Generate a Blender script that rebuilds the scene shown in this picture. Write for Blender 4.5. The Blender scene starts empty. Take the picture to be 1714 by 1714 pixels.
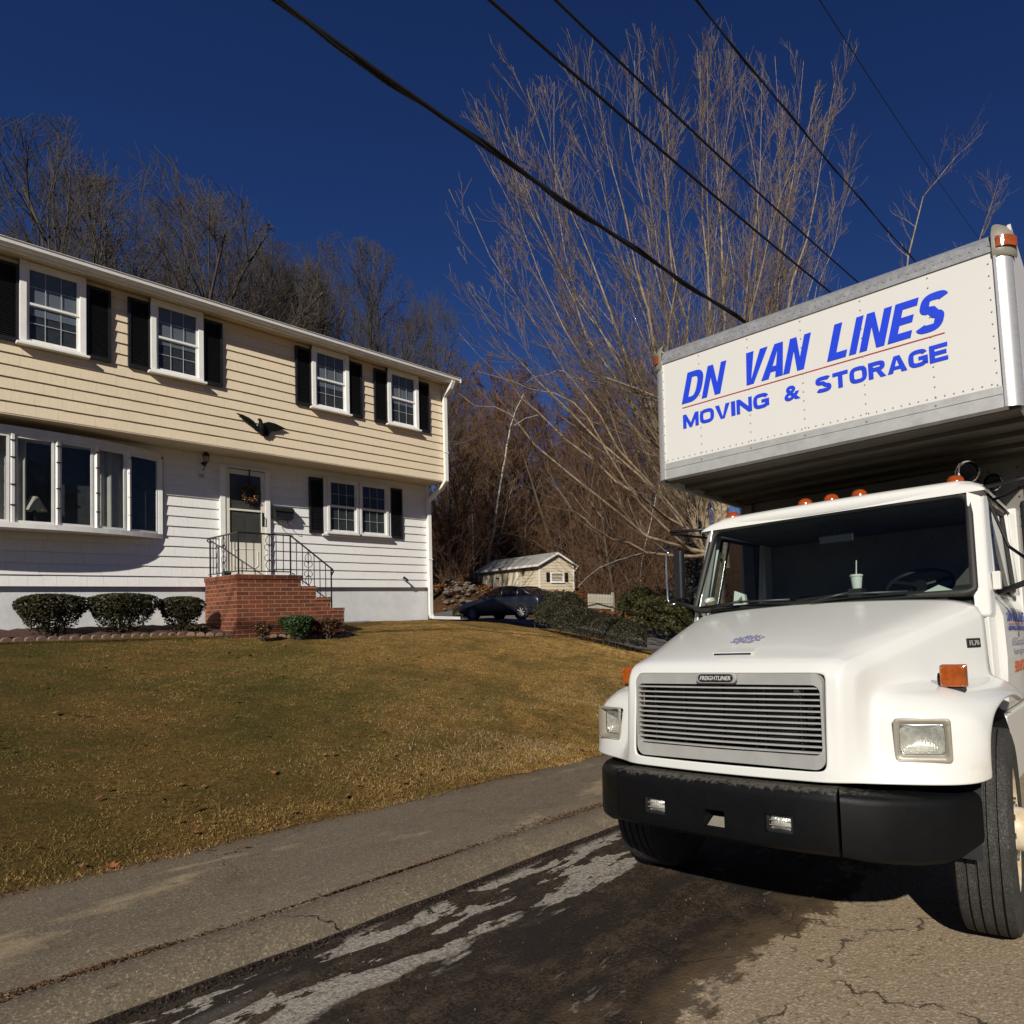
import bpy, bmesh, math, random
import numpy as np
from mathutils import Vector, Matrix
R_ = math.radians
sc = bpy.context.scene
col = sc.collection
# ---------------------------------------------------------------- camera
CR = ((0.5769, 0.0080, 0.8168), (-0.8162, 0.0453, 0.5760), (-0.0324, -0.9989, 0.0326))   # columns: right, down, forward
CX, CY, CF = 1142.8, 976.0, 1075.6       # principal point and focal length of the 1714 px photograph
cr = np.array(CR)
cd = bpy.data.cameras.new('camera')
cam = bpy.data.objects.new('camera', cd); col.objects.link(cam)
cd.sensor_width = 36; cd.lens = CF / 1714 * 36
cd.shift_x = (857 - CX) / 1714; cd.shift_y = (CY - 857) / 1714
cd.clip_start = 0.05; cd.clip_end = 2000
m = Matrix(((cr[0, 0], -cr[0, 1], -cr[0, 2], 0), (cr[1, 0], -cr[1, 1], -cr[1, 2], 0), (cr[2, 0], -cr[2, 1], -cr[2, 2], 1.5), (0, 0, 0, 1)))
q = m.to_quaternion(); m2 = q.to_matrix().to_4x4(); m2.translation = (0, 0, 1.5)
cam.matrix_world = m2
sc.camera = cam
# ---------------------------------------------------------------- sky, sun, exposure
SUN_EL, SUN_AZ = 32.0, 58.0     # elevation; travel direction measured from +Y (into the house) towards +X
w = bpy.data.worlds.new("World"); sc.world = w; w.use_nodes = True
nt = w.node_tree; bg = nt.nodes['Background']
sky = nt.nodes.new('ShaderNodeTexSky'); sky.sky_type = 'NISHITA'; sky.sun_disc = False
sky.sun_elevation = R_(SUN_EL)
tdir = Vector((math.sin(R_(SUN_AZ)) * math.cos(R_(SUN_EL)), math.cos(R_(SUN_AZ)) * math.cos(R_(SUN_EL)), -math.sin(R_(SUN_EL))))
sky.sun_rotation = math.atan2(-tdir.x, -tdir.y)
sky.altitude = 1500; sky.air_density = 1.15; sky.dust_density = 0.35; sky.ozone_density = 8.0
hs_ = nt.nodes.new('ShaderNodeHueSaturation'); hs_.inputs['Hue'].default_value = 0.517; hs_.inputs['Saturation'].default_value = 1.12; hs_.inputs['Value'].default_value = 0.50
nt.links.new(sky.outputs[0], hs_.inputs['Color']); nt.links.new(hs_.outputs[0], bg.inputs[0])
bg.inputs[1].default_value = 0.085
sd = bpy.data.lights.new('sun', 'SUN'); sd.energy = 5.0; sd.angle = R_(0.7); sd.color = (1.0, 0.95, 0.86)
so = bpy.data.objects.new('sun', sd); col.objects.link(so); so.location = (-20, -15, 30)
so.rotation_euler = tdir.to_track_quat('-Z', 'Y').to_euler()
sc.view_settings.view_transform = 'Standard'; sc.view_settings.look = 'None'
sc.view_settings.exposure = 0.0; sc.view_settings.gamma = 1.0; sc.view_settings.use_curve_mapping = False
sc.cycles.max_bounces = 6; sc.cycles.transparent_max_bounces = 12

# ---------------------------------------------------------------- helpers
def at(u, v, d):                 # a point of the place d metres in front of the camera
    return Vector((cr @ np.array([(u - CX) / CF, (v - CY) / CF, 1.0])) * d) + Vector((0, 0, 1.5))
def tag(o, label=None, cat=None, group=None, kind=None):
    if label: o['label'] = label
    if cat: o['category'] = cat
    if group: o['group'] = group
    if kind: o['kind'] = kind
    return o
def empty(name, loc=(0, 0, 0), label=None, cat=None, group=None, rz=0, parent=None):
    o = bpy.data.objects.new(name, None); col.objects.link(o); o.location = loc; o.rotation_euler = (0, 0, rz)
    o.empty_display_size = 0.1
    if parent: o.parent = parent
    return tag(o, label, cat, group)
class MB:
    def __init__(s): s.v = []; s.f = []
    def add(s, vs, fs):
        b = len(s.v); s.v += [tuple(p) for p in vs]; s.f += [tuple(i + b for i in f) for f in fs]; return s
    def hexa(s, a, b):           # two quads (bottom, top), counter-clockwise from above
        return s.add(list(a) + list(b), [(3, 2, 1, 0), (4, 5, 6, 7), (0, 1, 5, 4), (1, 2, 6, 5), (2, 3, 7, 6), (3, 0, 4, 7)])
    def box(s, x0, x1, y0, y1, z0, z1):
        if x0 > x1: x0, x1 = x1, x0
        if y0 > y1: y0, y1 = y1, y0
        return s.hexa([(x0, y0, z0), (x1, y0, z0), (x1, y1, z0), (x0, y1, z0)], [(x0, y0, z1), (x1, y0, z1), (x1, y1, z1), (x0, y1, z1)])
    def tube(s, pts, r, n=6, caps=True):
        pts = [Vector(p) for p in pts]; k = len(pts)
        rs = [r] * k if isinstance(r, (int, float)) else r
        b = len(s.v); a = None
        for i, p in enumerate(pts):
            t = (pts[min(i + 1, k - 1)] - pts[max(i - 1, 0)])
            if t.length < 1e-9: t = Vector((0, 0, 1))
            t.normalize()
            if a is None:
                a = Vector((0, 0, 1)) if abs(t.z) < .9 else Vector((1, 0, 0))
            a = (a - t * a.dot(t)); 
            if a.length < 1e-6: a = t.orthogonal()
            a.normalize(); c = t.cross(a)
            for j in range(n):
                g = 2 * math.pi * j / n
                s.v.append(tuple(p + (a * math.cos(g) + c * math.sin(g)) * rs[i]))
        for i in range(k - 1):
            for j in range(n):
                s.f.append((b + i * n + j, b + i * n + (j + 1) % n, b + (i + 1) * n + (j + 1) % n, b + (i + 1) * n + j))
        if caps: s.f.append(tuple(b + j for j in reversed(range(n)))); s.f.append(tuple(b + (k - 1) * n + j for j in range(n)))
        return s
    def lathe(s, prof, o, ax, n=24, closed=False):    # prof: (radius, distance along ax)
        o = Vector(o); ax = Vector(ax).normalized(); a = ax.orthogonal().normalized(); c = ax.cross(a); b = len(s.v); k = len(prof)
        for r, h in prof:
            for j in range(n):
                g = 2 * math.pi * j / n; s.v.append(tuple(o + ax * h + (a * math.cos(g) + c * math.sin(g)) * max(r, 1e-4)))
        for i in range(k if closed else k - 1):
            i2 = (i + 1) % k
            for j in range(n):
                s.f.append((b + i * n + j, b + i * n + (j + 1) % n, b + i2 * n + (j + 1) % n, b + i2 * n + j))
        return s
    def grid(s, P):              # P[i][j] points
        b = len(s.v); n = len(P[0])
        for r in P: s.v += [tuple(p) for p in r]
        for i in range(len(P) - 1):
            for j in range(n - 1): s.f.append((b + i * n + j, b + i * n + j + 1, b + (i + 1) * n + j + 1, b + (i + 1) * n + j))
        return s
    def prism(s, poly, d, off=(0, 0, 0)):   # poly of 3-D points extruded by vector d
        n = len(poly); d = Vector(d); a = [Vector(p) for p in poly]; e = [p + d for p in a]
        return s.add(a + e, [tuple(reversed(range(n))), tuple(range(n, 2 * n))] + [(i, (i + 1) % n, n + (i + 1) % n, n + i) for i in range(n)])
    def obj(s, name, mat, parent=None, smooth=False, bevel=0, seg=2, loc=None, sub=0, normals=False, kind=None, rz=None):
        me = bpy.data.meshes.new(name); me.from_pydata(s.v, [], s.f); me.update()
        if normals:
            bm = bmesh.new(); bm.from_mesh(me); bmesh.ops.recalc_face_normals(bm, faces=bm.faces); bm.to_mesh(me); bm.free()
        me.materials.append(mat)
        if smooth:
            me.polygons.foreach_set('use_smooth', [True] * len(me.polygons))
        o = bpy.data.objects.new(name, me); col.objects.link(o)
        if smooth and smooth != 'all':
            try: me.set_sharp_from_angle(angle=R_(38))
            except Exception: pass
        if parent is not None: o.parent = parent
        if loc is not None: o.location = loc
        if rz is not None: o.rotation_euler = (0, 0, rz)
        if sub:
            md = o.modifiers.new('s', 'SUBSURF'); md.levels = sub; md.render_levels = sub
        if bevel:
            md = o.modifiers.new('b', 'BEVEL'); md.width = bevel; md.segments = seg; md.limit_method = 'ANGLE'; md.angle_limit = R_(40)
        if kind: o['kind'] = kind
        return o
def cut(o, cutters):             # real openings: boolean difference, baked into the mesh
    for c in cutters:
        md = o.modifiers.new('c', 'BOOLEAN'); md.operation = 'DIFFERENCE'; md.solver = 'EXACT'; md.object = c
    dg = bpy.context.evaluated_depsgraph_get(); dg.update()
    me = bpy.data.meshes.new_from_object(o.evaluated_get(dg)); o.modifiers.clear(); o.data = me
    for c in cutters: bpy.data.objects.remove(c, do_unlink=True)
    return o
def copy_tree(o, parent=None):
    c = o.copy(); col.objects.link(c)
    if parent is not None: c.parent = parent
    for ch in [x for x in bpy.data.objects if x.parent == o]: copy_tree(ch, c)
    return c
def text_mb(body, x0, x1, z0, z1, y, off=0.0, shear=0.0, depth=0.003, face=-1):
    """lettering as solid shapes fitted into a rectangle of the XZ plane, reading from -Y"""
    cu = bpy.data.curves.new('t', 'FONT'); cu.body = body; cu.offset = off; cu.shear = shear; cu.extrude = 0.01; cu.resolution_u = 4
    t = bpy.data.objects.new('t', cu); col.objects.link(t)
    dg = bpy.context.evaluated_depsgraph_get(); dg.update()
    me = bpy.data.meshes.new_from_object(t.evaluated_get(dg))
    vs = np.array([v.co for v in me.vertices]); fs = [tuple(p.vertices) for p in me.polygons]
    bpy.data.objects.remove(t, do_unlink=True); bpy.data.curves.remove(cu)
    lo = vs.min(0); hi = vs.max(0); n = (vs - lo) / np.maximum(hi - lo, 1e-9)
    out = np.zeros_like(vs); out[:, 0] = x0 + n[:, 0] * (x1 - x0); out[:, 2] = z0 + n[:, 1] * (z1 - z0); out[:, 1] = y + face * n[:, 2] * depth
    mb = MB(); mb.add([tuple(p) for p in out], fs); bpy.data.meshes.remove(me); return mb
# block capitals drawn as stems, bars, diagonals and bowls (each piece 0.2 mm behind the next)
def glyph(ch, w_, h, tx, ty):
    R = lambda a, b, c, d: [(a, c), (b, c), (b, d), (a, d)]
    def rib(C, close=False):
        n = len(C); L_ = []; 
        for i, (x, y) in enumerate(C):
            x0, y0 = C[i - 1] if (i or close) else C[i]; x1, y1 = C[(i + 1) % n] if (i < n - 1 or close) else C[i]
            t = Vector((x1 - x0, y1 - y0)); t.normalize(); L_.append(((x - t.y * tx / 2, y + t.x * ty / 2), (x + t.y * tx / 2, y - t.x * ty / 2)))
        q = list(zip(L_, L_[1:] + ([L_[0]] if close else []))); return [[a[0], a[1], b[1], b[0]] for a, b in q]
    def sup(cx, cy, rx, ry, a0, a1, n, e=.62):
        o = []
        for k in range(n + 1):
            g = R_(a0 + (a1 - a0) * k / n); c_, s_ = math.cos(g), math.sin(g); o.append((cx + rx * math.copysign(abs(c_) ** e, c_), cy + ry * math.copysign(abs(s_) ** e, s_)))
        return o
    mx, my = w_ / 2, h / 2; rx, ry = mx - tx / 2, my - ty / 2
    if ch == 'I': return [R(0, w_, 0, h)]
    if ch == 'L': return [R(0, tx, 0, h), R(tx, w_, 0, ty)]
    if ch == 'E': return [R(0, tx, 0, h), R(tx, w_, 0, ty), R(tx, w_ * .93, my - ty * .5, my + ty * .5), R(tx, w_, h - ty, h)]
    if ch == 'T': return [R(0, w_, h - ty, h), R(mx - tx / 2, mx + tx / 2, 0, h - ty)]
    if ch == 'N': return [R(0, tx * .92, 0, h), R(w_ - tx * .92, w_, 0, h), [(tx * .92, h), (tx * .92, h * .62), (w_ - tx * .92, 0), (w_ - tx * .92, h * .38)], [(0, h), (tx * .92, h), (tx * .92, h * .9), (0, h * .9)]]
    if ch == 'V': return [[(0, h), (mx - tx * .55, 0), (mx + tx * .02, 0), (mx + tx * .02, h * .12), (tx * 1.15, h)], [(w_ - tx * 1.15, h), (mx + tx * .02, h * .12), (mx + tx * .02, 0), (mx + tx * .55, 0), (w_, h)]]
    if ch == 'A': return [[(0, 0), (mx - tx * .62, h), (mx, h), (mx, h * .80), (tx * 1.1, 0)], [(w_ - tx * 1.1, 0), (mx, h * .80), (mx, h), (mx + tx * .62, h), (w_, 0)], R(mx * .52, w_ - mx * .52, h * .19, h * .19 + ty * .85)]
    if ch == 'M': return [R(0, tx, 0, h), R(w_ - tx, w_, 0, h), [(tx, h), (tx, h * .55), (mx - tx * .35, 0), (mx, 0), (mx, h * .32)], [(mx, h * .32), (mx, 0), (mx + tx * .35, 0), (w_ - tx, h * .55), (w_ - tx, h)]]
    if ch == 'O': return rib(sup(mx, my, rx, ry, 0, 360, 40)[:-1], True)
    if ch == 'D': return [R(0, tx, 0, h)] + rib([(tx * .9, h - ty / 2)] + sup(w_ * .42, my, w_ * .58 - tx / 2, ry, 90, -90, 20, .7) + [(tx * .9, ty / 2)])
    if ch == 'G': return rib(sup(mx, my, rx, ry, 28, 345, 34)) + [R(mx * 1.05, w_, my - ty * .55, my + ty * .35), R(w_ - tx, w_, h * .10, my - ty * .55)]
    if ch == 'R': return [R(0, tx, 0, h)] + rib([(tx * .9, h - ty / 2)] + sup(w_ * .5, h * .71, w_ * .46 - tx / 2, h * .29 - ty / 2, 90, -90, 14) + [(tx * .9, h * .42 + ty / 2)]) + [[(mx * .9, h * .44), (mx * .9 + tx * .9, h * .44), (w_, 0), (w_ - tx * 1.1, 0)]]
    if ch == 'S':
        a = sup(mx, h * .735, rx, h * .265 - ty / 2, 22, 268, 18); b = sup(mx, h * .265, rx, h * .265 - ty / 2, 88, -158, 18); return rib(a + b[1:])
def letters(body, widths, gap, x0, x1, z0, z1, y, tx, ty, shear=0.0, depth=.003):
    W_ = sum(widths) + gap * (len(widths) - 1); sx = (x1 - x0 - shear * (z1 - z0)) / W_; h = z1 - z0; mb = MB(); cx_ = x0
    k = 0
    for ch, w_ in zip(body, widths):
        for poly in glyph(ch, w_ * sx, h, tx, ty):
            yy = y - depth - .0002 * (k % 4); k += 1
            mb.prism([(cx_ + px_ + shear * pz_, yy, z0 + pz_) for px_, pz_ in poly], (0, depth, 0))
        cx_ += (w_ + gap) * sx
    return mb
def np_obj(name, V, F, mat, parent=None, smooth=False, kind=None, nper=3):
    me = bpy.data.meshes.new(name); V = np.asarray(V, dtype=np.float32); F = np.asarray(F, dtype=np.int32)
    me.vertices.add(len(V)); me.vertices.foreach_set('co', V.ravel())
    me.loops.add(F.size); me.loops.foreach_set('vertex_index', F.ravel())
    me.polygons.add(len(F)); me.polygons.foreach_set('loop_start', np.arange(0, F.size, nper, dtype=np.int32))
    me.update(calc_edges=True); me.materials.append(mat)
    if smooth: me.polygons.foreach_set('use_smooth', [True] * len(F))
    o = bpy.data.objects.new(name, me); col.objects.link(o)
    if parent is not None: o.parent = parent
    if kind: o['kind'] = kind
    return o

# ---------------------------------------------------------------- materials
class N:                         # small node helper
    def __init__(s, name):
        s.m = bpy.data.materials.new(name); s.m.use_nodes = True; s.t = s.m.node_tree; s.b = s.t.nodes['Principled BSDF']; s.o = s.t.nodes['Material Output']
        s.c = s.t.nodes.new('ShaderNodeTexCoord').outputs['Object']
    def n(s, ty, **k):
        x = s.t.nodes.new(ty)
        for a, v in k.items(): setattr(x, a, v)
        return x
    def l(s, a, b): s.t.links.new(a, b)
    def inp(s, x, i, v):
        if hasattr(v, 'links') or hasattr(v, 'is_linked'): s.l(v, x.inputs[i])
        else: x.inputs[i].default_value = v
    def noise(s, scale, detail=4, rough=.6, vec=None, stretch=None, dist=0):
        v = vec or s.c
        if stretch:
            mp = s.n('ShaderNodeMapping'); mp.inputs['Scale'].default_value = stretch; s.l(v, mp.inputs[0]); v = mp.outputs[0]
        x = s.n('ShaderNodeTexNoise'); x.inputs['Scale'].default_value = scale; x.inputs['Detail'].default_value = detail
        x.inputs['Roughness'].default_value = rough; x.inputs['Distortion'].default_value = dist; s.l(v, x.inputs[0]); return x.outputs[0]
    def ramp(s, v, a, b, smooth=False):          # 0..1 between a and b
        x = s.n('ShaderNodeMapRange'); x.interpolation_type = 'SMOOTHSTEP' if smooth else 'LINEAR'
        s.l(v, x.inputs[0]); x.inputs[1].default_value = a; x.inputs[2].default_value = b; return x.outputs[0]
    def math(s, op, a, b=0.0):
        x = s.n('ShaderNodeMath', operation=op); s.inp(x, 0, a); s.inp(x, 1, b); return x.outputs[0]
    def mix(s, f, a, b, mode='MIX'):
        x = s.n('ShaderNodeMix', data_type='RGBA', blend_type=mode); s.inp(x, 0, f)
        s.inp(x, 6, a if not isinstance(a, tuple) else (*a, 1)); s.inp(x, 7, b if not isinstance(b, tuple) else (*b, 1)); return x.outputs[2]
    def xyz(s):
        x = s.n('ShaderNodeSeparateXYZ'); s.l(s.c, x.inputs[0]); return x.outputs
    def bump(s, h, strength=.3, dist=.01):
        x = s.n('ShaderNodeBump'); x.inputs['Strength'].default_value = strength; x.inputs['Distance'].default_value = dist
        s.l(h, x.inputs['Height']); s.l(x.outputs[0], s.b.inputs['Normal'])
    def color(s, v):
        if isinstance(v, tuple): s.b.inputs['Base Color'].default_value = (*v, 1)
        else: s.l(v, s.b.inputs['Base Color'])
    def set(s, **k):
        for a, v in k.items():
            i = s.b.inputs[{'rough': 'Roughness', 'metal': 'Metallic', 'spec': 'Specular IOR Level', 'coat': 'Coat Weight', 'trans': 'Transmission Weight', 'sss': 'Subsurface Weight'}[a]]
            if isinstance(v, (int, float)): i.default_value = v
            else: s.l(v, i)
def mat(name, c, rough=.7, metal=0, var=.18, scale=12, bump=.15, bscale=None, bd=.003, c2=None, spec=.5, coat=0, stretch=None):
    a = N(name); f = a.noise(scale, 5, .65, stretch=stretch)
    c2 = c2 or tuple(x * (1 - var) for x in c); c1 = tuple(min(1, x * (1 + var * .4)) for x in c)
    a.color(a.mix(a.ramp(f, .35, .68), c1, c2)); a.set(rough=rough, metal=metal, spec=spec, coat=coat)
    if bump: a.bump(a.noise(bscale or scale * 6, 3), bump, bd)
    return a.m
def glass(name, tint=(.8, .85, .85), ior=1.5, rough=0.0, extra=0.0, refl=1.0):
    m = bpy.data.materials.new(name); m.use_nodes = True; t = m.node_tree; t.nodes.remove(t.nodes['Principled BSDF'])
    tr = t.nodes.new('ShaderNodeBsdfTransparent'); tr.inputs[0].default_value = (*tint, 1)
    gl = t.nodes.new('ShaderNodeBsdfGlossy'); gl.inputs['Roughness'].default_value = rough; gl.inputs[0].default_value = (.95, .97, 1, 1)
    lw = t.nodes.new('ShaderNodeLayerWeight'); lw.inputs[0].default_value = .5
    pw = t.nodes.new('ShaderNodeMath'); pw.operation = 'POWER'; t.links.new(lw.outputs['Facing'], pw.inputs[0]); pw.inputs[1].default_value = 5.0
    ad = t.nodes.new('ShaderNodeMath'); ad.operation = 'MULTIPLY_ADD'; ad.use_clamp = True; t.links.new(pw.outputs[0], ad.inputs[0]); ad.inputs[1].default_value = .92 * refl; ad.inputs[2].default_value = .045 * refl + extra
    mx = t.nodes.new('ShaderNodeMixShader'); t.links.new(ad.outputs[0], mx.inputs[0]); t.links.new(tr.outputs[0], mx.inputs[1]); t.links.new(gl.outputs[0], mx.inputs[2])
    t.links.new(mx.outputs[0], t.nodes['Material Output'].inputs[0]); return m
MT = {}
MT['white_trim'] = mat('white_trim', (.80, .78, .73), .5, var=.08, scale=6, bump=.08)
MT['trim_grey'] = mat('trim_grey', (.66, .65, .62), .5, var=.1, scale=6)
MT['shutter'] = mat('shutter_black', (.012, .012, .014), .45, var=.3, scale=8)
MT['roof'] = mat('roof_shingle', (.10, .09, .085), .9, var=.3, scale=30, bump=.4)
MT['soffit'] = mat('soffit_paint', (.62, .52, .38), .7, var=.1, scale=5)
MT['found'] = mat('foundation_paint', (.62, .625, .61), .85, var=.14, scale=2.2, bump=.5, bscale=28, bd=.006)
MT['black_iron'] = mat('black_iron', (.012, .012, .013), .4, var=.2)
MT['dark'] = mat('dark_interior', (.015, .015, .017), .9, var=.2, bump=0)
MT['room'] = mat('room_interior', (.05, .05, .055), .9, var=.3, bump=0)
MT['blind'] = mat('window_blind', (.20, .22, .26), .8, var=.08, scale=3, bump=0)
MT['curtain'] = mat('curtain_cloth', (.55, .52, .46), .9, var=.1, scale=4)
MT['lampshade'] = mat('lampshade_cloth', (.55, .48, .38), .8, var=.05)
MT['glass'] = glass('window_glass', (.84, .86, .86), 1.5, 0, .0, .42)
MT['wglass'] = glass('windshield_glass', (.74, .80, .76), 1.5, 0, .0, .6)
MT['concrete'] = mat('concrete', (.45, .43, .40), .85, var=.2, scale=8, bump=.3)
MT['door_cream'] = mat('door_cream', (.70, .66, .54), .45, var=.05, scale=5, bump=.05)
MT['wreath'] = mat('wreath_dry', (.09, .045, .018), .8, var=.6, scale=30)
MT['wreath_leaf'] = mat('wreath_leaf', (.45, .17, .06), .7, var=.5, scale=25)
MT['bark'] = mat('maple_bark', (.31, .235, .145), .85, var=.45, scale=7, bump=.9, bscale=26, bd=.02, c2=(.13, .10, .065))
MT['twig'] = mat('maple_twig', (.165, .118, .075), .8, var=.3, scale=6, bump=0)
MT['oak'] = mat('oak_bark', (.064, .050, .036), .9, var=.35, scale=4, bump=0)
MT['woods'] = mat('woods_bark', (.085, .055, .034), .9, var=.5, scale=2, bump=0, c2=(.04, .028, .018))
MT['brush'] = mat('brush_twig', (.135, .066, .030), .9, var=.6, scale=.9, bump=0, c2=(.05, .030, .016))
MT['spruce'] = mat('spruce_needles', (.045, .065, .055), .8, var=.4, scale=6, bump=0, c2=(.10, .12, .10))
a = N('birch_bark'); z = a.noise(3, 4, .7, stretch=(1, 1, 9)); a.color(a.mix(a.ramp(z, .50, .58), (.50, .46, .38), (.05, .04, .035))); a.set(rough=.7); MT['birch'] = a.m
def leaf(name, c, c2, c3=None, sc=9):
    a = N(name); f = a.noise(sc, 5, .75); g = a.noise(sc * 9, 2)
    k = a.mix(a.ramp(f, .40, .62), c, c2); k = a.mix(a.ramp(g, .55, .7), k, c3 or c2); a.color(k); a.set(rough=.55, spec=.35); return a.m
MT['darkfir'] = leaf('dark_fir_needles', (.012, .017, .012), (.028, .033, .022))
MT['yew'] = leaf('yew_leaf', (.014, .020, .006), (.045, .038, .011), (.085, .05, .018))
MT['yew_green'] = leaf('green_shrub_leaf', (.02, .042, .012), (.045, .075, .02), (.06, .07, .02))
MT['brown_shrub'] = leaf('brown_shrub_leaf', (.035, .02, .008), (.11, .045, .018), (.18, .09, .04))
MT['hedge'] = leaf('hedge_leaf', (.009, .012, .005), (.035, .032, .012), (.14, .105, .06))
MT['cedar'] = leaf('cedar_leaf', (.028, .034, .007), (.065, .052, .012), (.03, .026, .007), 2.5)
MT['mulch'] = mat('mulch', (.075, .030, .019), .95, var=.6, scale=30, bump=.9, bscale=60, bd=.02)
MT['edging'] = mat('edging_concrete', (.22, .14, .10), .9, var=.3, scale=14)
MT['plank'] = mat('fence_plank', (.30, .21, .12), .85, var=.3, scale=4, stretch=(8, 8, 1))
MT['picket'] = mat('picket_wood', (.34, .31, .24), .85, var=.25, scale=4)
MT['eagle'] = mat('eagle_black', (.006, .006, .007), .75, spec=.15, bump=0)
MT['rock'] = mat('field_stone', (.13, .10, .075), .9, var=.6, scale=5, bump=.6)
MT['shed'] = mat('shed_siding', (.62, .53, .37), .8, var=.1, scale=4)
MT['shed_side'] = mat('shed_siding_front', (.62, .53, .37), .8, var=.1, scale=4)
MT['shed_roof'] = mat('shed_shingle', (.30, .29, .26), .9, var=.2, scale=18, bump=.3)
MT['wire'] = mat('wire_black', (.006, .006, .007), .6, bump=0)
MT['pole'] = mat('pole_wood', (.12, .085, .06), .9, var=.4, scale=5)
# siding with faint vertical grain
def siding(name, c, c2):
    a = N(name); g = a.noise(60, 3, .7, stretch=(1, 1, .04)); f = a.noise(1.1, 4, .6); h = a.noise(2.2, 3, .5, stretch=(1, 1, 6))
    k = a.mix(a.ramp(g, .3, .75), c, c2); k = a.mix(a.math('MULTIPLY', a.ramp(f, .5, .8), .28), k, tuple(x * .72 for x in c)); a.color(a.mix(a.math('MULTIPLY', a.ramp(h, .55, .8), .2), k, c2))
    a.set(rough=.6, spec=.3); a.bump(g, .35, .004); return a.m
MT['cream'] = siding('cream_shingles', (.74, .62, .44), (.66, .54, .37))
MT['whiteside'] = siding('white_shingles', (.79, .775, .74), (.70, .685, .65))
# brick
a = N('red_brick'); X = a.xyz(); geo = a.n('ShaderNodeNewGeometry'); sp = a.n('ShaderNodeSeparateXYZ'); a.l(geo.outputs['Normal'], sp.inputs[0])
ny = a.math('GREATER_THAN', a.math('ABSOLUTE', sp.outputs[1]), .5)
uu = a.math('ADD', a.math('MULTIPLY', X[0], ny), a.math('MULTIPLY', X[1], a.math('SUBTRACT', 1.0, ny)))
cb = a.n('ShaderNodeCombineXYZ'); a.l(uu, cb.inputs[0]); a.l(X[2], cb.inputs[1])
br = a.n('ShaderNodeTexBrick'); a.l(cb.outputs[0], br.inputs[0]); br.inputs['Scale'].default_value = 1
br.inputs['Brick Width'].default_value = .20; br.inputs['Row Height'].default_value = .0725; br.inputs['Mortar Size'].default_value = .0055; br.inputs['Mortar Smooth'].default_value = .2
br.inputs['Color1'].default_value = (.22, .060, .024, 1); br.inputs['Color2'].default_value = (.11, .032, .016, 1); br.inputs['Mortar'].default_value = (.28, .21, .15, 1); br.inputs['Bias'].default_value = -.1
f = a.noise(14, 4); a.color(a.mix(a.math('MULTIPLY', a.ramp(f, .5, .75), .45), br.outputs[0], (.09, .04, .025))); a.set(rough=.85, spec=.2)
a.bump(a.math('SUBTRACT', a.math('MULTIPLY', a.noise(90, 2), .3), br.outputs[1]), .6, .006); MT['brick'] = a.m
# truck
def paint(name, c, dirt=(.45, .36, .22), amt=.12, rough=.28, coat=.6):
    a = N(name); f = a.noise(1.7, 5, .65); g = a.noise(26, 3, .7); k = a.mix(a.math('MULTIPLY', a.ramp(f, .45, .8), amt), c, dirt)
    k = a.mix(a.math('MULTIPLY', a.ramp(g, .72, .80), .25), k, dirt); a.color(k); a.set(rough=a.ramp(f, -.2, 1.6) if False else rough, coat=coat); a.b.inputs['Coat Roughness'].default_value = .12
    return a
a = paint('truck_white_paint', (.68, .675, .63)); MT['tw'] = a.m
a = paint('box_panel_white', (.64, .62, .575), amt=.07, rough=.45, coat=.1); MT['boxw'] = a.m
a = paint('hood_white_paint', (.68, .675, .63)); X = a.xyz()
dz = a.math('MULTIPLY', a.ramp(X[2], 1.02, .84), a.ramp(a.math('ABSOLUTE', X[0]), 1.0, 1.18)); f = a.noise(7, 4, .7)
old = a.b.inputs['Base Color'].links[0].from_socket
a.color(a.mix(a.math('MULTIPLY', a.math('MULTIPLY', dz, a.ramp(f, .3, .7)), .7), old, (.42, .28, .12))); MT['hood'] = a.m
a = N('bumper_black'); X = a.xyz(); f = a.noise(9, 4, .7); g = a.noise(45, 3, .8, stretch=(1, 1, .25)); h = a.noise(130, 2, .7)
edge = a.math('ADD', a.ramp(X[2], .79, .845), a.math('MULTIPLY', a.ramp(a.math('ABSOLUTE', X[0]), .7, 1.1), .25))
dust = a.math('MULTIPLY', a.ramp(a.math('ADD', a.math('MULTIPLY', edge, .5), a.math('MULTIPLY', g, .8)), .74, .86), .5)
k = a.mix(a.ramp(h, .60, .78), (.0028, .0028, .003), (.008, .008, .007)); k = a.mix(dust, k, (.13, .118, .095)); a.color(k)
a.set(rough=a.math('ADD', a.math('MULTIPLY', f, .3), .38), spec=.2); a.bump(h, .2, .002); MT['bumper'] = a.m
MT['black_plastic'] = mat('black_plastic', (.012, .012, .013), .45, var=.3, bump=.1)
MT['rubber'] = mat('rubber_seal', (.022, .02, .016), .6, var=.2)
a = N('tyre_rubber'); f = a.noise(6, 4, .7); g = a.noise(140, 2, .8); X = a.xyz()
a.color(a.mix(a.math('MULTIPLY', a.ramp(g, .45, .75), a.ramp(f, .3, .6)), (.028, .027, .025), (.12, .11, .095))); a.set(rough=.8, spec=.25); a.bump(g, .4, .003); MT['tyre'] = a.m
MT['rim'] = mat('rim_paint', (.60, .56, .46), .45, var=.35, scale=6, c2=(.45, .33, .17))
a = N('aluminium_rail'); f = a.noise(9, 5, .7); g = a.noise(60, 3, .7, stretch=(.2, 1, 1)); a.color(a.mix(a.ramp(f, .35, .7), (.46, .455, .43), (.36, .355, .34))); a.set(rough=a.math('ADD', a.math('MULTIPLY', g, .25), .35), metal=.25); a.bump(f, .15, .004); MT['alu'] = a.m
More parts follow.
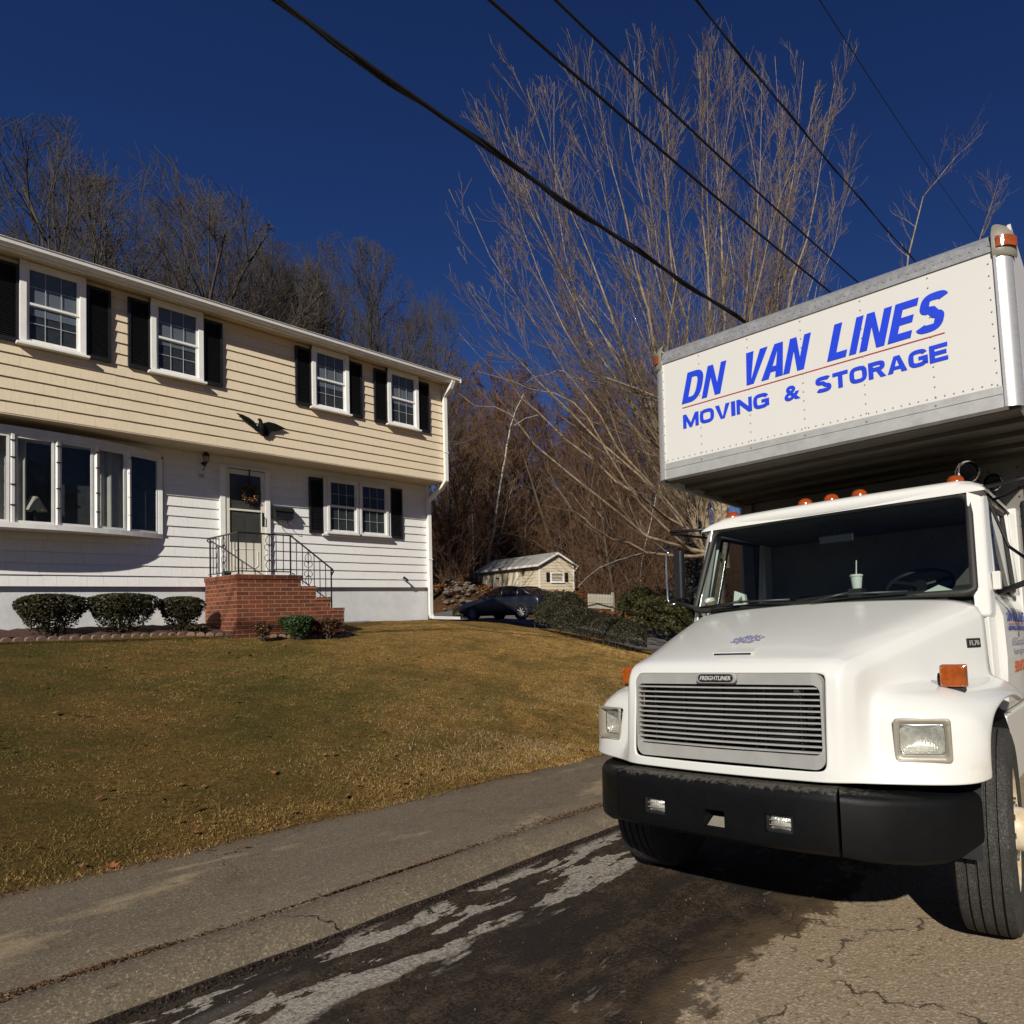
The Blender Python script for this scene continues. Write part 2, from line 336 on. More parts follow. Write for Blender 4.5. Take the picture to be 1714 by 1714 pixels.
a = N('galvanised_roof'); f = a.noise(24, 5, .75); a.color(a.mix(a.ramp(f, .35, .65), (.40, .40, .395), (.25, .25, .25))); a.set(rough=.42, metal=.35); a.bump(f, .25, .004); MT['galv'] = a.m
a = N('polished_column'); f = a.noise(40, 4, .7, stretch=(.4, .4, 1.5)); a.color(a.mix(a.ramp(f, .3, .7), (.62, .61, .59), (.46, .45, .43))); a.set(rough=a.math('ADD', a.math('MULTIPLY', f, .25), .25), metal=.55); a.bump(f, .12, .002); MT['colm'] = a.m
MT['badge_white'] = mat('badge_letter_silver', (.65, .64, .6), .35, metal=.2, bump=0)
MT['silver'] = mat('grille_silver', (.40, .39, .36), .42, metal=.25, var=.12, scale=5, bump=.05)
MT['bar'] = mat('grille_bar', (.52, .515, .49), .3, metal=.35, var=.15, scale=9, bump=0)
MT['chrome'] = mat('chrome', (.75, .75, .74), .12, metal=1, var=.1, bump=0)
MT['bezel'] = mat('lamp_bezel', (.30, .27, .21), .4, metal=.2, var=.15)
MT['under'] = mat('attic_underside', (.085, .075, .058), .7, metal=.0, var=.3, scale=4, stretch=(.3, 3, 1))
MT['boxfront'] = mat('box_front_panel', (.17, .155, .13), .7, var=.2, scale=3)
MT['blue'] = mat('letter_blue', (.018, .055, .62), .35, var=.08, scale=20, bump=0)
MT['navy'] = mat('letter_navy', (.03, .04, .22), .4, bump=0)
MT['red'] = mat('letter_red', (.40, .03, .025), .4, bump=0)
MT['letter_grey'] = mat('letter_grey', (.20, .20, .24), .5, bump=0)
MT['orange_letter'] = mat('letter_rust', (.45, .10, .03), .5, bump=0)
def lens(name, c, sc=120):
    a = N(name); f = a.noise(sc, 2, .5, stretch=(1, 1, .15)); g = a.noise(25, 3); a.color(a.mix(a.ramp(g, .35, .7), c, tuple(x * .6 for x in c))); a.set(rough=.12, coat=1, spec=.7); a.bump(f, .5, .002); return a.m
MT['amber'] = lens('amber_lens', (.36, .075, .008)); MT['amber_red'] = lens('amber_red_lens', (.36, .062, .010))
a = N('lamp_reflector'); g = a.noise(16, 3); a.color(a.mix(a.ramp(g, .3, .7), (.80, .79, .72), (.42, .42, .38))); a.set(rough=.25, metal=.5); a.bump(a.noise(40, 1, stretch=(6, 1, 1)), .7, .006); MT['reflector'] = a.m
MT['lens'] = glass('lamp_lens_glass', (.93, .93, .90), 1.5, .02, .06)
MT['paper'] = mat('paper_white', (.62, .66, .60), .7, var=.05, bump=0)
MT['cupgreen'] = mat('cup_print', (.35, .50, .36), .7, bump=0)
MT['seat'] = mat('seat_grey', (.035, .038, .040), .8, var=.3)
MT['dash'] = mat('dash_black', (.012, .013, .013), .7, var=.3)
MT['cabint'] = mat('cab_lining', (.075, .08, .072), .8, var=.3)
MT['carpaint'] = paint('dark_blue_car_paint', (.006, .008, .015), amt=.05, rough=.35, coat=.4).m
MT['carglass'] = glass('car_glass', (.45, .48, .5), 1.5, 0, .05)
# ---- lawn, sidewalk, road, hillside
a = N('lawn_turf'); f = a.noise(.35, 4, .6); g = a.noise(2.6, 5, .7); h = a.noise(24, 5, .85); e = a.noise(130, 3, .8); X = a.xyz()
gm = a.ramp(a.math('ADD', a.math('MULTIPLY', f, .6), a.math('MULTIPLY', g, .4)), .42, .6)
grn = a.math('MULTIPLY', a.ramp(X[0], 13.0, 4.0), a.ramp(X[1], 5.9, 7.6)); gm = a.math('MULTIPLY', gm, a.math('ADD', a.math('MULTIPLY', grn, .7), .25))
k = a.mix(gm, (.15, .092, .036), (.055, .058, .016)); k = a.mix(a.math('MULTIPLY', a.ramp(X[0], 2.5, 10.5), .6), k, (.26, .17, .07)); k = a.mix(a.ramp(h, .45, .62), k, (.035, .023, .009)); k = a.mix(a.math('MULTIPLY', a.ramp(e, .58, .72), .6), k, (.34, .25, .12)); k = a.mix(a.math('MULTIPLY', a.ramp(a.noise(14, 5, .8), .55, .68), .6), k, (.05, .032, .014))  # lighter towards high X: bright side of a vignette painted into the turf
k = a.mix(a.math('MULTIPLY', a.ramp(a.noise(.85, 5, .7), .47, .60), .5), k, (.036, .034, .010)); k = a.mix(a.math('MULTIPLY', a.ramp(X[0], 5.5, .5), .45), k, (.030, .026, .010)); k = a.mix(1.0, k, (1.95, 1.78, 1.32), 'MULTIPLY'); a.color(k); a.set(rough=.95, spec=.1); a.bump(a.math('ADD', a.math('MULTIPLY', h, .8), a.math('MULTIPLY', e, .4)), 1.0, .06); MT['lawn'] = a.m  # darker towards low X: lens vignette put into the turf colour
a = N('grass_blade'); f = a.noise(1.3, 4, .7); g = a.noise(60, 2); X = a.xyz()
gn = a.math('MULTIPLY', a.ramp(a.noise(.9, 4, .6), .40, .58), a.math('ADD', a.math('MULTIPLY', a.math('MULTIPLY', a.ramp(X[0], 13., 4.), a.ramp(X[1], 5.9, 7.6)), .9), .15))
k = a.mix(a.ramp(g, .42, .58), (.36, .25, .115), (.075, .048, .021)); k = a.mix(a.math('MULTIPLY', a.ramp(a.noise(9, 5, .85), .47, .58), .8), k, (.045, .03, .013)); k = a.mix(a.math('MULTIPLY', gn, .85), k, a.mix(a.ramp(g, .42, .58), (.13, .125, .04), (.04, .042, .012))); k = a.mix(a.math('MULTIPLY', a.ramp(X[0], 2.0, 10.0), .35), k, (.36, .25, .10)); k = a.mix(a.math('MULTIPLY', a.ramp(a.noise(.85, 5, .7), .47, .60), .5), k, (.040, .038, .011)); k = a.mix(a.math('MULTIPLY', a.ramp(X[0], 5.5, .5), .45), k, (.040, .034, .014)); k = a.mix(1.0, k, (2.15, 1.95, 1.5), 'MULTIPLY'); a.color(k); a.set(rough=.85, spec=.15); MT['blade'] = a.m  # blades painted lighter at high X, darker at low X to carry the vignette
a = N('hillside_litter'); f = a.noise(.25, 5, .6); h = a.noise(5, 5, .8); e = a.noise(22, 3, .8)
k = a.mix(a.ramp(f, .4, .62), (.13, .055, .024), (.07, .045, .02)); k = a.mix(a.ramp(h, .5, .7), k, (.20, .085, .035)); k = a.mix(a.ramp(e, .6, .75), k, (.03, .02, .012)); a.color(k); a.set(rough=1, spec=.05); a.bump(h, 1, .15); MT['hill'] = a.m
MT['litter'] = leaf('dead_leaf', (.22, .085, .03), (.12, .05, .02), (.36, .19, .09), 3)
MT['drive'] = mat('driveway_asphalt', (.12, .11, .10), .9, var=.3, scale=2, bump=.5, bscale=90)
def asphalt(a, base, speck, dark, s=170):
    h = a.noise(s, 2, .7); e = a.noise(s * .45, 3, .8); k = a.mix(a.ramp(h, .52, .66), base, speck); return a.mix(a.ramp(e, .56, .70), k, dark), h
a = N('sidewalk_asphalt'); X = a.xyz(); k, h = asphalt(a, (.132, .104, .068), (.28, .225, .155), (.055, .042, .028), 70)
s1 = a.noise(1.0, 4, .55, stretch=(.75, 1.7, 1)); s2 = a.noise(6, 4, .7)
k = a.mix(a.math('MULTIPLY', a.ramp(a.math('ADD', s1, a.math('MULTIPLY', s2, .16)), .645, .71), .75), k, (.34, .26, .15)); k = a.mix(a.math('MULTIPLY', a.ramp(a.noise(3.5, 5, .75), .50, .64), .5), k, (.085, .068, .048))
k = a.mix(a.math('MULTIPLY', a.ramp(a.noise(.5, 3), .35, .7), .35), k, (.16, .135, .105)); 
ed = a.ramp(a.math('ADD', X[1], a.math('MULTIPLY', s2, .35)), 5.72, 5.95); k = a.mix(a.math('MULTIPLY', ed, .7), k, (.12, .075, .035))
vr = a.n('ShaderNodeTexVoronoi', feature='DISTANCE_TO_EDGE'); vr.inputs['Scale'].default_value = .42; 
wr = a.n('ShaderNodeVectorMath', operation='ADD'); nz = a.n('ShaderNodeTexNoise'); nz.inputs['Scale'].default_value = 3; nz.inputs['Detail'].default_value = 5; a.l(a.c, nz.inputs[0])
vs_ = a.n('ShaderNodeVectorMath', operation='SCALE'); vs_.inputs['Scale'].default_value = .5; a.l(nz.outputs[1], vs_.inputs[0]); a.l(a.c, wr.inputs[0]); a.l(vs_.outputs[0], wr.inputs[1]); a.l(wr.outputs[0], vr.inputs[0])
ck = a.math('MULTIPLY', a.ramp(vr.outputs['Distance'], .0022, .0006), a.ramp(a.noise(.6, 2), .50, .53)); k = a.mix(ck, k, (.02, .014, .01))
a.color(k); a.set(rough=.9, spec=.2); a.bump(h, .7, .006); MT['walk'] = a.m
a = N('road_asphalt'); X = a.xyz(); k, h = asphalt(a, (.305, .228, .140), (.50, .41, .30), (.10, .075, .046), 62)
big = a.noise(1.1, 6, .62, dist=.3); med = a.noise(4.5, 5, .65); k = a.mix(a.math('MULTIPLY', a.ramp(med, .4, .7), .35), k, (.25, .20, .145))
# weathered wet band beside the gutter with an irregular edge
wob = a.math('ADD', a.math('MULTIPLY', big, 1.75), a.math('MULTIPLY', med, .75))
yy = a.math('ADD', X[1], a.math('MULTIPLY', a.ramp(X[0], 1.2, 4.4), -.20)); q1 = a.math('ADD', yy, wob)
q1 = a.math('SUBTRACT', q1, .40); band = a.math('MULTIPLY', a.ramp(a.math('ADD', q1, a.math('MULTIPLY', a.noise(38, 3, .8), .22)), 2.38, 2.45), a.ramp(X[1], 3.95, 3.5))
fine = a.noise(60, 3, .8)
dk = a.mix(a.ramp(fine, .42, .66), (.012, .009, .007), (.075, .050, .030)); dk = a.mix(a.math('MULTIPLY', a.ramp(a.noise(7, 5, .75), .48, .66), .55), dk, (.10, .072, .045)); dk = a.mix(a.ramp(a.noise(2.3, 5, .7, stretch=(.7, 1.3, 1)), .46, .60), dk, (.022, .017, .013)); dk = a.mix(a.ramp(a.math('ADD', q1, a.math('MULTIPLY', fine, .25)), 2.85, 2.5), dk, (.105, .070, .038))
dk = a.mix(a.math('MULTIPLY', a.ramp(a.noise(1.6, 4, .6, stretch=(.5, 1.6, 1)), .58, .66), .5), dk, (.11, .10, .085))
k = a.mix(band, k, dk)
st = a.math('ADD', a.noise(3.1, 4, .55, stretch=(.6, 1.7, 1), dist=.35), a.math('MULTIPLY', a.math('SUBTRACT', a.noise(19, 4, .75), .5), .16)); zone = a.math('MULTIPLY', a.ramp(a.math('ADD', X[1], a.math('MULTIPLY', a.noise(2.4, 5, .65, stretch=(.6, 1.4, 1)), 1.1)), 3.36, 3.44), a.ramp(X[1], 3.66, 3.5))
salt = a.math('MULTIPLY', a.ramp(st, .500, .512), zone); sp2 = a.math('MULTIPLY', a.ramp(a.noise(2.6, 7, .75, stretch=(.7, 1.5, 1), dist=.7), .60, .64), a.math('MULTIPLY', band, a.ramp(X[1], 3.0, 2.2)))
k = a.mix(a.math('MULTIPLY', salt, a.ramp(a.noise(50, 3, .8), .25, .6)), k, (.37, .33, .27)); k = a.mix(a.math('MULTIPLY', sp2, .5), k, (.24, .22, .19))
gut = a.ramp(a.math('ADD', X[1], a.math('MULTIPLY', a.noise(5, 3), .16)), 3.56, 3.66); k = a.mix(gut, k, (.022, .017, .012))
vr = a.n('ShaderNodeTexVoronoi', feature='DISTANCE_TO_EDGE'); vr.inputs['Scale'].default_value = 1.05
wr = a.n('ShaderNodeVectorMath', operation='ADD'); nz = a.n('ShaderNodeTexNoise'); nz.inputs['Scale'].default_value = 3.2; nz.inputs['Detail'].default_value = 6; a.l(a.c, nz.inputs[0])
vs_ = a.n('ShaderNodeVectorMath', operation='SCALE'); vs_.inputs['Scale'].default_value = .55; a.l(nz.outputs[1], vs_.inputs[0]); a.l(a.c, wr.inputs[0]); a.l(vs_.outputs[0], wr.inputs[1]); a.l(wr.outputs[0], vr.inputs[0])
ck = a.math('MULTIPLY', a.math('MULTIPLY', a.ramp(a.math('SUBTRACT', vr.outputs['Distance'], a.math('MULTIPLY', a.noise(45, 3, .8), .026)), -.003, -.008), a.ramp(a.noise(3.1, 3, .6), .40, .52)), .8)
k = a.mix(a.math('MULTIPLY', ck, a.math('SUBTRACT', 1.0, a.math('MULTIPLY', band, .6))), k, (.025, .018, .012))
a.color(k); a.set(rough=a.math('SUBTRACT', .92, a.math('MULTIPLY', band, .12)), spec=.2); a.bump(a.math('SUBTRACT', h, a.math('MULTIPLY', ck, 1.5)), .8, .007); MT['road'] = a.m
# ---------------------------------------------------------------- ground
def zr(x, y): return -.003 - .0511 * x - .0361 * y
LY = 5.80                                                     # edge between sidewalk and lawn
def zt(x, y):
    zh = 1.42 - .011 * min(x, 9) - .029 * max(0, min(x, 30) - 9)
    ye = 13.6 + max(0, min(6.5, (x - 9) * .8))
    zl = zr(x, LY) + .10
    t = min(1, max(0, (y - LY) / (ye - LY))); t = t ** .75 if x < 12 else t ** (.75 + min(.45, (x - 12) * .12))
    z = zl + (zh - zl) * t
    if y < LY: z = zr(x, y) - .12
    s = min(1, max(0, (y - 24) / 9)); z += 2.1 * s * s * (3 - 2 * s) * min(1, max(0, (x - 16) / 6)) if x > 16 else 0
    z += .17 * max(0, y - 33) * min(1, max(0, (y - 33) / 10)) + (.06 * max(0, x - 48) if y > 12 else 0)
    return z
def sheet(name, xs, ys, fz, mt, kind='structure', keep=None, jig=0, skirt=None):
    rnd = random.Random(3); mb = MB(); nx = len(xs); mb.v = [(x, y, fz(x, y) + (rnd.uniform(-jig, jig) if jig else 0)) for y in ys for x in xs]
    for j in range(len(ys) - 1):
        for i in range(nx - 1):
            if keep is None or keep((xs[i] + xs[i + 1]) / 2, (ys[j] + ys[j + 1]) / 2): mb.f.append((j * nx + i, j * nx + i + 1, (j + 1) * nx + i + 1, (j + 1) * nx + i))
    o = mb.obj(name, mt, smooth='all'); tag(o, kind=kind); return o
def fr(a, b, n): return [a + (b - a) * i / n for i in range(n + 1)]
def dense(a, b, s): return fr(a, b, max(1, int(round((b - a) / s))))
sheet('ground', fr(-60, -14, 8)[:-1] + dense(-14, 40, 1.0)[:-1] + fr(40, 190, 24), fr(LY - .02, 40, 34)[:-1] + fr(40, 170, 22), lambda x, y: zt(x, y) - .05, MT['hill'])
road = sheet('road', dense(-14, 12, .5)[:-1] + fr(12, 150, 30), fr(-14, -1, 6)[:-1] + dense(-1, 3.7, .25), zr, MT['road'])
rn = random.Random(8); wobl = [rn.uniform(-.02, .02) for _ in range(400)]
def walkz(x, y):
    h = [(3.63, -.03), (3.68, .02), (3.74, .055), (3.84, .085), (3.98, .095), (4.0, .082), (4.02, .095), (5.9, .105)]
    for (y0, h0), (y1, h1) in zip(h, h[1:]):
        if y <= y1: return zr(x, y) + h0 + (h1 - h0) * (y - y0) / (y1 - y0)
    return zr(x, y) + h[-1][1]
sw = sheet('sidewalk', dense(-10, 14, .2) + fr(14, 110, 40)[1:], [3.63, 3.68, 3.74, 3.84, 3.98, 4.0, 4.02, 4.5, 5.0, 5.5, 5.9], walkz, MT['walk'])
for v in sw.data.vertices:                                    # the asphalt edges wander a little
    i = int((v.co.x + 10) / .2) if v.co.x < 14 else 0
    if v.co.y < 4.1: v.co.y += wobl[i % 400] * .8 + .018 * math.sin(v.co.x * 2.3)
def lawn_x(y): return 15.4 + .0 * y
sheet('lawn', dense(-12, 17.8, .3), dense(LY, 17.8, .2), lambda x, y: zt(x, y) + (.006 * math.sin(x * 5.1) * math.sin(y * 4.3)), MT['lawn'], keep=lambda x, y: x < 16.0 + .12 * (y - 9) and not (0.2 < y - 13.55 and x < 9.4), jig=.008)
sheet('driveway', dense(13.5, 22, .5), dense(LY - .1, 28, .5), lambda x, y: zt(x, y) + .02, MT['drive'], keep=lambda x, y: (x > 16.0 + .12 * (y - 9)) or y > 17.8)
# low dead grass: thick near the sidewalk, thinner up the bank
def blades(name, n, fpos, h0, h1, wd, mt, seed, lean=.9):
    r = np.random.default_rng(seed); P = fpos(r, n); n = len(P); an = r.uniform(0, 6.283, n); ln = r.uniform(.2, lean, n) ; h = r.uniform(h0, h1, n); la = r.uniform(0, 6.283, n)
    sx = np.cos(an) * wd; sy = np.sin(an) * wd; V = np.zeros((n, 3, 3))
    V[:, 0] = P + np.c_[sx, sy, 0 * sx]; V[:, 1] = P - np.c_[sx, sy, 0 * sx]; V[:, 2] = P + np.c_[np.cos(la) * ln * h * 1.3, np.sin(la) * ln * h * 1.3, h * (1.15 - ln * .75)]
    o = np_obj(name, V.reshape(-1, 3), np.arange(n * 3).reshape(-1, 3), mt); tag(o, kind='stuff'); return o
vz = np.vectorize(zt)
def clump(x, y): return (np.sin(x * 9.1 + 3 * np.sin(y * 4.3)) + np.sin(y * 12.7 + 2.5 * np.sin(x * 5.9)) + .8 * np.sin(x * 23 + y * 17) + .8 * np.sin(y * 29 - x * 13 + 2 * np.sin(x * 11)))
def pos_lawn(r, n):
    x = r.uniform(-5, 15.6, n * 2); y = LY + .04 + (r.uniform(0, 1, n * 2) ** 1.25) * 8.0; k = (x < 14.9 + .12 * (y - 9)) & (y < 13.3) & (x > -3.5 + 0 * y) & (r.uniform(0, 1, n * 2) < .55); x = x[k][:n]; y = y[k][:n]; c = clump(x, y); k = r.uniform(-2.2, 1.2, len(x)) < c; x = x[k]; y = y[k]
    return np.c_[x, y, vz(x, y) + .004 * np.clip(c[k], -1, 2)]
def pos_edge(r, n):
    x = r.uniform(-3.5, 13, n); y = LY + np.abs(r.normal(0, .28, n)) - .07 + .07 * np.sin(x * 3.1) + .03 * np.sin(x * 9.7); return np.c_[x, y, vz(x, np.maximum(y, LY + .01))]
def pos_long(r, n):
    x = 9 - np.abs(r.normal(0, 3.2, n)); y = LY + .1 + np.abs(r.normal(0, .8, n)); k = (np.sin(x * 1.7) + np.sin(y * 2.6 + x) + np.sin(x * 6.1 + y * 7) * .8 > -.4) & (x > 2.0 + r.uniform(0, 3.5, n)); x = x[k]; y = y[k]; return np.c_[x, y, vz(x, y)]
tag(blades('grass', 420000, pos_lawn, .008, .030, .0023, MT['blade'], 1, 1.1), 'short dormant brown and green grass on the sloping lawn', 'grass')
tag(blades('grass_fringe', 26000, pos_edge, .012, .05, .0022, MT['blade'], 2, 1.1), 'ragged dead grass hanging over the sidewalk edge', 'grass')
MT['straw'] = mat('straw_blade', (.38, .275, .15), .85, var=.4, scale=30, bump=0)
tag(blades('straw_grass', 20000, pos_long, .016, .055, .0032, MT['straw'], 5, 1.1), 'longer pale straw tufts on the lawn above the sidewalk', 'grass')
def leaves(name, n, fpos, s0, s1, mt, seed, tilt=.5):
    r = np.random.default_rng(seed); P = fpos(r, n); n = len(P); a = r.uniform(0, 6.28, n); s = r.uniform(s0, s1, n); u = np.c_[np.cos(a), np.sin(a), r.uniform(-tilt, tilt, n)] * s[:, None]; v = np.c_[-np.sin(a), np.cos(a), r.uniform(-tilt, tilt, n)] * (s * .7)[:, None]
    V = np.stack([P - u, P - v * .8 + [0, 0, .004], P + u, P + v + [0, 0, .008]], 1); return np_obj(name, V.reshape(-1, 3), np.arange(n * 4).reshape(-1, 4), mt, nper=4, kind='stuff')
def pos_lv(r, n):
    x = r.uniform(-2, 14, n); y = LY + r.uniform(0, 1, n) ** 1.3 * 7; return np.c_[x, y, vz(x, y) + .035]
tag(leaves('fallen_leaves', 480, pos_lv, .014, .042, MT['litter'], 4), 'scattered brown fallen leaves on the lawn', 'leaves')
vw = np.vectorize(walkz)
MT['litter_dark'] = leaf('crack_litter_leaf', (.13, .062, .026), (.07, .04, .02), (.24, .15, .075), 3)
MT['gutter_dark'] = leaf('gutter_litter_leaf', (.05, .03, .018), (.025, .017, .012), (.12, .06, .03), 3)
def pos_crack(r, n):
    x = r.uniform(-3, 14, n); w_ = .010 + .034 * np.clip(np.sin(x * 1.3 + 2.2) + .5 * np.sin(x * 4.1), 0, 1.2); y = 4.0 + .018 * np.sin(x * 2.3) + r.normal(0, 1, n) * w_; k = (np.sin(x * 3.3) + np.sin(x * 1.1 + 2) > -.9) | (r.uniform(0, 1, n) < .3); x = x[k]; y = y[k]; return np.c_[x, y, vw(x, y) + .006]
def pos_gut(r, n):
    x = r.uniform(-3, 9, n); y = 3.62 - np.abs(r.normal(0, .06, n)) + .018 * np.sin(x * 2.3); return np.c_[x, y, zr(x, y) + .008]
def pos_wedge(r, n):
    x = r.uniform(-3, 13, n); y = LY + .02 - np.abs(r.normal(0, .07, n)); return np.c_[x, y, vw(x, y) + .006]
lf = MB(); lp = [(0, -.055), (.012, -.03), (.04, -.035), (.028, -.012), (.058, .0), (.032, .012), (.04, .04), (.014, .03), (0, .06), (-.014, .03), (-.04, .04), (-.032, .012), (-.058, 0), (-.028, -.012), (-.04, -.035), (-.012, -.03)]
lf.v = [(x, y, .018 + 6 * (x * x + y * y)) for x, y in lp] + [(0, 0, .012)]; lf.f = [(i, (i + 1) % 16, 16) for i in range(16)]; lf.tube([(0, -.05, .03), (.01, -.08, .035), (.02, -.10, .03)], .0015, 4)
MT['leaf_orange'] = mat('orange_leaf', (.30, .10, .03), .7, var=.4, scale=30, bump=0); l0 = None
for (u, v, d, s_, rz_, lb) in ((185, 1443, 6.0, 1.0, .4, 'large curled orange leaf at the lawn edge of the sidewalk'), (412, 1412, 6.1, .55, 2.0, 'small reddish leaf lying on the sidewalk near the grass'), (325, 1395, 6.2, .7, 1.1, 'pale brown leaf caught in the grass fringe')):
    q_ = at(u, v, 1.0) - Vector((0, 0, 1.5)); p = q_ * ((LY + (-.02, -.35, .12)[int(d * 10) % 3]) / q_.y); z_ = (zt(p.x, p.y) + .01) if p.y > LY else walkz(p.x, p.y)
    if l0 is None: o = l0 = lf.obj('fallen_leaf', MT['leaf_orange'])
    else: o = l0.copy(); col.objects.link(o)
    o.location = (p.x, p.y, z_); o.scale = (s_, s_, s_); o.rotation_euler = (.2, .1, rz_); tag(o, lb, 'leaf')
tag(leaves('crack_litter', 15000, pos_crack, .002, .010, MT['litter_dark'], 6), 'dead grass and leaf bits lying in the long sidewalk crack', 'leaf litter')
tag(leaves('gutter_litter', 5000, pos_gut, .002, .010, MT['gutter_dark'], 7), 'dark leaf bits and grit along the gutter', 'leaf litter')
tag(leaves('edge_litter', 6000, pos_wedge, .002, .010, MT['litter_dark'], 8), 'leaf crumbs along the lawn side of the sidewalk', 'leaf litter')
MT['pebble'] = mat('pale_pebble', (.32, .29, .24), .8, var=.4, scale=40, bump=0)
def pos_peb(r, n):
    x = r.uniform(-2, 7, n); y = r.uniform(.2, 5.8, n); z = np.where(y < 3.66, zr(x, y), vw(x, np.maximum(y, 3.64))); return np.c_[x, y, z + .002]
tag(leaves('gravel_grit', 2600, pos_peb, .0010, .0028, MT['pebble'], 9, .9), 'pale grit scattered over road and sidewalk', 'grit')
# planting bed in front of the house with its scalloped edging
def bedf(x): return 12.86 if x < 3.9 else 12.86 - (x - 3.9) * .42 if x < 5.6 else 12.15 - (x - 5.6) * .02
bed = MB(); bx = dense(-1, 6.45, .1)
bed.grid([[(x, bedf(x) + (13.78 - bedf(x)) * t, zt(x, bedf(x) + (13.78 - bedf(x)) * t) + .045 + .02 * math.sin(x * 17 + t * 9)) for x in bx] for t in fr(0, 1, 8)])
tag(bed.obj('mulch_bed', MT['mulch'], smooth='all'), kind='structure')
e0 = None
x = -.6; k = 0
while x < 6.3:
    y = bedf(x)
    if e0 is None:
        mb = MB(); pf = [(.058 * math.cos(t), 0, .006 + .034 * math.sin(t)) for t in fr(0, math.pi, 8)]; mb.prism([(.058, -.02, -.06)] + [(p[0], -.02, p[2]) for p in pf] + [(-.058, -.02, -.06)], (0, .045, 0))
        e = e0 = mb.obj('edging_stone', MT['edging'], bevel=.006, normals=True); tag(e, 'small scalloped pinkish edging stone along the mulch bed', 'edging stone', 'scalloped edging stones along the bed')
    else: e = e0.copy(); col.objects.link(e)
    e.location = (x, y, zt(x, y) + .015); e.rotation_euler = (0, (k % 3 - 1) * .08, -.4 if 3.9 < x < 5.6 else .25)
    x += .118; k += 1
# ---------------------------------------------------------------- house
YU, YL = 13.10, 13.80
S_ = YU / 13.21
def U(x, z): return x * S_, (z - 1.5) * S_ + 1.5
house = empty('house', (4.5, 15, 1.4), 'two-storey house with cream upper floor over white lower wall and black shutters', 'house')
HL = (-4.5, -15, -1.4)
def hp(mb, name, mt, parent=None, **k):
    if parent is None: return mb.obj(name, mt, house, loc=HL, **k)
    return mb.obj(name, mt, parent, **k)
XR, XL = 9.05, -5.0
def shingles(mb, x0, x1, z0, z1, y, h=.178, seed=1):
    r = random.Random(seed); z = z0; i = 0
    while z < z1 - .02:
        zt_ = min(z + h, z1); x = x0 - r.uniform(0, .3)
        while x < x1:
            w_ = r.choice((.16, .2, .24, .3, .36, .42)) ; a = max(x, x0) + .0008; b = min(x + w_, x1) - .0008; dy = r.uniform(0, .0022); dz = r.uniform(-.002, .002) if i else 0
            if b > a + .01: mb.hexa([(a, y - .026 - dy, z + dz), (b, y - .026 - dy, z + dz), (b, y + .01, z + dz), (a, y + .01, z + dz)], [(a, y - .004 - dy, zt_ + .004), (b, y - .004 - dy, zt_ + .004), (b, y + .01, zt_ + .004), (a, y + .01, zt_ + .004)])
            x += w_
        z += h; i += 1
_, ZU0 = U(0, 4.575); _, ZU1 = U(0, 6.86)
mb = MB(); shingles(mb, XL, XR, ZU0, ZU1, YU, .177, 4); hp(mb, 'upper_siding', MT['cream'], normals=False)
mb = MB(); shingles(mb, XL, XR, 2.095, 4.60, YL, .179, 9); hp(mb, 'lower_siding', MT['whiteside'])
mb = MB().box(XL, XR - .01, YU + .012, 21.5, ZU0 + .01, ZU1 - .01).box(XL, XR - .01, YL + .012, 21.5, 2.11, ZU0 + .005); hp(mb, 'wall', MT['cream'])
mb = MB().box(XL, XR - .012, YL + .05, 21.5, .4, 2.10); hp(mb, 'foundation', MT['found'])
mb = MB().box(XL, XR + .005, YU - .02, YL - .03, ZU0 - .02, ZU0 + .008); hp(mb, 'overhang_soffit', MT['soffit'])
mb = MB().box(XR - .005, XR + .03, YU - .03, YU + .08, ZU0, ZU1).box(XR - .06, XR + .03, YL - .035, YL + .08, 2.09, ZU0 - .02); hp(mb, 'corner_board', MT['white_trim'])
# roof with eave, soffit, fascia and gutter
YE = 12.74; ZE = 6.93
mb = MB(); mb.prism([(XL, YE + .02, ZE + .03), (XL, 17.3, ZE + 1.65), (XL, 22, ZE + .03), (XL, 22, ZE - .01), (XL, YE + .02, ZE - .01)], (XR + .18 - XL, 0, 0)); roof = hp(mb, 'roof', MT['roof'], normals=True)
mb = MB().box(XL, XR + .16, YE + .06, YU + .03, ZE - .10, ZE - .02); hp(mb, 'eave_soffit', MT['soffit'])
mb = MB().box(XL, XR + .17, YE + .035, YE + .062, ZE - .13, ZE - .012); hp(mb, 'fascia', MT['white_trim'])
prof = [(0, 0), (0, -.10), (-.05, -.10), (-.085, -.06), (-.095, -.01), (-.11, 0), (-.10, .008), (-.085, 0), (-.075, -.055), (-.045, -.085), (-.012, -.085), (-.012, 0)]
mb = MB(); mb.prism([(XL, YE + .03 + a, ZE + .005 + b) for a, b in prof], (XR + .20 - XL, 0, 0)); mb.box(XR + .19, XR + .20, YE - .07, YE + .03, ZE - .09, ZE + .005)
hp(mb, 'gutter', MT['white_trim'], normals=True)
mb = MB().box(XR - .02, XR + .02, YU, 21.6, ZU0, ZU1); hp(mb, 'gable_wall', MT['cream'])
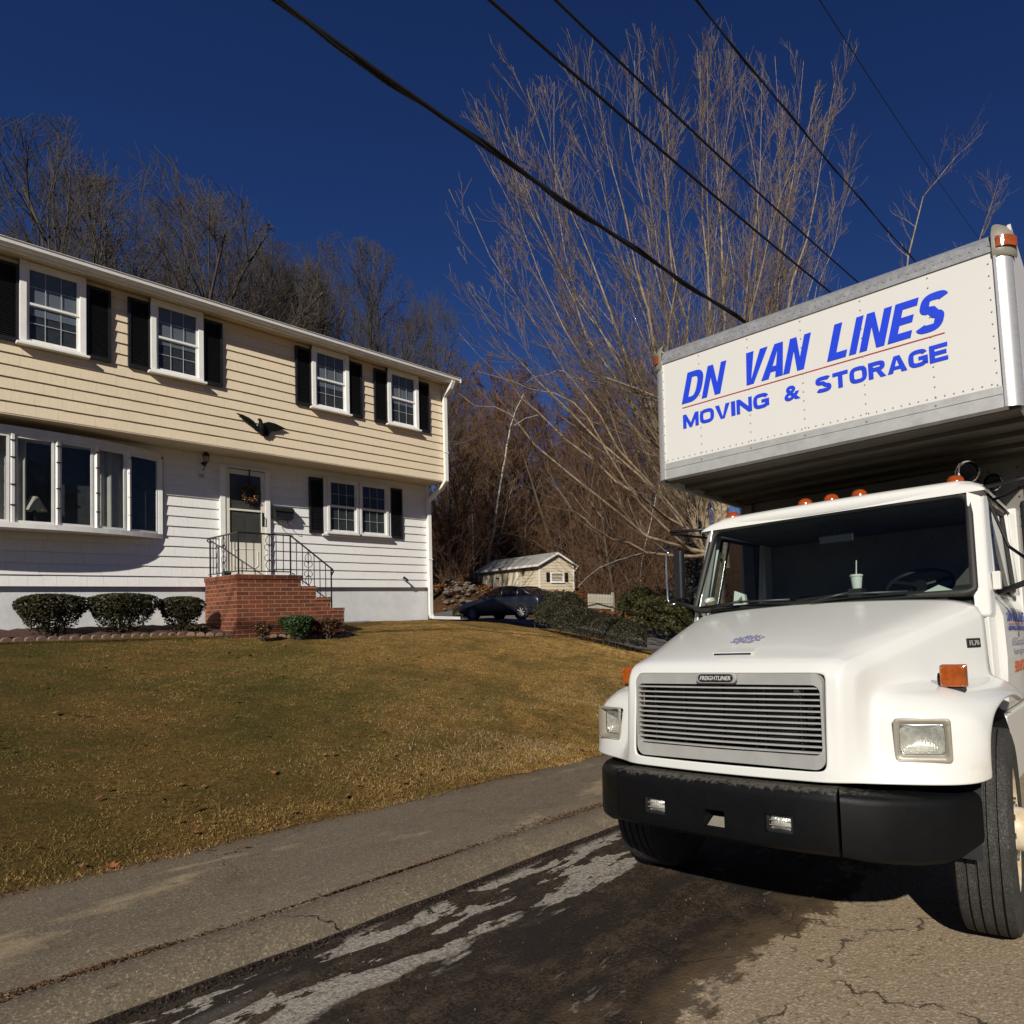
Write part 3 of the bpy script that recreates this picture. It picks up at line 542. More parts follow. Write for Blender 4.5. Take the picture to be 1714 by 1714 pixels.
# downspout: down the upper corner, back under the overhang, down the lower corner, out on the grass
def rect_path(mb, pts, w_, d):
    for a, b in zip(pts, pts[1:]):
        a = Vector(a); b = Vector(b); t = (b - a).normalized(); s = Vector((1, 0, 0)) if abs(t.x) < .7 else Vector((0, 1, 0)); s = (s - t * s.dot(t)).normalized(); n = t.cross(s)
        a2 = a - t * .012; b2 = b + t * .012
        mb.hexa([a2 - s * w_ - n * d, a2 + s * w_ - n * d, a2 + s * w_ + n * d, a2 - s * w_ + n * d], [b2 - s * w_ - n * d, b2 + s * w_ - n * d, b2 + s * w_ + n * d, b2 - s * w_ + n * d])
mb = MB(); rect_path(mb, [(XR + .02, YE - .01, ZE - .09), (XR + .0, YE + .06, ZE - .24), (XR - .01, YU - .075, ZE - .40), (XR - .01, YU - .075, 4.55), (XR - .03, YU + .05, 4.42), (XR - .02, YL - .08, 4.16), (XR - .02, YL - .08, 1.45), (XR + .0, YL - .10, 1.37), (XR + .70, YL - .16, 1.33)], .045, .036)
ds = hp(mb, 'downspout', MT['white_trim'], bevel=.008, normals=True)
mb = MB().box(XR - .075, XR + .035, YL - .125, YL - .03, 2.75, 2.775).box(XR - .065, XR + .045, YU - .12, YU - .03, 5.2, 5.225); mb.obj('strap', MT['white_trim'], ds)
# double-hung window: frame, sill, two sashes, muntins, pane, blind
def dh_window(x0, x1, z0, z1, y, blind=True, cols=3, name='window', casing=.075, trim='white_trim', label=None):
    cx, cz = (x0 + x1) / 2, z0; y1 = y - .062
    W = MB(); t = casing
    W.box(x0, x0 + t, y1, y + .02, z0, z1).box(x1 - t, x1, y1, y + .02, z0, z1).box(x0, x1, y1 + .002, y + .02, z1 - t, z1 - .001).box(x0, x1, y1 + .002, y + .02, z0 + .001, z0 + t * .7)
    fr_ = hp(W, name, MT[trim], bevel=.005)
    if label: fr_['label'] = label
    hs = MB().box(x0 - .035, x1 + .035, y1 - .045, y + .01, z0 - .032, z0 + .004); hs.obj('sill', MT[trim], fr_, bevel=.004)
    ax, bx_, az, bz = x0 + t, x1 - t, z0 + t * .7, z1 - t; mz = (az + bz) / 2 + .01
    for nm, lo, hi, yy in (('lower_sash', az, mz, y - .012), ('upper_sash', mz - .02, bz, y - .028)):
        f = .030; M_ = MB().box(ax, ax + f, yy - .012, yy + .012, lo, hi).box(bx_ - f, bx_, yy - .012, yy + .012, lo, hi).box(ax + f, bx_ - f, yy - .011, yy + .011, lo, lo + f + .004).box(ax + f, bx_ - f, yy - .011, yy + .011, hi - f - .004, hi)
        gx0, gx1, gz0, gz1 = ax + f, bx_ - f, lo + f, hi - f
        for i in range(1, cols): q = gx0 + (gx1 - gx0) * i / cols; M_.box(q - .0045, q + .0045, yy + .003, yy + .007, gz0, gz1)
        q = (gz0 + gz1) / 2; M_.box(gx0, gx1, yy + .0025, yy + .0065, q - .0045, q + .0045)
        so_ = M_.obj(nm, MT[trim], fr_)
    MB().box(ax + .01, bx_ - .01, y - .0135, y - .0125, az, mz).box(ax + .01, bx_ - .01, y - .029, y - .028, mz, bz).obj('pane', MT['glass'], fr_)
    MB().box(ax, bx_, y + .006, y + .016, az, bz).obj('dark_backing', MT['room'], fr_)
    if blind: MB().box(ax + .03, bx_ - .03, y - .004, y + .002, mz - .10 - .05 * blind, bz).obj('blind', MT['blind'], fr_)
    return fr_
def shutter(x0, x1, z0, z1, y):
    yb = y - .03; yf = y - .065; w_ = .035; mb = MB()
    mb.box(x0, x0 + w_, yf, yb + .01, z0, z1).box(x1 - w_, x1, yf, yb + .01, z0, z1).box(x0 + w_, x1 - w_, yf + .001, yb + .01, z0, z0 + .06).box(x0 + w_, x1 - w_, yf + .001, yb + .01, z1 - .05, z1)
    mb.box(x0 + w_, x1 - w_, yb - .005, yb, z0, z1)
    z = z0 + .075
    while z < z1 - .07:
        mb.hexa([(x0 + w_, yf + .006, z), (x1 - w_, yf + .006, z), (x1 - w_, yf + .010, z + .003), (x0 + w_, yf + .010, z + .003)], [(x0 + w_, yb - .006, z + .020), (x1 - w_, yb - .006, z + .020), (x1 - w_, yb - .002, z + .023), (x0 + w_, yb - .002, z + .023)]); z += .030
    return mb
for i, (a, b) in enumerate([(2.045, 2.775), (3.575, 4.312), (6.12, 6.855), (7.698, 8.432)]):
    xa, z0 = U(a, 5.635); xb, z1 = U(b, 6.865); dh_window(xa, xb, z0, z1, YU - .036, blind=(1.2, .3, 1, .5)[i])
dh_window(-.9, -.17, *[U(0, q)[1] for q in (5.635, 6.865)], YU - .036)
sp_ = [(1.755, 2.045), (2.785, 3.077), (3.292, 3.580), (4.315, 4.610), (5.822, 6.132), (6.848, 7.152), (7.405, 7.706), (8.424, 8.726), (-.16, .13), (-1.2, -.91)]
sh0 = None
for a, b in sp_:
    xa, z0 = U(a, 5.63); xb, z1 = U(b, 6.785)
    if sh0 is None: sh0 = hp(shutter(-.145, .145, 0, z1 - z0, 0), 'shutter', MT['shutter'])

    if a == sp_[0][0]: s_ = sh0
    else: s_ = sh0.copy(); col.objects.link(s_)
    s_.location = ((xa + xb) / 2 - 4.5, YU - 15, z0 - 1.4)
# lower double window
fr_ = None
for a, b in ((6.70, 7.30), (7.38, 7.98)): dh_window(a - .03, b + .03, 3.235, 4.385, YL - .036, blind=0, casing=.05, trim='trim_grey')
mb = MB().box(6.60, 6.675, YL - .075, YL, 3.20, 4.40).box(8.005, 8.07, YL - .075, YL, 3.20, 4.40).box(6.675, 8.005, YL - .075, YL, 4.383, 4.43).box(7.328, 7.352, YL - .07, YL, 3.24, 4.383).box(6.57, 8.10, YL - .11, YL, 3.165, 3.205)
hp(mb, 'window_casing', MT['trim_grey'], bevel=.004)
s2 = None
for a, b in ((6.325, 6.615), (8.075, 8.365)):
    if s2 is None: s2 = hp(shutter(-.145, .145, 0, 1.15, 0), 'shutter', MT['shutter']); s_ = s2
    else: s_ = s2.copy(); col.objects.link(s_)
    s_.location = ((a + b) / 2 - 4.5, YL - 15, 3.21 - 1.4)
# bow window: five sides on a shallow arc, really hollow
bowc = []
nb = 6
bx0, bx1 = -.36, 3.86; xm = (bx0 + bx1) / 2; hw = (bx1 - bx0) / 2; dep = .46
MX = [-.36, .14, .57, 1.02, 1.50, 2.0, 2.48, 2.94, 3.37, 3.86]; nb = len(MX) - 1
def bow_y(x, add=0): return YL - .035 - (dep + add) * max(0, 1 - abs((x - xm) / (hw + add)) ** 2.6)
for x in MX: bowc.append((x, bow_y(x)))
bow = empty('bow_window', (0, 0, 0), parent=house); bow.location = HL; bow['label'] = 'wide curved bow window with white mullions'
def arc(f=1.0, add=0, n=28):
    out = []
    for i in range(n + 1):
        th = math.sin((-1 + 2 * i / n) * math.pi / 2); x_ = xm + (hw + add) * th; out.append((x_, bow_y(x_, add)))
    return out
def slab(z0, z1, add): A = arc(add=add); return MB().prism([(x, y, z0) for x, y in A] , (0, 0, z1 - z0))
slab(2.925, 3.005, .05).obj('bow_sill', MT['white_trim'], bow, normals=True)
slab(4.30, 4.42, .03).obj('bow_head', MT['trim_grey'], bow, normals=True)
for i, (x, y) in enumerate(bowc):
    r = .019 if 0 < i < nb else .035; mb = MB(); n = (Vector((x - xm, (y - YL) * 3.0, 0))).normalized() if 0 < i < nb else Vector((1 if i else -1, 0, 0)); s = Vector((-n.y, n.x, 0)); p = Vector((x, y, 0))
    q = [p + s * r + n * .035, p - s * r + n * .035, p - s * r - n * .03, p + s * r - n * .03]; mb.hexa([Vector((v.x, v.y, 3.0)) for v in q], [Vector((v.x, v.y, 4.31)) for v in q]); mu = mb.obj('mullion', MT['white_trim'], bow, normals=True, bevel=.004)
    if 0 < i < nb:
        for z in (3.25, 3.55, 3.95, 4.2): pp = p + n * .036; MB().box(pp.x - .028, pp.x + .028, pp.y - .012, pp.y + .004, z, z + .016).obj('hinge', MT['black_iron'], mu)
for (xa, ya), (xb, yb) in zip(bowc, bowc[1:]):
    a = Vector((xa, ya, 0)); b = Vector((xb, yb, 0)); d = (b - a).normalized(); n = Vector((-d.y, d.x, 0)); a += d * .03; b -= d * .03
    def strip(p, q, z0, z1, th=.015): return MB().hexa([p + n * -th + Vector((0, 0, z0)), q + n * -th + Vector((0, 0, z0)), q + n * th + Vector((0, 0, z0)), p + n * th + Vector((0, 0, z0))], [p + n * -th + Vector((0, 0, z1)), q + n * -th + Vector((0, 0, z1)), q + n * th + Vector((0, 0, z1)), p + n * th + Vector((0, 0, z1))])
    s_ = strip(a, a + d * .022, 3.005, 4.30); t2 = strip(b - d * .03, b, 3.005, 4.30); s_.add(t2.v, t2.f); t2 = strip(a + d * .03, b - d * .03, 3.005, 3.04); s_.add(t2.v, t2.f); t2 = strip(a + d * .03, b - d * .03, 4.26, 4.30); s_.add(t2.v, t2.f)
    f_ = s_.obj('casement', MT['trim_grey'], bow)
    strip(a + d * .03, b - d * .03, 3.04, 4.26, .002).obj('pane', MT['glass'], f_)
def curtain(x0, x1, y, z0, z1, name='curtain'):
    n = int((x1 - x0) / .02) + 3; mb = MB(); mb.grid([[(x0 + (x1 - x0) * i / n, y + .035 * math.sin(i * 1.05) + .012 * math.sin(i * 2.7), z) for i in range(n + 1)] for z in (z0, z1)]); return mb.obj(name, MT['curtain'], bow, smooth='all')
curtain(1.90, 2.18, YL - .26, 3.01, 4.28); curtain(2.98, 3.40, YL - .16, 3.01, 4.28); curtain(1.05, 1.4, YL - .26, 3.01, 4.28); curtain(.0, .5, YL - .16, 3.01, 4.28)
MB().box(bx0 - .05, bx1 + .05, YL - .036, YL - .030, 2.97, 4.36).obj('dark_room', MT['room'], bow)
lamp = empty('table_lamp', (2.28, YL - .2, 3.01), 'pale table lamp with a tapered shade glimpsed behind the bow window', 'lamp')
MB().lathe([(.045, .27), (.145, .05)], (0, 0, .17), (0, 0, 1), 20).obj('lamp_shade', MT['lampshade'], lamp, smooth=True)
MB().lathe([(.05, 0), (.05, .015), (.018, .03), (.035, .10), (.03, .18), (.01, .25), (.01, .3)], (0, 0, 0), (0, 0, 1), 14).obj('lamp_base', MT['dark'], lamp, smooth=True)
# entrance
dr = empty('entry_door', (5.17, YL, 2.43), parent=house, label='cream storm door with tall glass'); dr.location = (5.17 - 4.5, YL - 15, 2.43 - 1.4)
def dp(mb, nm, mt, par=None, **k): return mb.obj(nm, mt, par or dr, loc=(0, 0, 0) if par else None, **k)
D = MB().box(-.42, -.335, -.075, 0, -.17, 1.93).box(.335, .42, -.075, 0, -.17, 1.93).box(-.335, .335, -.075, 0, 1.86, 1.93).box(-.36, .36, -.11, 0, -.20, -.155); dp(D, 'door_casing', MT['white_trim'], bevel=.004)
D = MB().box(-.333, -.262, -.06, -.03, -.15, 1.857).box(.262, .333, -.06, -.03, -.15, 1.857).box(-.262, .262, -.059, -.03, 1.79, 1.857).box(-.262, .262, -.059, -.03, -.15, .50)
D.box(-.262, .262, -.062, -.035, 1.10, 1.135)
sdr = dp(D, 'storm_door', MT['door_cream'], bevel=.004)
ol = [(-.20, .04), (.15, .04), (.20, .09), (.20, .35), (.15, .40), (-.15, .40), (-.20, .35)]; pm = MB(); pm.tube([(x, -.062, z - .02) for x, z in ol + ol[:2]], .007, 6, False); pm.obj('panel_moulding', MT['door_cream'], sdr, smooth='all')
MB().box(-.262, .262, -.052, -.050, .50, 1.79).obj('glass_pane', MT['glass'], sdr)
dp(MB().box(-.33, .33, -.036, -.030, -.15, 1.85).box(-.2, -.02, -.040, -.036, .62, 1.0).box(.03, .2, -.040, -.036, .62, 1.0), 'inner_door', mat('inner_door_paint', (.10, .09, .075), .7))
hd = MB().tube([(.30, -.062, .86), (.30, -.10, .86), (.30, -.10, 1.02), (.30, -.062, 1.02)], .009, 8); hd.box(.275, .312, -.064, -.058, .83, 1.10); hd.obj('handle', MT['black_iron'], sdr)
dp(MB().tube([(-.30, -.078, 1.885), (.33, -.078, 1.885)], .008, 6), 'door_closer', MT['black_iron'])
# house number
nm = text_mb('25', 4.43, 4.515, 4.085, 4.145, YL - .03, .012, 0, .006); nm.obj('house_number', mat('number_grey', (.32, .24, .24), .6), house, loc=HL)
# small side entry roof and dark wall behind the corner
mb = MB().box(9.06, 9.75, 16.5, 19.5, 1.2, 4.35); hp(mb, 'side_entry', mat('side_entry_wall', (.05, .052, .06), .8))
mb = MB().prism([(9.06, 16.2, 4.62), (9.95, 16.2, 4.36), (9.95, 16.2, 4.42), (9.06, 16.2, 4.70)], (0, 3.6, 0)); hp(mb, 'side_entry_roof', MT['trim_grey'], normals=True)
mb = MB().box(9.30, 9.36, 14.4, 14.46, 1.95, 6.1); hp(mb, 'corner_pipe', MT['white_trim'])
hp(MB().tube([(8.35, YL - .05, 2.30), (8.38, YL - .14, 2.28), (8.40, YL - .14, 2.22)], .014, 8).tube([(8.33, YL - .12, 2.33), (8.43, YL - .15, 2.24)], .02, 8), 'hose_bib', MT['black_iron'])
# ---------------------------------------------------------------- things on and before the house
def EP(x, z): return U(x, z)
ex, ez = U(5.22, 5.05)
eg = [(-.41, .165), (-.30, .155), (-.20, .12), (-.12, .07), (-.07, -.015), (-.045, .04), (-.02, .065), (.01, .055), (.0, .02), (.05, .085), (.12, .115), (.22, .11), (.32, .08), (.42, .045), (.37, .035), (.36, .02), (.31, .01), (.31, -.01), (.26, -.015), (.25, -.035), (.20, -.035), (.16, -.06), (.13, -.12), (.12, -.165), (.09, -.15), (.07, -.19), (.045, -.15), (.02, -.175), (0, -.14), (-.03, -.10), (-.08, -.09), (-.12, -.05), (-.15, -.04), (-.16, -.0), (-.21, .01), (-.22, .045), (-.27, .05), (-.28, .085), (-.33, .09), (-.35, .125)]
eagle = empty('eagle_ornament', (ex, YU - .03, ez), 'black metal eagle with spread wings mounted on the cream siding', 'ornament')
bm_ = MB(); bm_.prism([(x, -.045, z) for x, z in eg], (0, .03, 0)); bm_.obj('wings', MT['eagle'], eagle, normals=True, bevel=.008)
bm_ = MB(); bm_.lathe([(.005, 0), (.045, .06), (.062, .14), (.045, .20), (.03, .23), (.032, .26), (.01, .29)], (.02, -.05, -.15), (-.18, 0, 1), 14); bm_.tube([(-.025, -.06, .125), (-.065, -.065, .12), (-.075, -.065, .10)], [.018, .012, .004], 8)
for i in range(6): bm_.tube([(.10 + i * .04, -.048, .10 - .008 * i), (.12 + i * .035, -.05, -.02)], .006, 5); bm_.tube([(-.10 - i * .04, -.048, .04 + .018 * i), (-.12 - i * .03, -.05, -.02 + .02 * i)], .006, 5)
bm_.obj('body', MT['eagle'], eagle, smooth=True)
ln = empty('wall_lantern', (4.505, YL - .03, 4.22), 'ornate black wall lantern beside the storm door above the house number', 'lantern')
b = MB().tube([(0, 0, .12), (0, -.06, .05), (0, -.12, .06), (0, -.13, .12)], .009, 8).lathe([(.035, 0), (.03, .012), (.0, .02)], (0, .0, .12), (0, -1, 0), 12).tube([(0, -.02, .0), (-.03, -.05, -.01), (0, -.08, .03)], .007, 6); b.obj('bracket', MT['black_iron'], ln, smooth=True)
MB().lathe([(.03, 0), (.05, .12), (.05, .125)], (0, -.13, .13), (0, 0, 1), 6).obj('glass', MT['lens'], ln)
b = MB().lathe([(.005, -.03), (.02, -.02), (.034, .0), (.02, .005)], (0, -.13, .125), (0, 0, 1), 8).lathe([(.062, .12), (.06, .135), (.03, .17), (.012, .185), (.016, .20), (.0, .22)], (0, -.13, .125), (0, 0, 1), 8)
for j in range(6): g = j * math.pi / 3; b.tube([(.031 * math.cos(g), -.13 + .031 * math.sin(g), .125), (.052 * math.cos(g), -.13 + .052 * math.sin(g), .25)], .004, 4)
b.obj('cage', MT['black_iron'], ln, smooth=True)
mbx = empty('mailbox', (5.80, YL - .03, 3.42), 'black wall mailbox with curled newspaper hooks right of the door', 'mailbox')
b = MB(); b.prism([(-.17, -.15, .02), (-.17, 0, .0), (-.17, 0, .24), (-.17, -.10, .22), (-.17, -.15, .16)], (.34, 0, 0)); b.obj('box', MT['black_iron'], mbx, normals=True, bevel=.012)
b = MB(); b.prism([(-.185, -.165, .15), (-.185, -.10, .225), (-.185, 0, .255), (-.185, 0, .262), (-.185, -.105, .235), (-.185, -.175, .155)], (.37, 0, 0)); b.obj('lid', MT['black_iron'], mbx, normals=True)
for s in (-.09, .09):
    MB().tube([(s, -.06, 0), (s, -.06, -.06), (s + .01, -.08, -.11), (s + .02, -.13, -.12), (s + .02, -.16, -.09), (s + .02, -.15, -.07)], .006, 6).obj('hook', MT['black_iron'], mbx)
wr_ = empty('door_wreath', (5.22, YL - .10, 3.87), 'dried brown wreath hanging from a strap on the storm door glass', 'wreath')
r = random.Random(5); b = MB(); b2 = MB()
for i in range(420):
    g = r.uniform(0, 6.283); rr = .125 + r.gauss(0, .028); p = Vector((rr * math.cos(g), r.uniform(-.05, .02), rr * math.sin(g))); d = Vector((r.uniform(-1, 1), r.uniform(-1, .3), r.uniform(-1, 1))).normalized() * r.uniform(.02, .05); s = d.cross(Vector((r.uniform(-1, 1), r.uniform(-1, 1), r.uniform(-1, 1)))).normalized() * .011
    (b2 if r.random() < .22 else b).add([p - d * .5, p + s, p + d * .5, p - s], [(0, 1, 2, 3)])
b.lathe([(.02 * math.cos(t) + .125, .02 * math.sin(t)) for t in fr(0, 2 * math.pi, 8)], (0, 0, 0), (0, 1, 0), 28)
b.obj('ring', MT['wreath'], wr_); b2.obj('leaves', MT['wreath_leaf'], wr_); MB().box(-.012, .012, -.005, .0, .12, .46).obj('strap', MT['black_iron'], wr_)
# brick stoop
st = empty('brick_stoop', (5.1, 13.1, 1.3), 'red brick front stoop with steps down to the right', 'stoop'); SL = (-5.1, -13.1, -1.3)
S = MB().box(4.52, 5.54, 12.4, YL - .02, 1.0, 2.17); S.obj('brick_platform', MT['brick'], st, loc=SL)
S = MB().box(4.505, 5.56, 12.385, YL - .015, 2.173, 2.25); S.obj('brick_coping', MT['brick'], st, loc=SL, bevel=.006)
for i, (a, z) in enumerate(((5.545, 2.055), (5.805, 1.85), (6.06, 1.645))):
    S = MB().box(a, a + .255, 12.4 + .002 * i, YL - .03, 1.0, z - .07); sp3 = S.obj('step', MT['brick'], st, loc=SL)
    MB().box(a - .012 if i else a + .018, a + .262, 12.388 + .002 * i, YL - .03, z - .068, z).obj('tread', MT['brick'], sp3, bevel=.006)
MB().box(4.75, 5.5, YL - .55, YL - .10, 2.252, 2.27).obj('door_step', MT['concrete'], st, loc=SL, bevel=.005)
# iron railing
rl = empty('iron_railing', (4.9, 12.5, 2.25), 'black wrought iron railing with scrollwork round the brick stoop', 'railing'); RL = (-4.9, -12.5, -2.25)
def scroll(mb, c, ux, h, w_):
    c = Vector(c); ux = Vector(ux); 
    for sg in (-1, 1):
        for zg, z0 in ((1, .0), (-1, .0)):
            pts = []
            for k in range(15):
                t = k / 14; g = t * 4.6; rad = w_ * .42 * (1 - .75 * t) + .004
                pts.append(c + ux * sg * (w_ * .10 + rad * math.sin(g)) + Vector((0, 0, zg * (.035 + w_ * .42 - rad * math.cos(g) * 1.0))))
            mb.tube(pts, .0055, 5)
        pts = [c + ux * sg * (w_ * .34 * math.sin(t * math.pi)) + Vector((0, 0, h * (.5 - .32 * t))) for t in fr(0, 1, 8)]; mb.tube(pts, .0055, 5)
        pts = [c + ux * sg * (w_ * .34 * math.sin(t * math.pi)) + Vector((0, 0, -h * (.5 - .32 * t))) for t in fr(0, 1, 8)]; mb.tube(pts, .0055, 5)
yR = 12.46; z0, z1 = 2.31, 2.97
H = MB().tube([(4.57, YL - .05, z1 + .0), (4.57, yR, z1), (5.40, yR, z1), (6.14, yR, 2.37), (6.15, yR, 2.33), (6.11, yR, 2.26)], .015, 6); H.tube([(4.57, YL - .06, z1), (4.55, YL - .04, z1 - .04), (4.57, YL - .02, z1 - .05)], .012, 6); H.obj('handrail', MT['black_iron'], rl, loc=RL)
H = MB().tube([(4.57, YL - .05, z0), (4.57, yR, z0), (5.40, yR, z0)], .010, 6).tube([(5.42, yR, z0 - .02), (6.10, yR, 1.76)], .010, 6); H.obj('bottom_rail', MT['black_iron'], rl, loc=RL)
for x, y, zb, zt_ in ((4.57, yR, 2.25, z1), (5.395, yR, 2.25, z1), (6.11, yR, 1.62, 2.39), (4.57, YL - .12, 2.25, z1)): MB().tube([(x, y, zb), (x, y, zt_)], .014, 6).lathe([(.03, 0), (.03, .01)], (x, y, zb), (0, 0, 1), 10).obj('post', MT['black_iron'], rl, loc=RL)
bals = [(4.57, yR + (YL - .12 - yR) * i / 9, z0, z1) for i in (1, 2, 3, 6, 7, 8)] + [(4.57 + .118 * i, yR, z0, z1) for i in (1, 2, 3, 5, 6) ] + [(5.395 + .102 * i, yR, z0 - .06 - .082 * i, z1 - .83 * .102 * i) for i in (1, 2, 4, 5, 6)]
b0 = None
for x, y, a, b in bals:
    if b0 is None: b0 = o_ = MB().tube([(0, 0, 0), (0, 0, 1)], .0075, 5).obj('baluster', MT['black_iron'], rl)
    else: o_ = b0.copy(); col.objects.link(o_)
    o_.location = (x - 4.9, y - 12.5, a - 2.25); o_.scale = (1, 1, b - a)
S = MB(); scroll(S, (4.57, yR + .62, 2.64), (0, 1, 0), .64, .19); S.tube([(4.57, yR + .62, z0), (4.57, yR + .62, z1)], .007, 5); S.obj('scroll', MT['black_iron'], rl, loc=RL)
S = MB(); scroll(S, (5.05, yR, 2.64), (1, 0, 0), .64, .17); S.tube([(5.05, yR, z0), (5.05, yR, z1)], .007, 5); S.obj('scroll', MT['black_iron'], rl, loc=RL)
S = MB(); scroll(S, (5.70, yR, 2.37), (1, 0, 0), .60, .16); S.tube([(5.70, yR, 2.07), (5.70, yR, 2.71)], .007, 5); S.obj('scroll', MT['black_iron'], rl, loc=RL)
tag(MB().box(4.55, 4.66, 13.0, 13.12, 2.25, 2.34).obj('door_bell_box', MT['black_iron'], bevel=.01), 'small black box on the left edge of the brick stoop', 'box')
# clipped shrubs
def quads(rng, P, Nn, s0, s1):
    n = len(P); a = rng.normal(size=(n, 3)); a /= np.linalg.norm(a, axis=1)[:, None]; b = np.cross(a, Nn + rng.normal(size=(n, 3)) * .5); b /= np.linalg.norm(b, axis=1)[:, None] + 1e-9
    s = rng.uniform(s0, s1, n)[:, None]; V = np.stack([P - a * s, P - b * s * .6, P + a * s, P + b * s * .6], 1); return V.reshape(-1, 3), np.arange(n * 4).reshape(-1, 4)
def shrub(name, x, y, rx, ry, h, mt, label, n=12000, seed=1, flat=.6, waist=.42, leafs=(.011, .026), group=None, cat='shrub', zb=None):
    rng = np.random.default_rng(seed); z0 = (zt(x, y) + .03) if zb is None else zb; root = empty(name, (x, y, z0), label, cat, group)
    t = rng.uniform(0, 1, n) ** .75; th = rng.uniform(0, 6.283, n); zz = t
    prof = np.where(zz < .72, waist + (1 - waist) * (zz / .72) ** .9, np.sqrt(np.maximum(0, 1 - ((zz - .72) / .29) ** 2.6)))
    dens = np.where(zz < .42, rng.uniform(0, 1, n) < .12 + .9 * zz, True)
    lump = 1 + .09 * np.sin(th * 3 + seed) + .07 * np.sin(th * 7 + zz * 9 + seed) + .05 * np.sin(th * 13 + zz * 21)
    rr = prof * lump * (1 - np.abs(rng.normal(0, .10, n))); k = rng.uniform(0, 1, n) < .40; rr = np.where(k, rr * rng.uniform(.25, .95, n), rr)
    zc = zz * h; 
    top = rng.uniform(0, 1, n) < .25; rt = np.sqrt(rng.uniform(0, 1, n)) * .86; rr = np.where(top, rt * lump, rr); zc = np.where(top, h * (1 - .16 * rt ** 3) - np.abs(rng.normal(0, .02, n)), zc)
    P = np.c_[np.cos(th) * rx * rr, np.sin(th) * ry * rr, zc][dens | top]; Nn = np.c_[P[:, 0], P[:, 1], (P[:, 2] - h * .5)]
    V, F = quads(rng, P, Nn, *leafs); np_obj('foliage', V, F, mt, root, nper=4)
    b = MB(); r = random.Random(seed)
    for i in range(18): g = r.uniform(0, 6.28); q = r.uniform(.35, .85); b.tube([(0.03 * math.cos(g), .03 * math.sin(g), -.05), (rx * q * .45 * math.cos(g), ry * q * .45 * math.sin(g), h * .3), (rx * q * math.cos(g), ry * q * math.sin(g), h * .8)], [.012, .008, .003], 5)
    b.obj('stems', MT['oak'], root); return root
shrub('clipped_yew', 2.36, 13.1, .40, .36, .60, MT['yew'], 'wide clipped dark yew, leftmost under the bow window', seed=2, group='clipped yews along the foundation')
shrub('clipped_yew', 3.19, 13.1, .44, .36, .62, MT['yew'], 'largest clipped dark yew, middle of the three by the foundation', seed=3, n=13500, group='clipped yews along the foundation')
shrub('clipped_yew', 3.965, 13.1, .31, .30, .57, MT['yew'], 'smallest clipped dark yew beside the brick stoop', seed=4, n=9000, group='clipped yews along the foundation')
shrub('small_shrub', 4.76, 12.02, .13, .13, .29, MT['brown_shrub'], 'little reddish brown shrub against the brick stoop front', seed=5, n=1400)
shrub('small_shrub', 5.32, 12.02, .28, .22, .40, MT['yew_green'], 'rounded green shrub in front of the brick stoop', seed=6, n=7500)
shrub('small_shrub', 5.84, 12.05, .22, .20, .33, MT['brown_shrub'], 'low brown-leaved shrub at the foot of the brick steps', seed=7, n=2600)
shrub('small_shrub', 4.12, 12.92, .16, .10, .10, MT['yew'], 'tiny dark tuft in the mulch left of the stoop corner', seed=8, n=900)
# ---------------------------------------------------------------- moving truck (x lateral, y rearwards, z up; leans with the crown of the road)
TM0 = ((0.00629, -0.99936, 0.03529), (0.9987, 0.00449, -0.0507), (0.05051, 0.03556, 0.99809))
TMX = Matrix(((TM0[0][0], TM0[1][0], TM0[2][0]), (TM0[0][1], TM0[1][1], TM0[2][1]), (TM0[0][2], TM0[1][2], TM0[2][2])))
truck = empty('moving_truck', (0, 0, 0), 'white box moving truck with blue lettering parked at the kerb, chrome-barred grille and black bumper', 'truck')
o_ = TMX @ Vector((-1.73, 5.0, -1.5)); TW = TMX.to_4x4(); TW.translation = (o_.x, o_.y, o_.z + 1.5); truck.matrix_world = TW
TL = (0, -5, 0)
def tp(mb, name, mt, par=None, **k): return mb.obj(name, MT[mt] if isinstance(mt, str) else mt, par or truck, loc=None if par else TL, **k)
def tw(x, y, z): return TW @ Vector((x, y - 5, z))
# hood and fenders: control cage, refined by subdivision
cols_x = [0, .20, .47, .555]
rows = []
def row(zn, yn, rest, dzc=0, dyc=0, xs=cols_x):
    r = []
    for i, x in enumerate(xs): k = (x / max(xs[3], .01)) ** 2; r.append((x, yn + dyc * k, zn + dzc * k))
    rows.append(r + rest)
row(.862, 2.735, [(.62, 2.79, .862), (.68, 2.83, .860), (.74, 2.87, .856), (.82, 2.91, .853), (1.03, 3.0, .850), (1.13, 3.09, .852), (1.168, 3.20, .862), (1.14, 3.22, .865)], dyc=.03)
row(.905, 2.735, [(.62, 2.79, .905), (.675, 2.84, .905), (.73, 2.89, .90), (.815, 2.925, .90), (1.03, 3.01, .90), (1.13, 3.10, .90), (1.168, 3.20, .905), (1.14, 3.22, .905)], dyc=.03)
row(.965, 2.74, [(.62, 2.79, .965), (.67, 2.85, .965), (.715, 2.92, .955), (.81, 2.945, .952), (1.03, 3.015, .952), (1.13, 3.10, .955), (1.168, 3.205, .96), (1.14, 3.225, .96)], dyc=.03)
row(1.13, 2.75, [(.62, 2.795, 1.13), (.667, 2.86, 1.13), (.70, 2.95, 1.13), (.805, 2.965, 1.128), (1.03, 3.03, 1.120), (1.13, 3.12, 1.10), (1.17, 3.22, 1.03), (1.14, 3.25, 1.025)], dyc=.03)
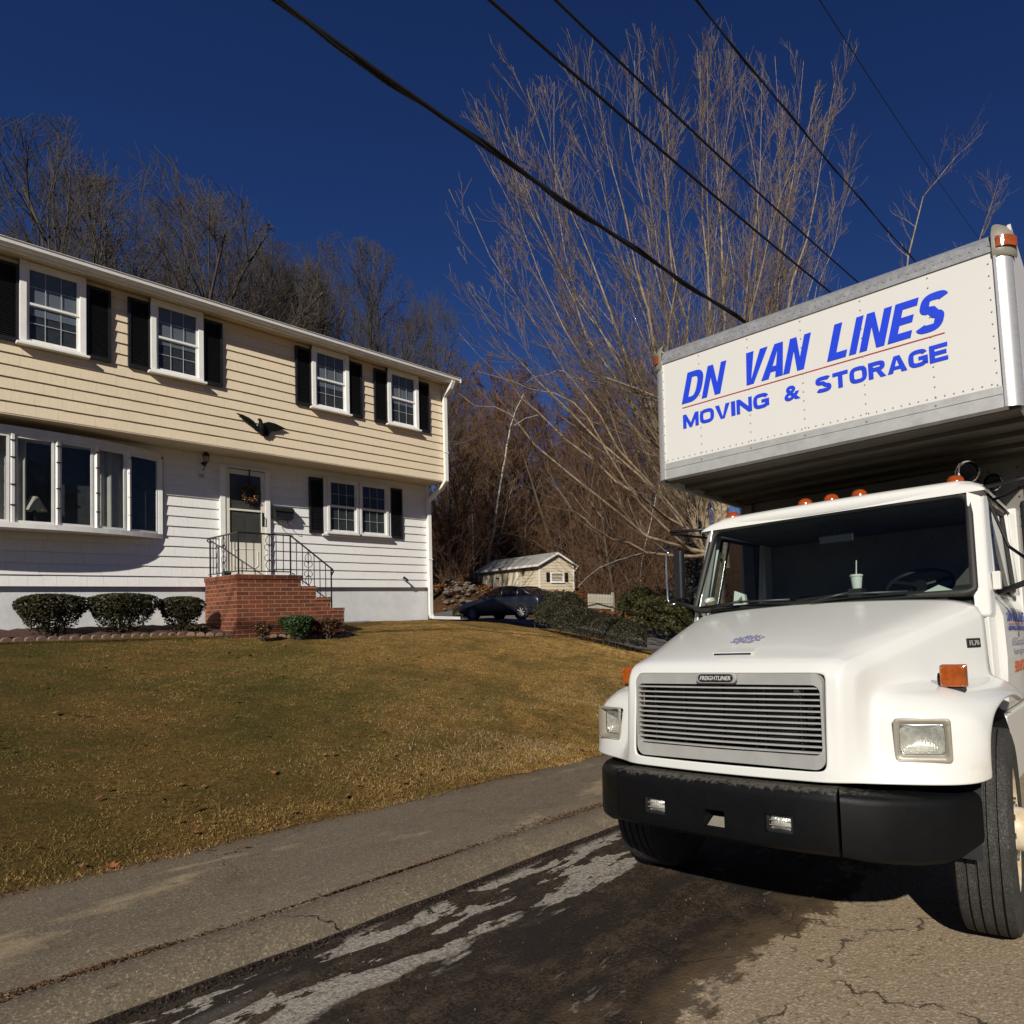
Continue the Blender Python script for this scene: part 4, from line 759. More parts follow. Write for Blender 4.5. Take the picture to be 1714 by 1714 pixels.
row(1.295, 2.765, [(.62, 2.80, 1.295), (.665, 2.87, 1.29), (.70, 2.98, 1.215), (.80, 3.01, 1.20), (1.01, 3.075, 1.18), (1.12, 3.16, 1.14), (1.172, 3.27, 1.075), (1.14, 3.29, 1.065)], dyc=.03)
row(1.352, 2.775, [(.62, 2.815, 1.35), (.668, 2.90, 1.335), (.705, 3.04, 1.25), (.80, 3.07, 1.24), (1.0, 3.13, 1.22), (1.12, 3.22, 1.17), (1.175, 3.32, 1.115), (1.14, 3.33, 1.10)], dyc=.03)
row(1.408, 2.83, [(.625, 2.88, 1.395), (.68, 2.96, 1.365), (.73, 3.12, 1.262), (.83, 3.17, 1.26), (1.0, 3.22, 1.245), (1.125, 3.29, 1.195), (1.18, 3.38, 1.148), (1.145, 3.38, 1.13)], dzc=-.004, dyc=.02)
row(1.470, 3.0, [(.665, 3.05, 1.425), (.712, 3.09, 1.38), (.765, 3.22, 1.268), (.86, 3.28, 1.268), (1.02, 3.34, 1.255), (1.135, 3.41, 1.21), (1.187, 3.48, 1.172), (1.15, 3.48, 1.155)], dzc=-.02, xs=[0, .22, .48, .59])
row(1.565, 3.32, [(.765, 3.34, 1.50), (.80, 3.36, 1.45), (.84, 3.42, 1.278), (.92, 3.46, 1.27), (1.05, 3.5, 1.258), (1.145, 3.56, 1.22), (1.193, 3.62, 1.188), (1.155, 3.62, 1.17)], dzc=-.03, xs=[0, .25, .52, .67])
row(1.665, 3.70, [(.885, 3.72, 1.592), (.915, 3.74, 1.54), (.935, 3.76, 1.275), (.99, 3.78, 1.265), (1.08, 3.80, 1.25), (1.152, 3.84, 1.215), (1.193, 3.88, 1.18), (1.155, 3.88, 1.165)], dzc=-.03, xs=[0, .28, .60, .79])
row(1.745, 4.0, [(.985, 4.06, 1.668), (1.018, 4.08, 1.61), (1.03, 4.08, 1.27), (1.06, 4.09, 1.25), (1.11, 4.11, 1.23), (1.155, 4.15, 1.18), (1.186, 4.20, 1.115), (1.15, 4.20, 1.10)], dzc=-.035, dyc=.02, xs=[0, .31, .66, .90])
H = MB(); nc = len(rows[0])
full = [[(-x, y, z) for x, y, z in reversed(r[1:])] + list(r) for r in rows]; nf = 2 * nc - 1
for r in full: H.v += r
for j in range(len(full) - 1):
    for i in range(nf - 1):
        ci = i - (nc - 1); a = min(abs(ci), abs(ci + 1)) ; b = max(abs(ci), abs(ci + 1))
        if 1 <= j <= 4 and b <= 3: continue              # grille opening
        H.f.append((j * nf + i, j * nf + i + 1, (j + 1) * nf + i + 1, (j + 1) * nf + i))
hood = tp(H, 'hood', 'hood', smooth='all', sub=3)
cr_ = hood.data.attributes.new('crease_edge', 'FLOAT', 'EDGE')
for e in hood.data.edges:
    a, b = e.vertices; ja, ia = divmod(a, nf); jb, ib = divmod(b, nf); ca, cb_ = abs(ia - nc + 1), abs(ib - nc + 1); v_ = 0
    if ca == cb_ and ca in (4, 5) and min(ja, jb) >= 5: v_ = .62
    elif ca == cb_ == 5 and min(ja, jb) >= 1: v_ = .45
    elif ca == cb_ == 4: v_ = .30
    elif ca == cb_ == 6 and min(ja, jb) >= 1: v_ = .35
    elif ja == jb == 6 and max(ca, cb_) <= 4: v_ = .30
    elif ca == cb_ == 9 and min(ja, jb) >= 3: v_ = .2
    elif ja == jb == 0: v_ = .5
    cr_.data[e.index].value = v_
def rrect(w_, h_, r, y0, y1):
    P = []
    for cx_, cz_, g0 in ((w_ - r, h_ - r, 0), (-w_ + r, h_ - r, 90), (-w_ + r, -h_ + r, 180), (w_ - r, -h_ + r, 270)):
        for k in range(5): g = R_(g0 + k * 22.5); P.append((cx_ + r * math.cos(g), y0, cz_ + r * math.sin(g)))
    return MB().prism(P, (0, y1 - y0, 0))
cs = []
for s in (-1, 1):       # the headlight openings
    c_ = rrect(.1125, .0875, .018, -.15, .12).obj('c', MT['hood'], truck, loc=(s * .920, 2.985 - 5, 1.038), normals=True); c_.rotation_euler = (0, 0, s * .31); cs.append(c_)
bpy.context.view_layer.update(); cut(hood, cs)
for p_ in hood.data.polygons: p_.use_smooth = True
sl = hood.modifiers.new('so', 'SOLIDIFY'); sl.thickness = .012; sl.offset = -1
# hood vent lip and round decal
tp(MB().hexa([(-.125, 2.915, 1.437), (.125, 2.915, 1.437), (.105, 2.99, 1.462), (-.105, 2.99, 1.462)], [(-.125, 2.91, 1.447), (.125, 2.91, 1.447), (.105, 2.99, 1.470), (-.105, 2.99, 1.470)]), 'hood_vent_lip', 'tw', bevel=.004)
tp(MB().box(-.11, .11, 2.907, 2.912, 1.432, 1.444), 'vent_slot', 'black_plastic')
dm = MB()
for k in range(34):
    g = k * 2.39996; rr = .012 + .0115 * math.sqrt(k); cx_, cy_ = -.03 + rr * math.cos(g) * 1.15, 3.14 + rr * .9 * math.sin(g); zc = 1.470 + (cy_ - 3.0) * .297 - .02 * (cx_ / .6) ** 2 + .004
    t_ = g * 1.7; L_ = .016; dm.tube([(cx_ - L_ * math.cos(t_), cy_ - L_ * math.sin(t_), zc - L_ * math.sin(t_) * .297), (cx_, cy_, zc + .001), (cx_ + L_ * math.cos(t_ + .8), cy_ + L_ * math.sin(t_ + .8), zc + L_ * math.sin(t_ + .8) * .297)], .0028, 4)
tp(dm, 'hood_decal', mat('decal_ink', (.10, .13, .35), .6, var=.6, scale=22, c2=(.30, .22, .05), bump=0))
# grille
gy = 2.752
def rr_frame(w_, z0, z1, r, inset, y0, y1):     # rounded frame in XZ
    def loop(w2, a, b, r2):
        P = []
        for cx_, cz_, g0 in ((w2 - r2, b - r2, 0), (-w2 + r2, b - r2, 90), (-w2 + r2, a + r2, 180), (w2 - r2, a + r2, 270)):
            for k in range(6): g = R_(g0 + k * 18); P.append((cx_ + r2 * math.cos(g), cz_ + r2 * math.sin(g)))
        return P
    A = loop(w_, z0, z1, r); B = loop(w_ - inset[0], z0 + inset[1], z1 - inset[2], max(.006, r - min(inset))); n = len(A); mb = MB()
    def y(x, yy): return yy + .03 * (x / .555) ** 2
    mb.v = [(x, y(x, y0), z) for x, z in A] + [(x, y(x, y0), z) for x, z in B] + [(x, y(x, y1), z) for x, z in A] + [(x, y(x, y1), z) for x, z in B]
    for i in range(n):
        j = (i + 1) % n; mb.f += [(i, j, n + j, n + i), (n + i, n + j, 3 * n + j, 3 * n + i), (i, 2 * n + i, 2 * n + j, j)]
    return mb
grl = tp(rr_frame(.545, .912, 1.345, .05, (.012, .062, .052), gy, gy + .05), 'grille_surround', 'silver', normals=True)
for k in range(12):
    z = .985 + k * .0265; P = [(-.532 + 1.064 * i / 12, gy + .006 + .03 * ((-.532 + 1.064 * i / 12) / .555) ** 2, z) for i in range(13)]; b = MB()
    b.grid([[(x, y + dy, z + dz) for x, y, z in P] for dy, dz in ((.03, -.001), (.006, -.0048), (0, -.002), (0, .002), (.006, .0048), (.03, .003))]); b.obj('grille_bar', MT['bar'], grl, smooth=True)
b = MB()
for x in (-.42, -.23, 0, .19, .24, .43): b.box(x - .004, x + .004, gy + .04, gy + .06, .97, 1.30)
b.obj('grille_brace', MT['black_plastic'], grl)
tp(MB().box(-.62, .62, 2.95, 2.97, .86, 1.38).box(-.62, .62, 2.84, 2.96, .855, .88), 'radiator', 'dark')
tp(MB().box(-.40, .40, 2.90, 2.93, .98, 1.28), 'radiator_core', 'black_plastic')
tp(MB().box(.36, .405, 2.87, 2.89, 1.235, 1.265), 'horn_bracket', 'silver')
# badge on the grille
def pill(w_, h, y0, y1, cz, n=8):
    P = [(w_ - h + h * math.cos(g), h * math.sin(g)) for g in [R_(-90 + 180 * k / n) for k in range(n + 1)]] + [(-w_ + h + h * math.cos(g), h * math.sin(g)) for g in [R_(90 + 180 * k / n) for k in range(n + 1)]]
    return MB().prism([(x, y0, cz + z) for x, z in P], (0, y1 - y0, 0))
bd_ = tp(pill(.118, .026, gy - .014, gy + .004, 1.326), 'badge', 'silver', normals=True, bevel=.004)
pill(.102, .019, gy - .017, gy - .012, 1.326).obj('badge_plate', MT['black_plastic'], bd_, normals=True)
text_mb('FREIGHTLINER', -.090, .090, 1.3155, 1.3365, gy - .0175, .012, .25, .002).obj('badge_lettering', MT['badge_white'], bd_)
# headlights
for s in (-1, 1):
    hl = bpy.data.objects.new('headlight', None); col.objects.link(hl); hl.parent = truck; hl.empty_display_size = .1
    hx = s * .920; hy = 2.985; ang = s * .31; hl.location = (hx, hy - 5, 1.038); hl.rotation_euler = (0, 0, ang)
    def fr4(w0, h0, w1, h1, y0, y1, r=.018):
        mb = MB(); A = []
        for (w2, h2, y) in ((w0 + .006, h0 + .006, y0 + .012), (w0, h0, y0), (w1, h1, y1)):
            L_ = []
            for cx_, cz_, g0 in ((w2 - r, h2 - r, 0), (-w2 + r, h2 - r, 90), (-w2 + r, -h2 + r, 180), (w2 - r, -h2 + r, 270)):
                for k in range(5): g = R_(g0 + k * 22.5); L_.append((cx_ + r * math.cos(g), y, cz_ + r * math.sin(g)))
            A.append(L_ + [L_[0]])
        return mb.grid(A)
    fr4(.116, .091, .094, .064, -.012, .040).obj('bezel', MT['bezel'], hl, smooth='all')
    fr4(.097, .064, .091, .058, .026, .038).obj('chrome_ring', MT['chrome'], hl, smooth='all')
    b = MB(); n = 8; b.grid([[(x * .094, .075 - .045 * max(abs(x), abs(z)) ** 3, z * .062) for x in fr(-1, 1, n)] for z in fr(-1, 1, n)]); b.obj('reflector', MT['reflector'], hl, smooth='all')
    b = MB(); b.grid([[(x * .093, .030 - .012 * (1 - x * x) * (1 - z * z), z * .061) for x in fr(-1, 1, 10)] for z in fr(-1, 1, 8)]); b.obj('lens', MT['lens'], hl, smooth='all')
    b = MB().box(-.13, .13, .078, .085, -.10, .10); b.obj('housing', MT['dark'], hl)
    # fender turn signal
    sg = bpy.data.objects.new('turn_signal', None); col.objects.link(sg); sg.parent = truck; sg.location = (s * 1.0, 3.30 - 5, 1.30); sg.rotation_euler = (0, 0, 0)
    MB().box(-.058, .058, -.035, -.004, -.046, .058).obj('amber_lens', MT['amber'], sg, bevel=.008)
    MB().box(-.06, .06, -.006, .026, -.049, .061).obj('rear_lens', MT['amber_red'], sg, bevel=.008)
    MB().hexa([(-.03, -.02, -.075), (.05, -.02, -.075), (.05, .03, -.07), (-.03, .03, -.07)], [(-.04, -.03, -.05), (.05, -.03, -.05), (.05, .02, -.05), (-.04, .02, -.05)]).lathe([(.03, 0), (.03, .02)], (-.055, .02, -.01), (-1, 0, 0), 12).obj('stalk', MT['black_plastic'], sg)
    b = MB()
    for dx in (-.047, .047):
        for dz in (-.036, .048): b.lathe([(.004, 0), (.0, .003)], (dx, -.035, dz), (0, -1, 0), 6)
    b.obj('screw', MT['chrome'], sg)
# bumper
plan = [(0, 2.66), (.30, 2.665), (.46, 2.675), (.60, 2.695), (.618, 2.70), (.632, 2.705), (.74, 2.75), (.83, 2.82), (.92, 2.905), (1.0, 2.99), (1.065, 3.08), (1.11, 3.18)]
def zb_(x): return (.562 if x < .64 else .562 - .05 * min(1, (x - .64) / .3))
def zt_b(x): return .842 - .055 * max(0, (x - .6) / .56)
def bumper_piece(xa, xb, name):
    P = [p for p in plan if xa - 1e-6 <= p[0] <= xb + 1e-6]
    if xa == 0: P = [(-x, y) for x, y in reversed(P[1:])] + P
    mb = MB(); sec = []
    for i, (x, y) in enumerate(P):
        p0 = P[max(0, i - 1)]; p1 = P[min(len(P) - 1, i + 1)]; t = Vector((p1[0] - p0[0], p1[1] - p0[1])).normalized(); n = Vector((-t.y, t.x)); q = abs(x)
        za, zz = zb_(q), zt_b(q); end = max(0, (q - .93) / .18); za += .045 * end ** 3
        dp_ = .13 - .09 * min(1, end * 1.2); pr = [(dp_, za + .01), (.03, za), (.004, za + .022), (0, za + .05), (0, zz - .045), (.004, zz - .026), (.016, zz - .010), (.035 + .015 * (dp_ > .05), zz), (dp_, zz)]
        sec.append([(x + n.x * d, y + n.y * d, z) for d, z in pr])
    mb.grid(sec); k = len(sec[0]); mb.f.append(tuple(reversed(range(k)))); mb.f.append(tuple(len(mb.v) - k + i for i in range(k)))
    for i in range(len(sec) - 1): a = i * k; mb.f.append((a + k - 1, a, a + k, a + 2 * k - 1))
    return mb
bc = tp(bumper_piece(0, .618, 'b'), 'bumper', 'bumper', normals=True)
cs = [MB().box(x - .07, x + .07, 2.5, 2.78, .640, .722).obj('c', MT['bumper'], truck, loc=TL, bevel=0) for x in (-.352, .352)] + [MB().box(-.045, .07, 2.5, 2.9, .622, .705).obj('c', MT['bumper'], truck, loc=TL)]
bpy.context.view_layer.update(); cut(bc, cs)
for p_ in bc.data.polygons: p_.use_smooth = True
bc.data.set_sharp_from_angle(angle=R_(30))
for s in (-1, 1):
    e = bumper_piece(.632, 1.2, 'e'); 
    if s < 0: e.v = [(-x, y, z) for x, y, z in e.v]
    tp(e, 'bumper_end', 'bumper', smooth=True, normals=True)
    fg = bpy.data.objects.new('fog_lamp', None); col.objects.link(fg); fg.parent = truck; fg.location = (s * .352, 2.69 - 5, .681)
    MB().box(-.068, .068, .02, .09, -.040, .040).obj('housing', MT['dark'], fg)
    b = rr_frame(.068, -.041, .041, .012, (.010, .008, .008), -.012, .03); b.obj('rim', MT['black_plastic'], fg, normals=True)
    MB().grid([[(x * .056 - s * 0 , .014 - .02 * (1 - x * x) * (1 - z * z), z * .032) for x in fr(-1, 1, 8)] for z in fr(-1, 1, 6)]).obj('reflector', MT['reflector'], fg, smooth='all')
    b = MB()
    for z in (-.012, .01): b.box(-.056, .056, -.004, -.001, z - .0015, z + .0015)
    b.obj('louvre', MT['bezel'], fg)
tp(MB().box(-.045, .07, 2.80, 2.82, .60, .72), 'tow_pocket', 'dark'); tp(MB().hexa([(-.04, 2.68, .624), (.066, 2.68, .624), (.066, 2.76, .624), (-.04, 2.76, .624)], [(-.04, 2.74, .655), (.066, 2.74, .655), (.066, 2.76, .655), (-.04, 2.76, .655)]), 'tow_plate', 'bezel')
tp(MB().box(-.80, .80, 2.86, 2.92, .60, .80).box(-.55, -.43, 2.9, 5.4, .55, .78).box(.43, .55, 2.9, 5.4, .55, .78), 'frame_rail', 'dark')
# wheels
def wheel(s):
    wl = bpy.data.objects.new('wheel', None); col.objects.link(wl); wl.parent = truck; wl.location = (s * 1.03, 3.73 - 5, .505); wl.rotation_euler = (0, 0, .10)
    R, h = .505, .125
    pf = [(.30, -.10), (.31, -.118), (.36, -.136), (.43, -.138), (.475, -.128), (R - .006, -.116)]
    for gx in (-.072, -.026, .026, .072): pf += [(R, gx - .006), (R - .013, gx - .0045), (R - .013, gx + .0045), (R, gx + .006)]
    pf += [(R - .006, .116), (.475, .128), (.43, .138), (.36, .136), (.31, .118), (.30, .10)]
    MB().lathe(pf, (0, 0, 0), (s, 0, 0), 72).obj('tyre', MT['tyre'], wl, smooth=True, normals=True)
    rm = MB().lathe([(.30, -.10), (.305, .10), (.312, .118), (.30, .124), (.29, .11), (.275, .085), (.26, .03), (.20, .045), (.17, .085), (.15, .10), (.11, .104), (.105, .16), (.085, .185), (0, .188)], (0, 0, 0), (s, 0, 0), 40).obj('rim', MT['rim'], wl, smooth=True, normals=True)
    b = MB()
    for k in range(8): g = k * math.pi / 4; b.lathe([(.026, 0), (.026, .004), (0, .004)], (s * .052, .225 * math.cos(g), .225 * math.sin(g)), (s, 0, 0), 12)
    b.obj('hand_hole', MT['dark'], rm)
    n0 = None
    for k in range(10):
        g = k * math.pi / 5
        if n0 is None: n0 = o2 = MB().lathe([(.016, 0), (.016, .03), (.0, .032)], (0, 0, 0), (s, 0, 0), 6).obj('lug_nut', MT['chrome'], rm)
        else: o2 = n0.copy(); col.objects.link(o2)
        o2.location = (s * .10, .14 * math.cos(g), .14 * math.sin(g))
    return wl
wheel(1); wheel(-1)
for s in (-1, 1):       # fender liner
    b = MB(); b.grid([[(s * x, 3.73 + .60 * math.cos(g) * .95, .50 + .62 * math.sin(g)) for x in (.62, 1.10)] for g in fr(.45, math.pi + .0, 14)]); tp(b, 'wheel_liner', 'dark')
    tp(MB().box(s * .60, s * .62, 3.1, 4.35, .55, 1.35), 'inner_fender', 'dark')
tp(MB().box(-.5, .5, 3.66, 3.80, .42, .52).box(-.62, .62, 3.0, 4.3, .50, .56), 'front_axle', 'dark')
b = MB().lathe([(.012, 0), (.07, .05), (.085, .1), (.085, .5)], (.62, 2.98, .57), (0, 1, 0), 10)
# cab
cab = bpy.data.objects.new('cab', None); col.objects.link(cab); cab.parent = truck; cab.location = TL
def cp(mb, name, mt, **k): return mb.obj(name, MT[mt] if isinstance(mt, str) else mt, cab, **k)
b = MB(); nx, ny = 24, 20
def rz(x, y): 
    e = max(0, 1 - abs(x / 1.045) ** 7); f_ = max(0, 1 - abs((y - 4.93) / .67) ** 9); return 2.385 + .125 * (e ** .45) * (f_ ** .45)
xs = [1.045 * math.sin(t * math.pi / 2) for t in fr(-1, 1, nx)]; ys = [4.93 + .67 * math.sin(t * math.pi / 2) for t in fr(-1, 1, ny)]
b.grid([[(x, y, rz(x, y)) for x in xs] for y in ys]); cp(b, 'roof', 'tw', smooth='all')
# windshield opening: header, pillars, seal, glass
WS0, WS1 = 1.745, 2.405
def wy(x, z): t = (z - WS0) / (WS1 - WS0); return (3.965 + .30 * t) + (.075 - .03 * t) * (x / .96) ** 2
def wx(z): return .985 - .045 * (z - WS0) / (WS1 - WS0)
gl = MB(); gl.grid([[(wx(z) * t * .985, wy(wx(z) * t, z) + .004, z) for t in fr(-1, 1, 16)] for z in fr(WS0 - .03, WS1 - .005, 6)]); wsg = cp(gl, 'windshield', 'wglass', smooth='all')
b = MB()
def seal_pt(t, k): # around the glass, rounded corners
    pass
P = []
rc = .075
for (cx_, cz_, g0) in ((1, 1, 0), (-1, 1, 90), (-1, -1, 180), (1, -1, 270)):
    for k in range(7):
        g = R_(g0 + 15 * k); zc = (WS1 - .022 - rc if cz_ > 0 else WS0 + rc * .4); z = zc + (rc if cz_ > 0 else rc * .4) * math.sin(g); x = cx_ * (wx(z) - rc) + rc * math.cos(g); P.append((x, wy(x, z) - .004, z))
P.append(P[0]); b.tube(P + [P[1]], .023, 8, False); b.obj('windshield_seal', MT['rubber'], wsg, smooth='all')
b = MB()   # header between glass and roof, rounding back and down at its ends
hh_ = lambda x: max(0, (abs(x) - .86) / .15) ** 2
b.grid([[(x, wy(x, 2.41) + dy_ + .05 * hh_(x), z_ - .035 * hh_(x) * (z_ > 2.43)) for dy_, z_ in ((-.010, 2.392), (-.026, 2.42), (-.014, 2.455), (.04, 2.486), (.16, 2.500))] for x in fr(-1.015, 1.015, 28)]); cp(b, 'header', 'tw', smooth='all')
for s in (-1, 1):
    def X(*p): return tuple((s * x, y, z) for x, y, z in (p if s > 0 else (p[1], p[0], p[3], p[2])))
    b = MB().hexa(X((.975, 4.03, 1.60), (1.055, 4.10, 1.60), (1.065, 4.24, 1.60), (.985, 4.16, 1.60)), X((.93, 4.265, 2.44), (1.02, 4.33, 2.42), (1.035, 4.46, 2.42), (.95, 4.40, 2.45)))
    cp(b, 'pillar', 'tw', bevel=.022, normals=True, seg=3)
    b = MB().hexa(X((.985, 4.12, 1.2), (1.045, 4.12, 1.2), (1.055, 4.26, 1.2), (.99, 4.26, 1.2)), X((.985, 4.10, 1.66), (1.04, 4.10, 1.66), (1.05, 4.26, 1.66), (.99, 4.26, 1.66))); cp(b, 'cowl_side', 'tw', bevel=.008, normals=True)
    dpz = bpy.data.objects.new('cab_door', None); col.objects.link(dpz); dpz.parent = truck; dpz.location = TL
    # lower skin, belt chamfer, window frame
    dx = 1.085
    b = MB().grid([[(s * x, y, z) for x, z in ((1.04, 1.04), (dx - .012, 1.05), (dx, 1.09), (dx + .012, 1.35), (dx + .006, 1.60), (dx - .012, 1.665), (dx - .06, 1.745), (1.015, 1.775), (.99, 1.775))] for y in (4.275, 5.22)]); b.add([(s * x, 4.275, z) for x, z in ((1.0, 1.04), (dx - .012, 1.05), (dx, 1.09), (dx + .012, 1.35), (dx + .006, 1.60), (dx - .012, 1.665), (dx - .06, 1.745), (1.0, 1.775))], [tuple(range(8))])
    skin = b.obj('door_skin', MT['tw'], dpz, normals=False)
    def wp(y, z): t = (z - 1.77) / .62; return (s * (1.045 - .045 * t), y + .17 * t * (1 if y < 4.6 else .0), z)
    b = MB()
    b.tube([wp(4.30, 1.77), wp(4.30, 2.38)], .020, 8).tube([wp(4.30, 2.38), wp(5.18, 2.39)], .024, 8).tube([wp(5.18, 2.39), wp(5.18, 1.77)], .030, 8); b.obj('window_frame', MT['tw'], dpz, smooth='all')
    b = MB(); b.tube([wp(4.355, 1.80), wp(4.355, 2.345), wp(5.13, 2.355), wp(5.13, 1.80), wp(4.355, 1.80)], .017, 6); b.obj('window_seal', MT['rubber'], dpz)
    b = MB(); b.tube([wp(4.47, 1.80), wp(4.47, 2.35)], .011, 6); b.obj('vent_bar', MT['chrome'], dpz)
    b = MB().add([wp(4.36, 1.80), wp(5.13, 1.80), wp(5.13, 2.35), wp(4.36, 2.34)], [(0, 1, 2, 3)]); b.obj('door_glass', MT['carglass'], dpz)
    b = MB().box(s * 1.055, s * 1.10, 4.215, 4.265, 1.765, 1.875); b.obj('hinge_cover', MT['tw'], dpz, bevel=.006)
    b = MB().box(s * 1.0, s * 1.085, 5.24, 5.60, 1.0, 2.42).box(s * .98, s * 1.09, 4.13, 5.58, .62, 1.03) if s > 0 else MB().box(-1.085, -1.0, 5.24, 5.60, 1.0, 2.42).box(-1.09, -.98, 4.13, 5.58, .62, 1.03)
    cp(b, 'side_panel', 'tw', bevel=.01)
    # mirrors
    mr = bpy.data.objects.new('mirror', None); col.objects.link(mr); mr.parent = truck; mr.location = TL
    b = MB().tube([(s * 1.02, 4.36, 2.42), (s * 1.40, 4.33, 2.44)], .014, 8).tube([(s * 1.06, 4.34, 1.75), (s * 1.40, 4.32, 1.86)], .018, 8).tube([(s * 1.05, 4.50, 2.36), (s * 1.39, 4.33, 2.42)], .010, 8).tube([(s * 1.02, 4.40, 2.40), (s * 1.12, 4.50, 2.05), (s * 1.30, 4.36, 1.88)], .010, 8)
    b.obj('arm', MT['black_plastic'], mr, smooth='all')
    if s < 0:
        b = MB().tube([(-1.40, 4.30, 2.28), (-1.425, 4.30, 2.24), (-1.425, 4.30, 1.87), (-1.40, 4.30, 1.83), (-1.34, 4.30, 1.83)], .010, 8); b.obj('loop', MT['chrome'], mr, smooth='all')
        MB().box(-1.365, -1.275, 4.30, 4.36, 1.86, 2.275).obj('head', MT['black_plastic'], mr, bevel=.02)
    else:
        b = MB().tube([(1.40, 4.30, 2.44), (1.43, 4.30, 2.40), (1.43, 4.30, 1.84), (1.40, 4.30, 1.80)], .012, 8); b.obj('loop', MT['chrome'], mr, smooth='all')
        MB().box(1.22, 1.40, 4.32, 4.37, 1.88, 2.30).obj('head', MT['black_plastic'], mr, bevel=.02)
cp(MB().box(-1.0, 1.0, 5.56, 5.60, .62, 1.80).box(-1.0, -.52, 5.56, 5.60, 1.80, 2.44).box(.52, 1.0, 5.56, 5.60, 1.80, 2.44).box(-.52, .52, 5.56, 5.60, 2.25, 2.44), 'back_wall', 'cabint')
cp(MB().box(-1.0, 1.0, 4.15, 5.56, .62, .66).box(-1.0, 1.0, 4.10, 4.13, .62, 1.70), 'cab_floor', 'cabint')
cp(MB().box(-.98, .98, 4.30, 5.55, 2.37, 2.385), 'headliner', 'cabint')
cp(MB().hexa([(-.97, 4.06, 1.62), (.97, 4.06, 1.62), (.97, 4.62, 1.55), (-.97, 4.62, 1.55)], [(-.97, 4.04, 1.70), (.97, 4.04, 1.70), (.97, 4.60, 1.74), (-.97, 4.60, 1.74)]), 'dashboard', 'dash', bevel=.02)
cp(MB().lathe([(.01, 0), (.24, -.0), (.25, -.10)], (.52, 4.52, 1.80), (0, -.15, 1), 20).box(.30, .75, 4.42, 4.64, 1.70, 1.80), 'instrument_hood', 'dash')
for x in (-.55, .52):
    b = MB().box(x - .25, x + .25, 4.95, 5.42, 1.25, 1.40).hexa([(x - .25, 5.30, 1.38), (x + .25, 5.30, 1.38), (x + .25, 5.44, 1.38), (x - .25, 5.44, 1.38)], [(x - .22, 5.40, 2.02), (x + .22, 5.40, 2.02), (x + .22, 5.50, 2.02), (x - .22, 5.50, 2.02)]).box(x - .13, x + .13, 5.42, 5.5, 2.04, 2.2)
    cp(b, 'seat', 'seat', bevel=.03)
b = MB(); c = Vector((.50, 4.72, 1.86)); ax = Vector((0, -.55, .83)).normalized(); u_ = Vector((1, 0, 0)); v_ = ax.cross(u_)
b.tube([c + (u_ * math.cos(g) + v_ * math.sin(g)) * .23 for g in fr(0, 2 * math.pi, 28)], .014, 8, False)
for g in (.4, 2.74, 4.71): b.tube([c, c + (u_ * math.cos(g) + v_ * math.sin(g)) * .23], .014, 6)
b.lathe([(.05, -.02), (.05, .02), (0, .02)], c, ax, 12); b.tube([c, c - ax * .25], .03, 8); cp(b, 'steering_wheel', 'black_plastic', smooth=True)
cp(MB().box(-.13, .13, 4.45, 4.475, 2.20, 2.275).tube([(0, 4.46, 2.27), (0, 4.42, 2.37)], .008, 6), 'rear_view_mirror', 'black_plastic', bevel=.006)
for s, x0, x1 in ((1, -.10, .62), (-1, -.92, -.15)):      # wipers
    wpz = MB(); y = lambda x, z: wy(x, z) - .028
    wpz.tube([(x0, y(x0, 1.768), 1.768), ((x0 + x1) / 2, y((x0 + x1) / 2, 1.775), 1.785), (x1, y(x1, 1.768), 1.775)], .0075, 6).tube([((x0 + x1) / 2, y(.2, 1.775) - .01, 1.79), (x0 + .12, y(x0, 1.76) - .03, 1.755)], .008, 6); cp(wpz, 'wiper', 'black_plastic', smooth='all')
text_mb('FL70', -1, -.9, 0, 1, 0) if False else None
def hood_x(y, z):
    ok, co, no, ix = hood.ray_cast(Vector((1.6, y, z)), Vector((-1, 0, 0))); return co.x if ok else 1.0
ys_ = (3.86, 4.0); X4 = [hood_x(y, z) for y in ys_ for z in (1.43, 1.48)]
pl = tp(MB().hexa([(X4[0] - .01, 3.86, 1.428), (X4[0] + .006, 3.86, 1.428), (X4[2] + .006, 4.0, 1.428), (X4[2] - .01, 4.0, 1.428)], [(X4[1] - .01, 3.86, 1.480), (X4[1] + .006, 3.86, 1.480), (X4[3] + .006, 4.0, 1.480), (X4[3] - .01, 4.0, 1.480)]), 'model_plate', 'black_plastic', bevel=.003, normals=True)
def side_text(body, y0, y1, z0, z1, x, mtn, name, off=.01, shear=0, par=None):
    t = text_mb(body, y0, y1, z0, z1, 0, off, shear, .002); t.v = [(x - yy, xx, zz) for xx, yy, zz in t.v]; return t.obj(name, MT[mtn], par, loc=None if par else TL)
t_ = text_mb('FL70', 3.88, 3.98, 1.440, 1.469, 0, .01, 0, .002); k_ = (X4[2] - X4[0]) / .14; t_.v = [(X4[0] + (xx - 3.86) * k_ + .0062 - yy + (X4[1] - X4[0]) * (zz - 1.43) / .05, xx, zz) for xx, yy, zz in t_.v]; t_.obj('plate_lettering', MT['silver'], pl)
for args in (('DN VAN LINES', 4.40, 5.10, 1.575, 1.645, 1.0955, 'navy', 'door_lettering', .02, .2), ('MOVING & STORAGE', 4.41, 5.10, 1.52, 1.55, 1.099, 'navy', 'door_lettering', .02), ('615 Concord', 4.50, 4.98, 1.425, 1.475, 1.100, 'letter_grey', 'door_lettering', .004), ('Framingham', 4.54, 5.0, 1.355, 1.405, 1.099, 'letter_grey', 'door_lettering', .004), ('508-872', 4.54, 4.95, 1.255, 1.325, 1.0975, 'orange_letter', 'door_lettering', .015)):
    side_text(*args, par=truck).location = TL
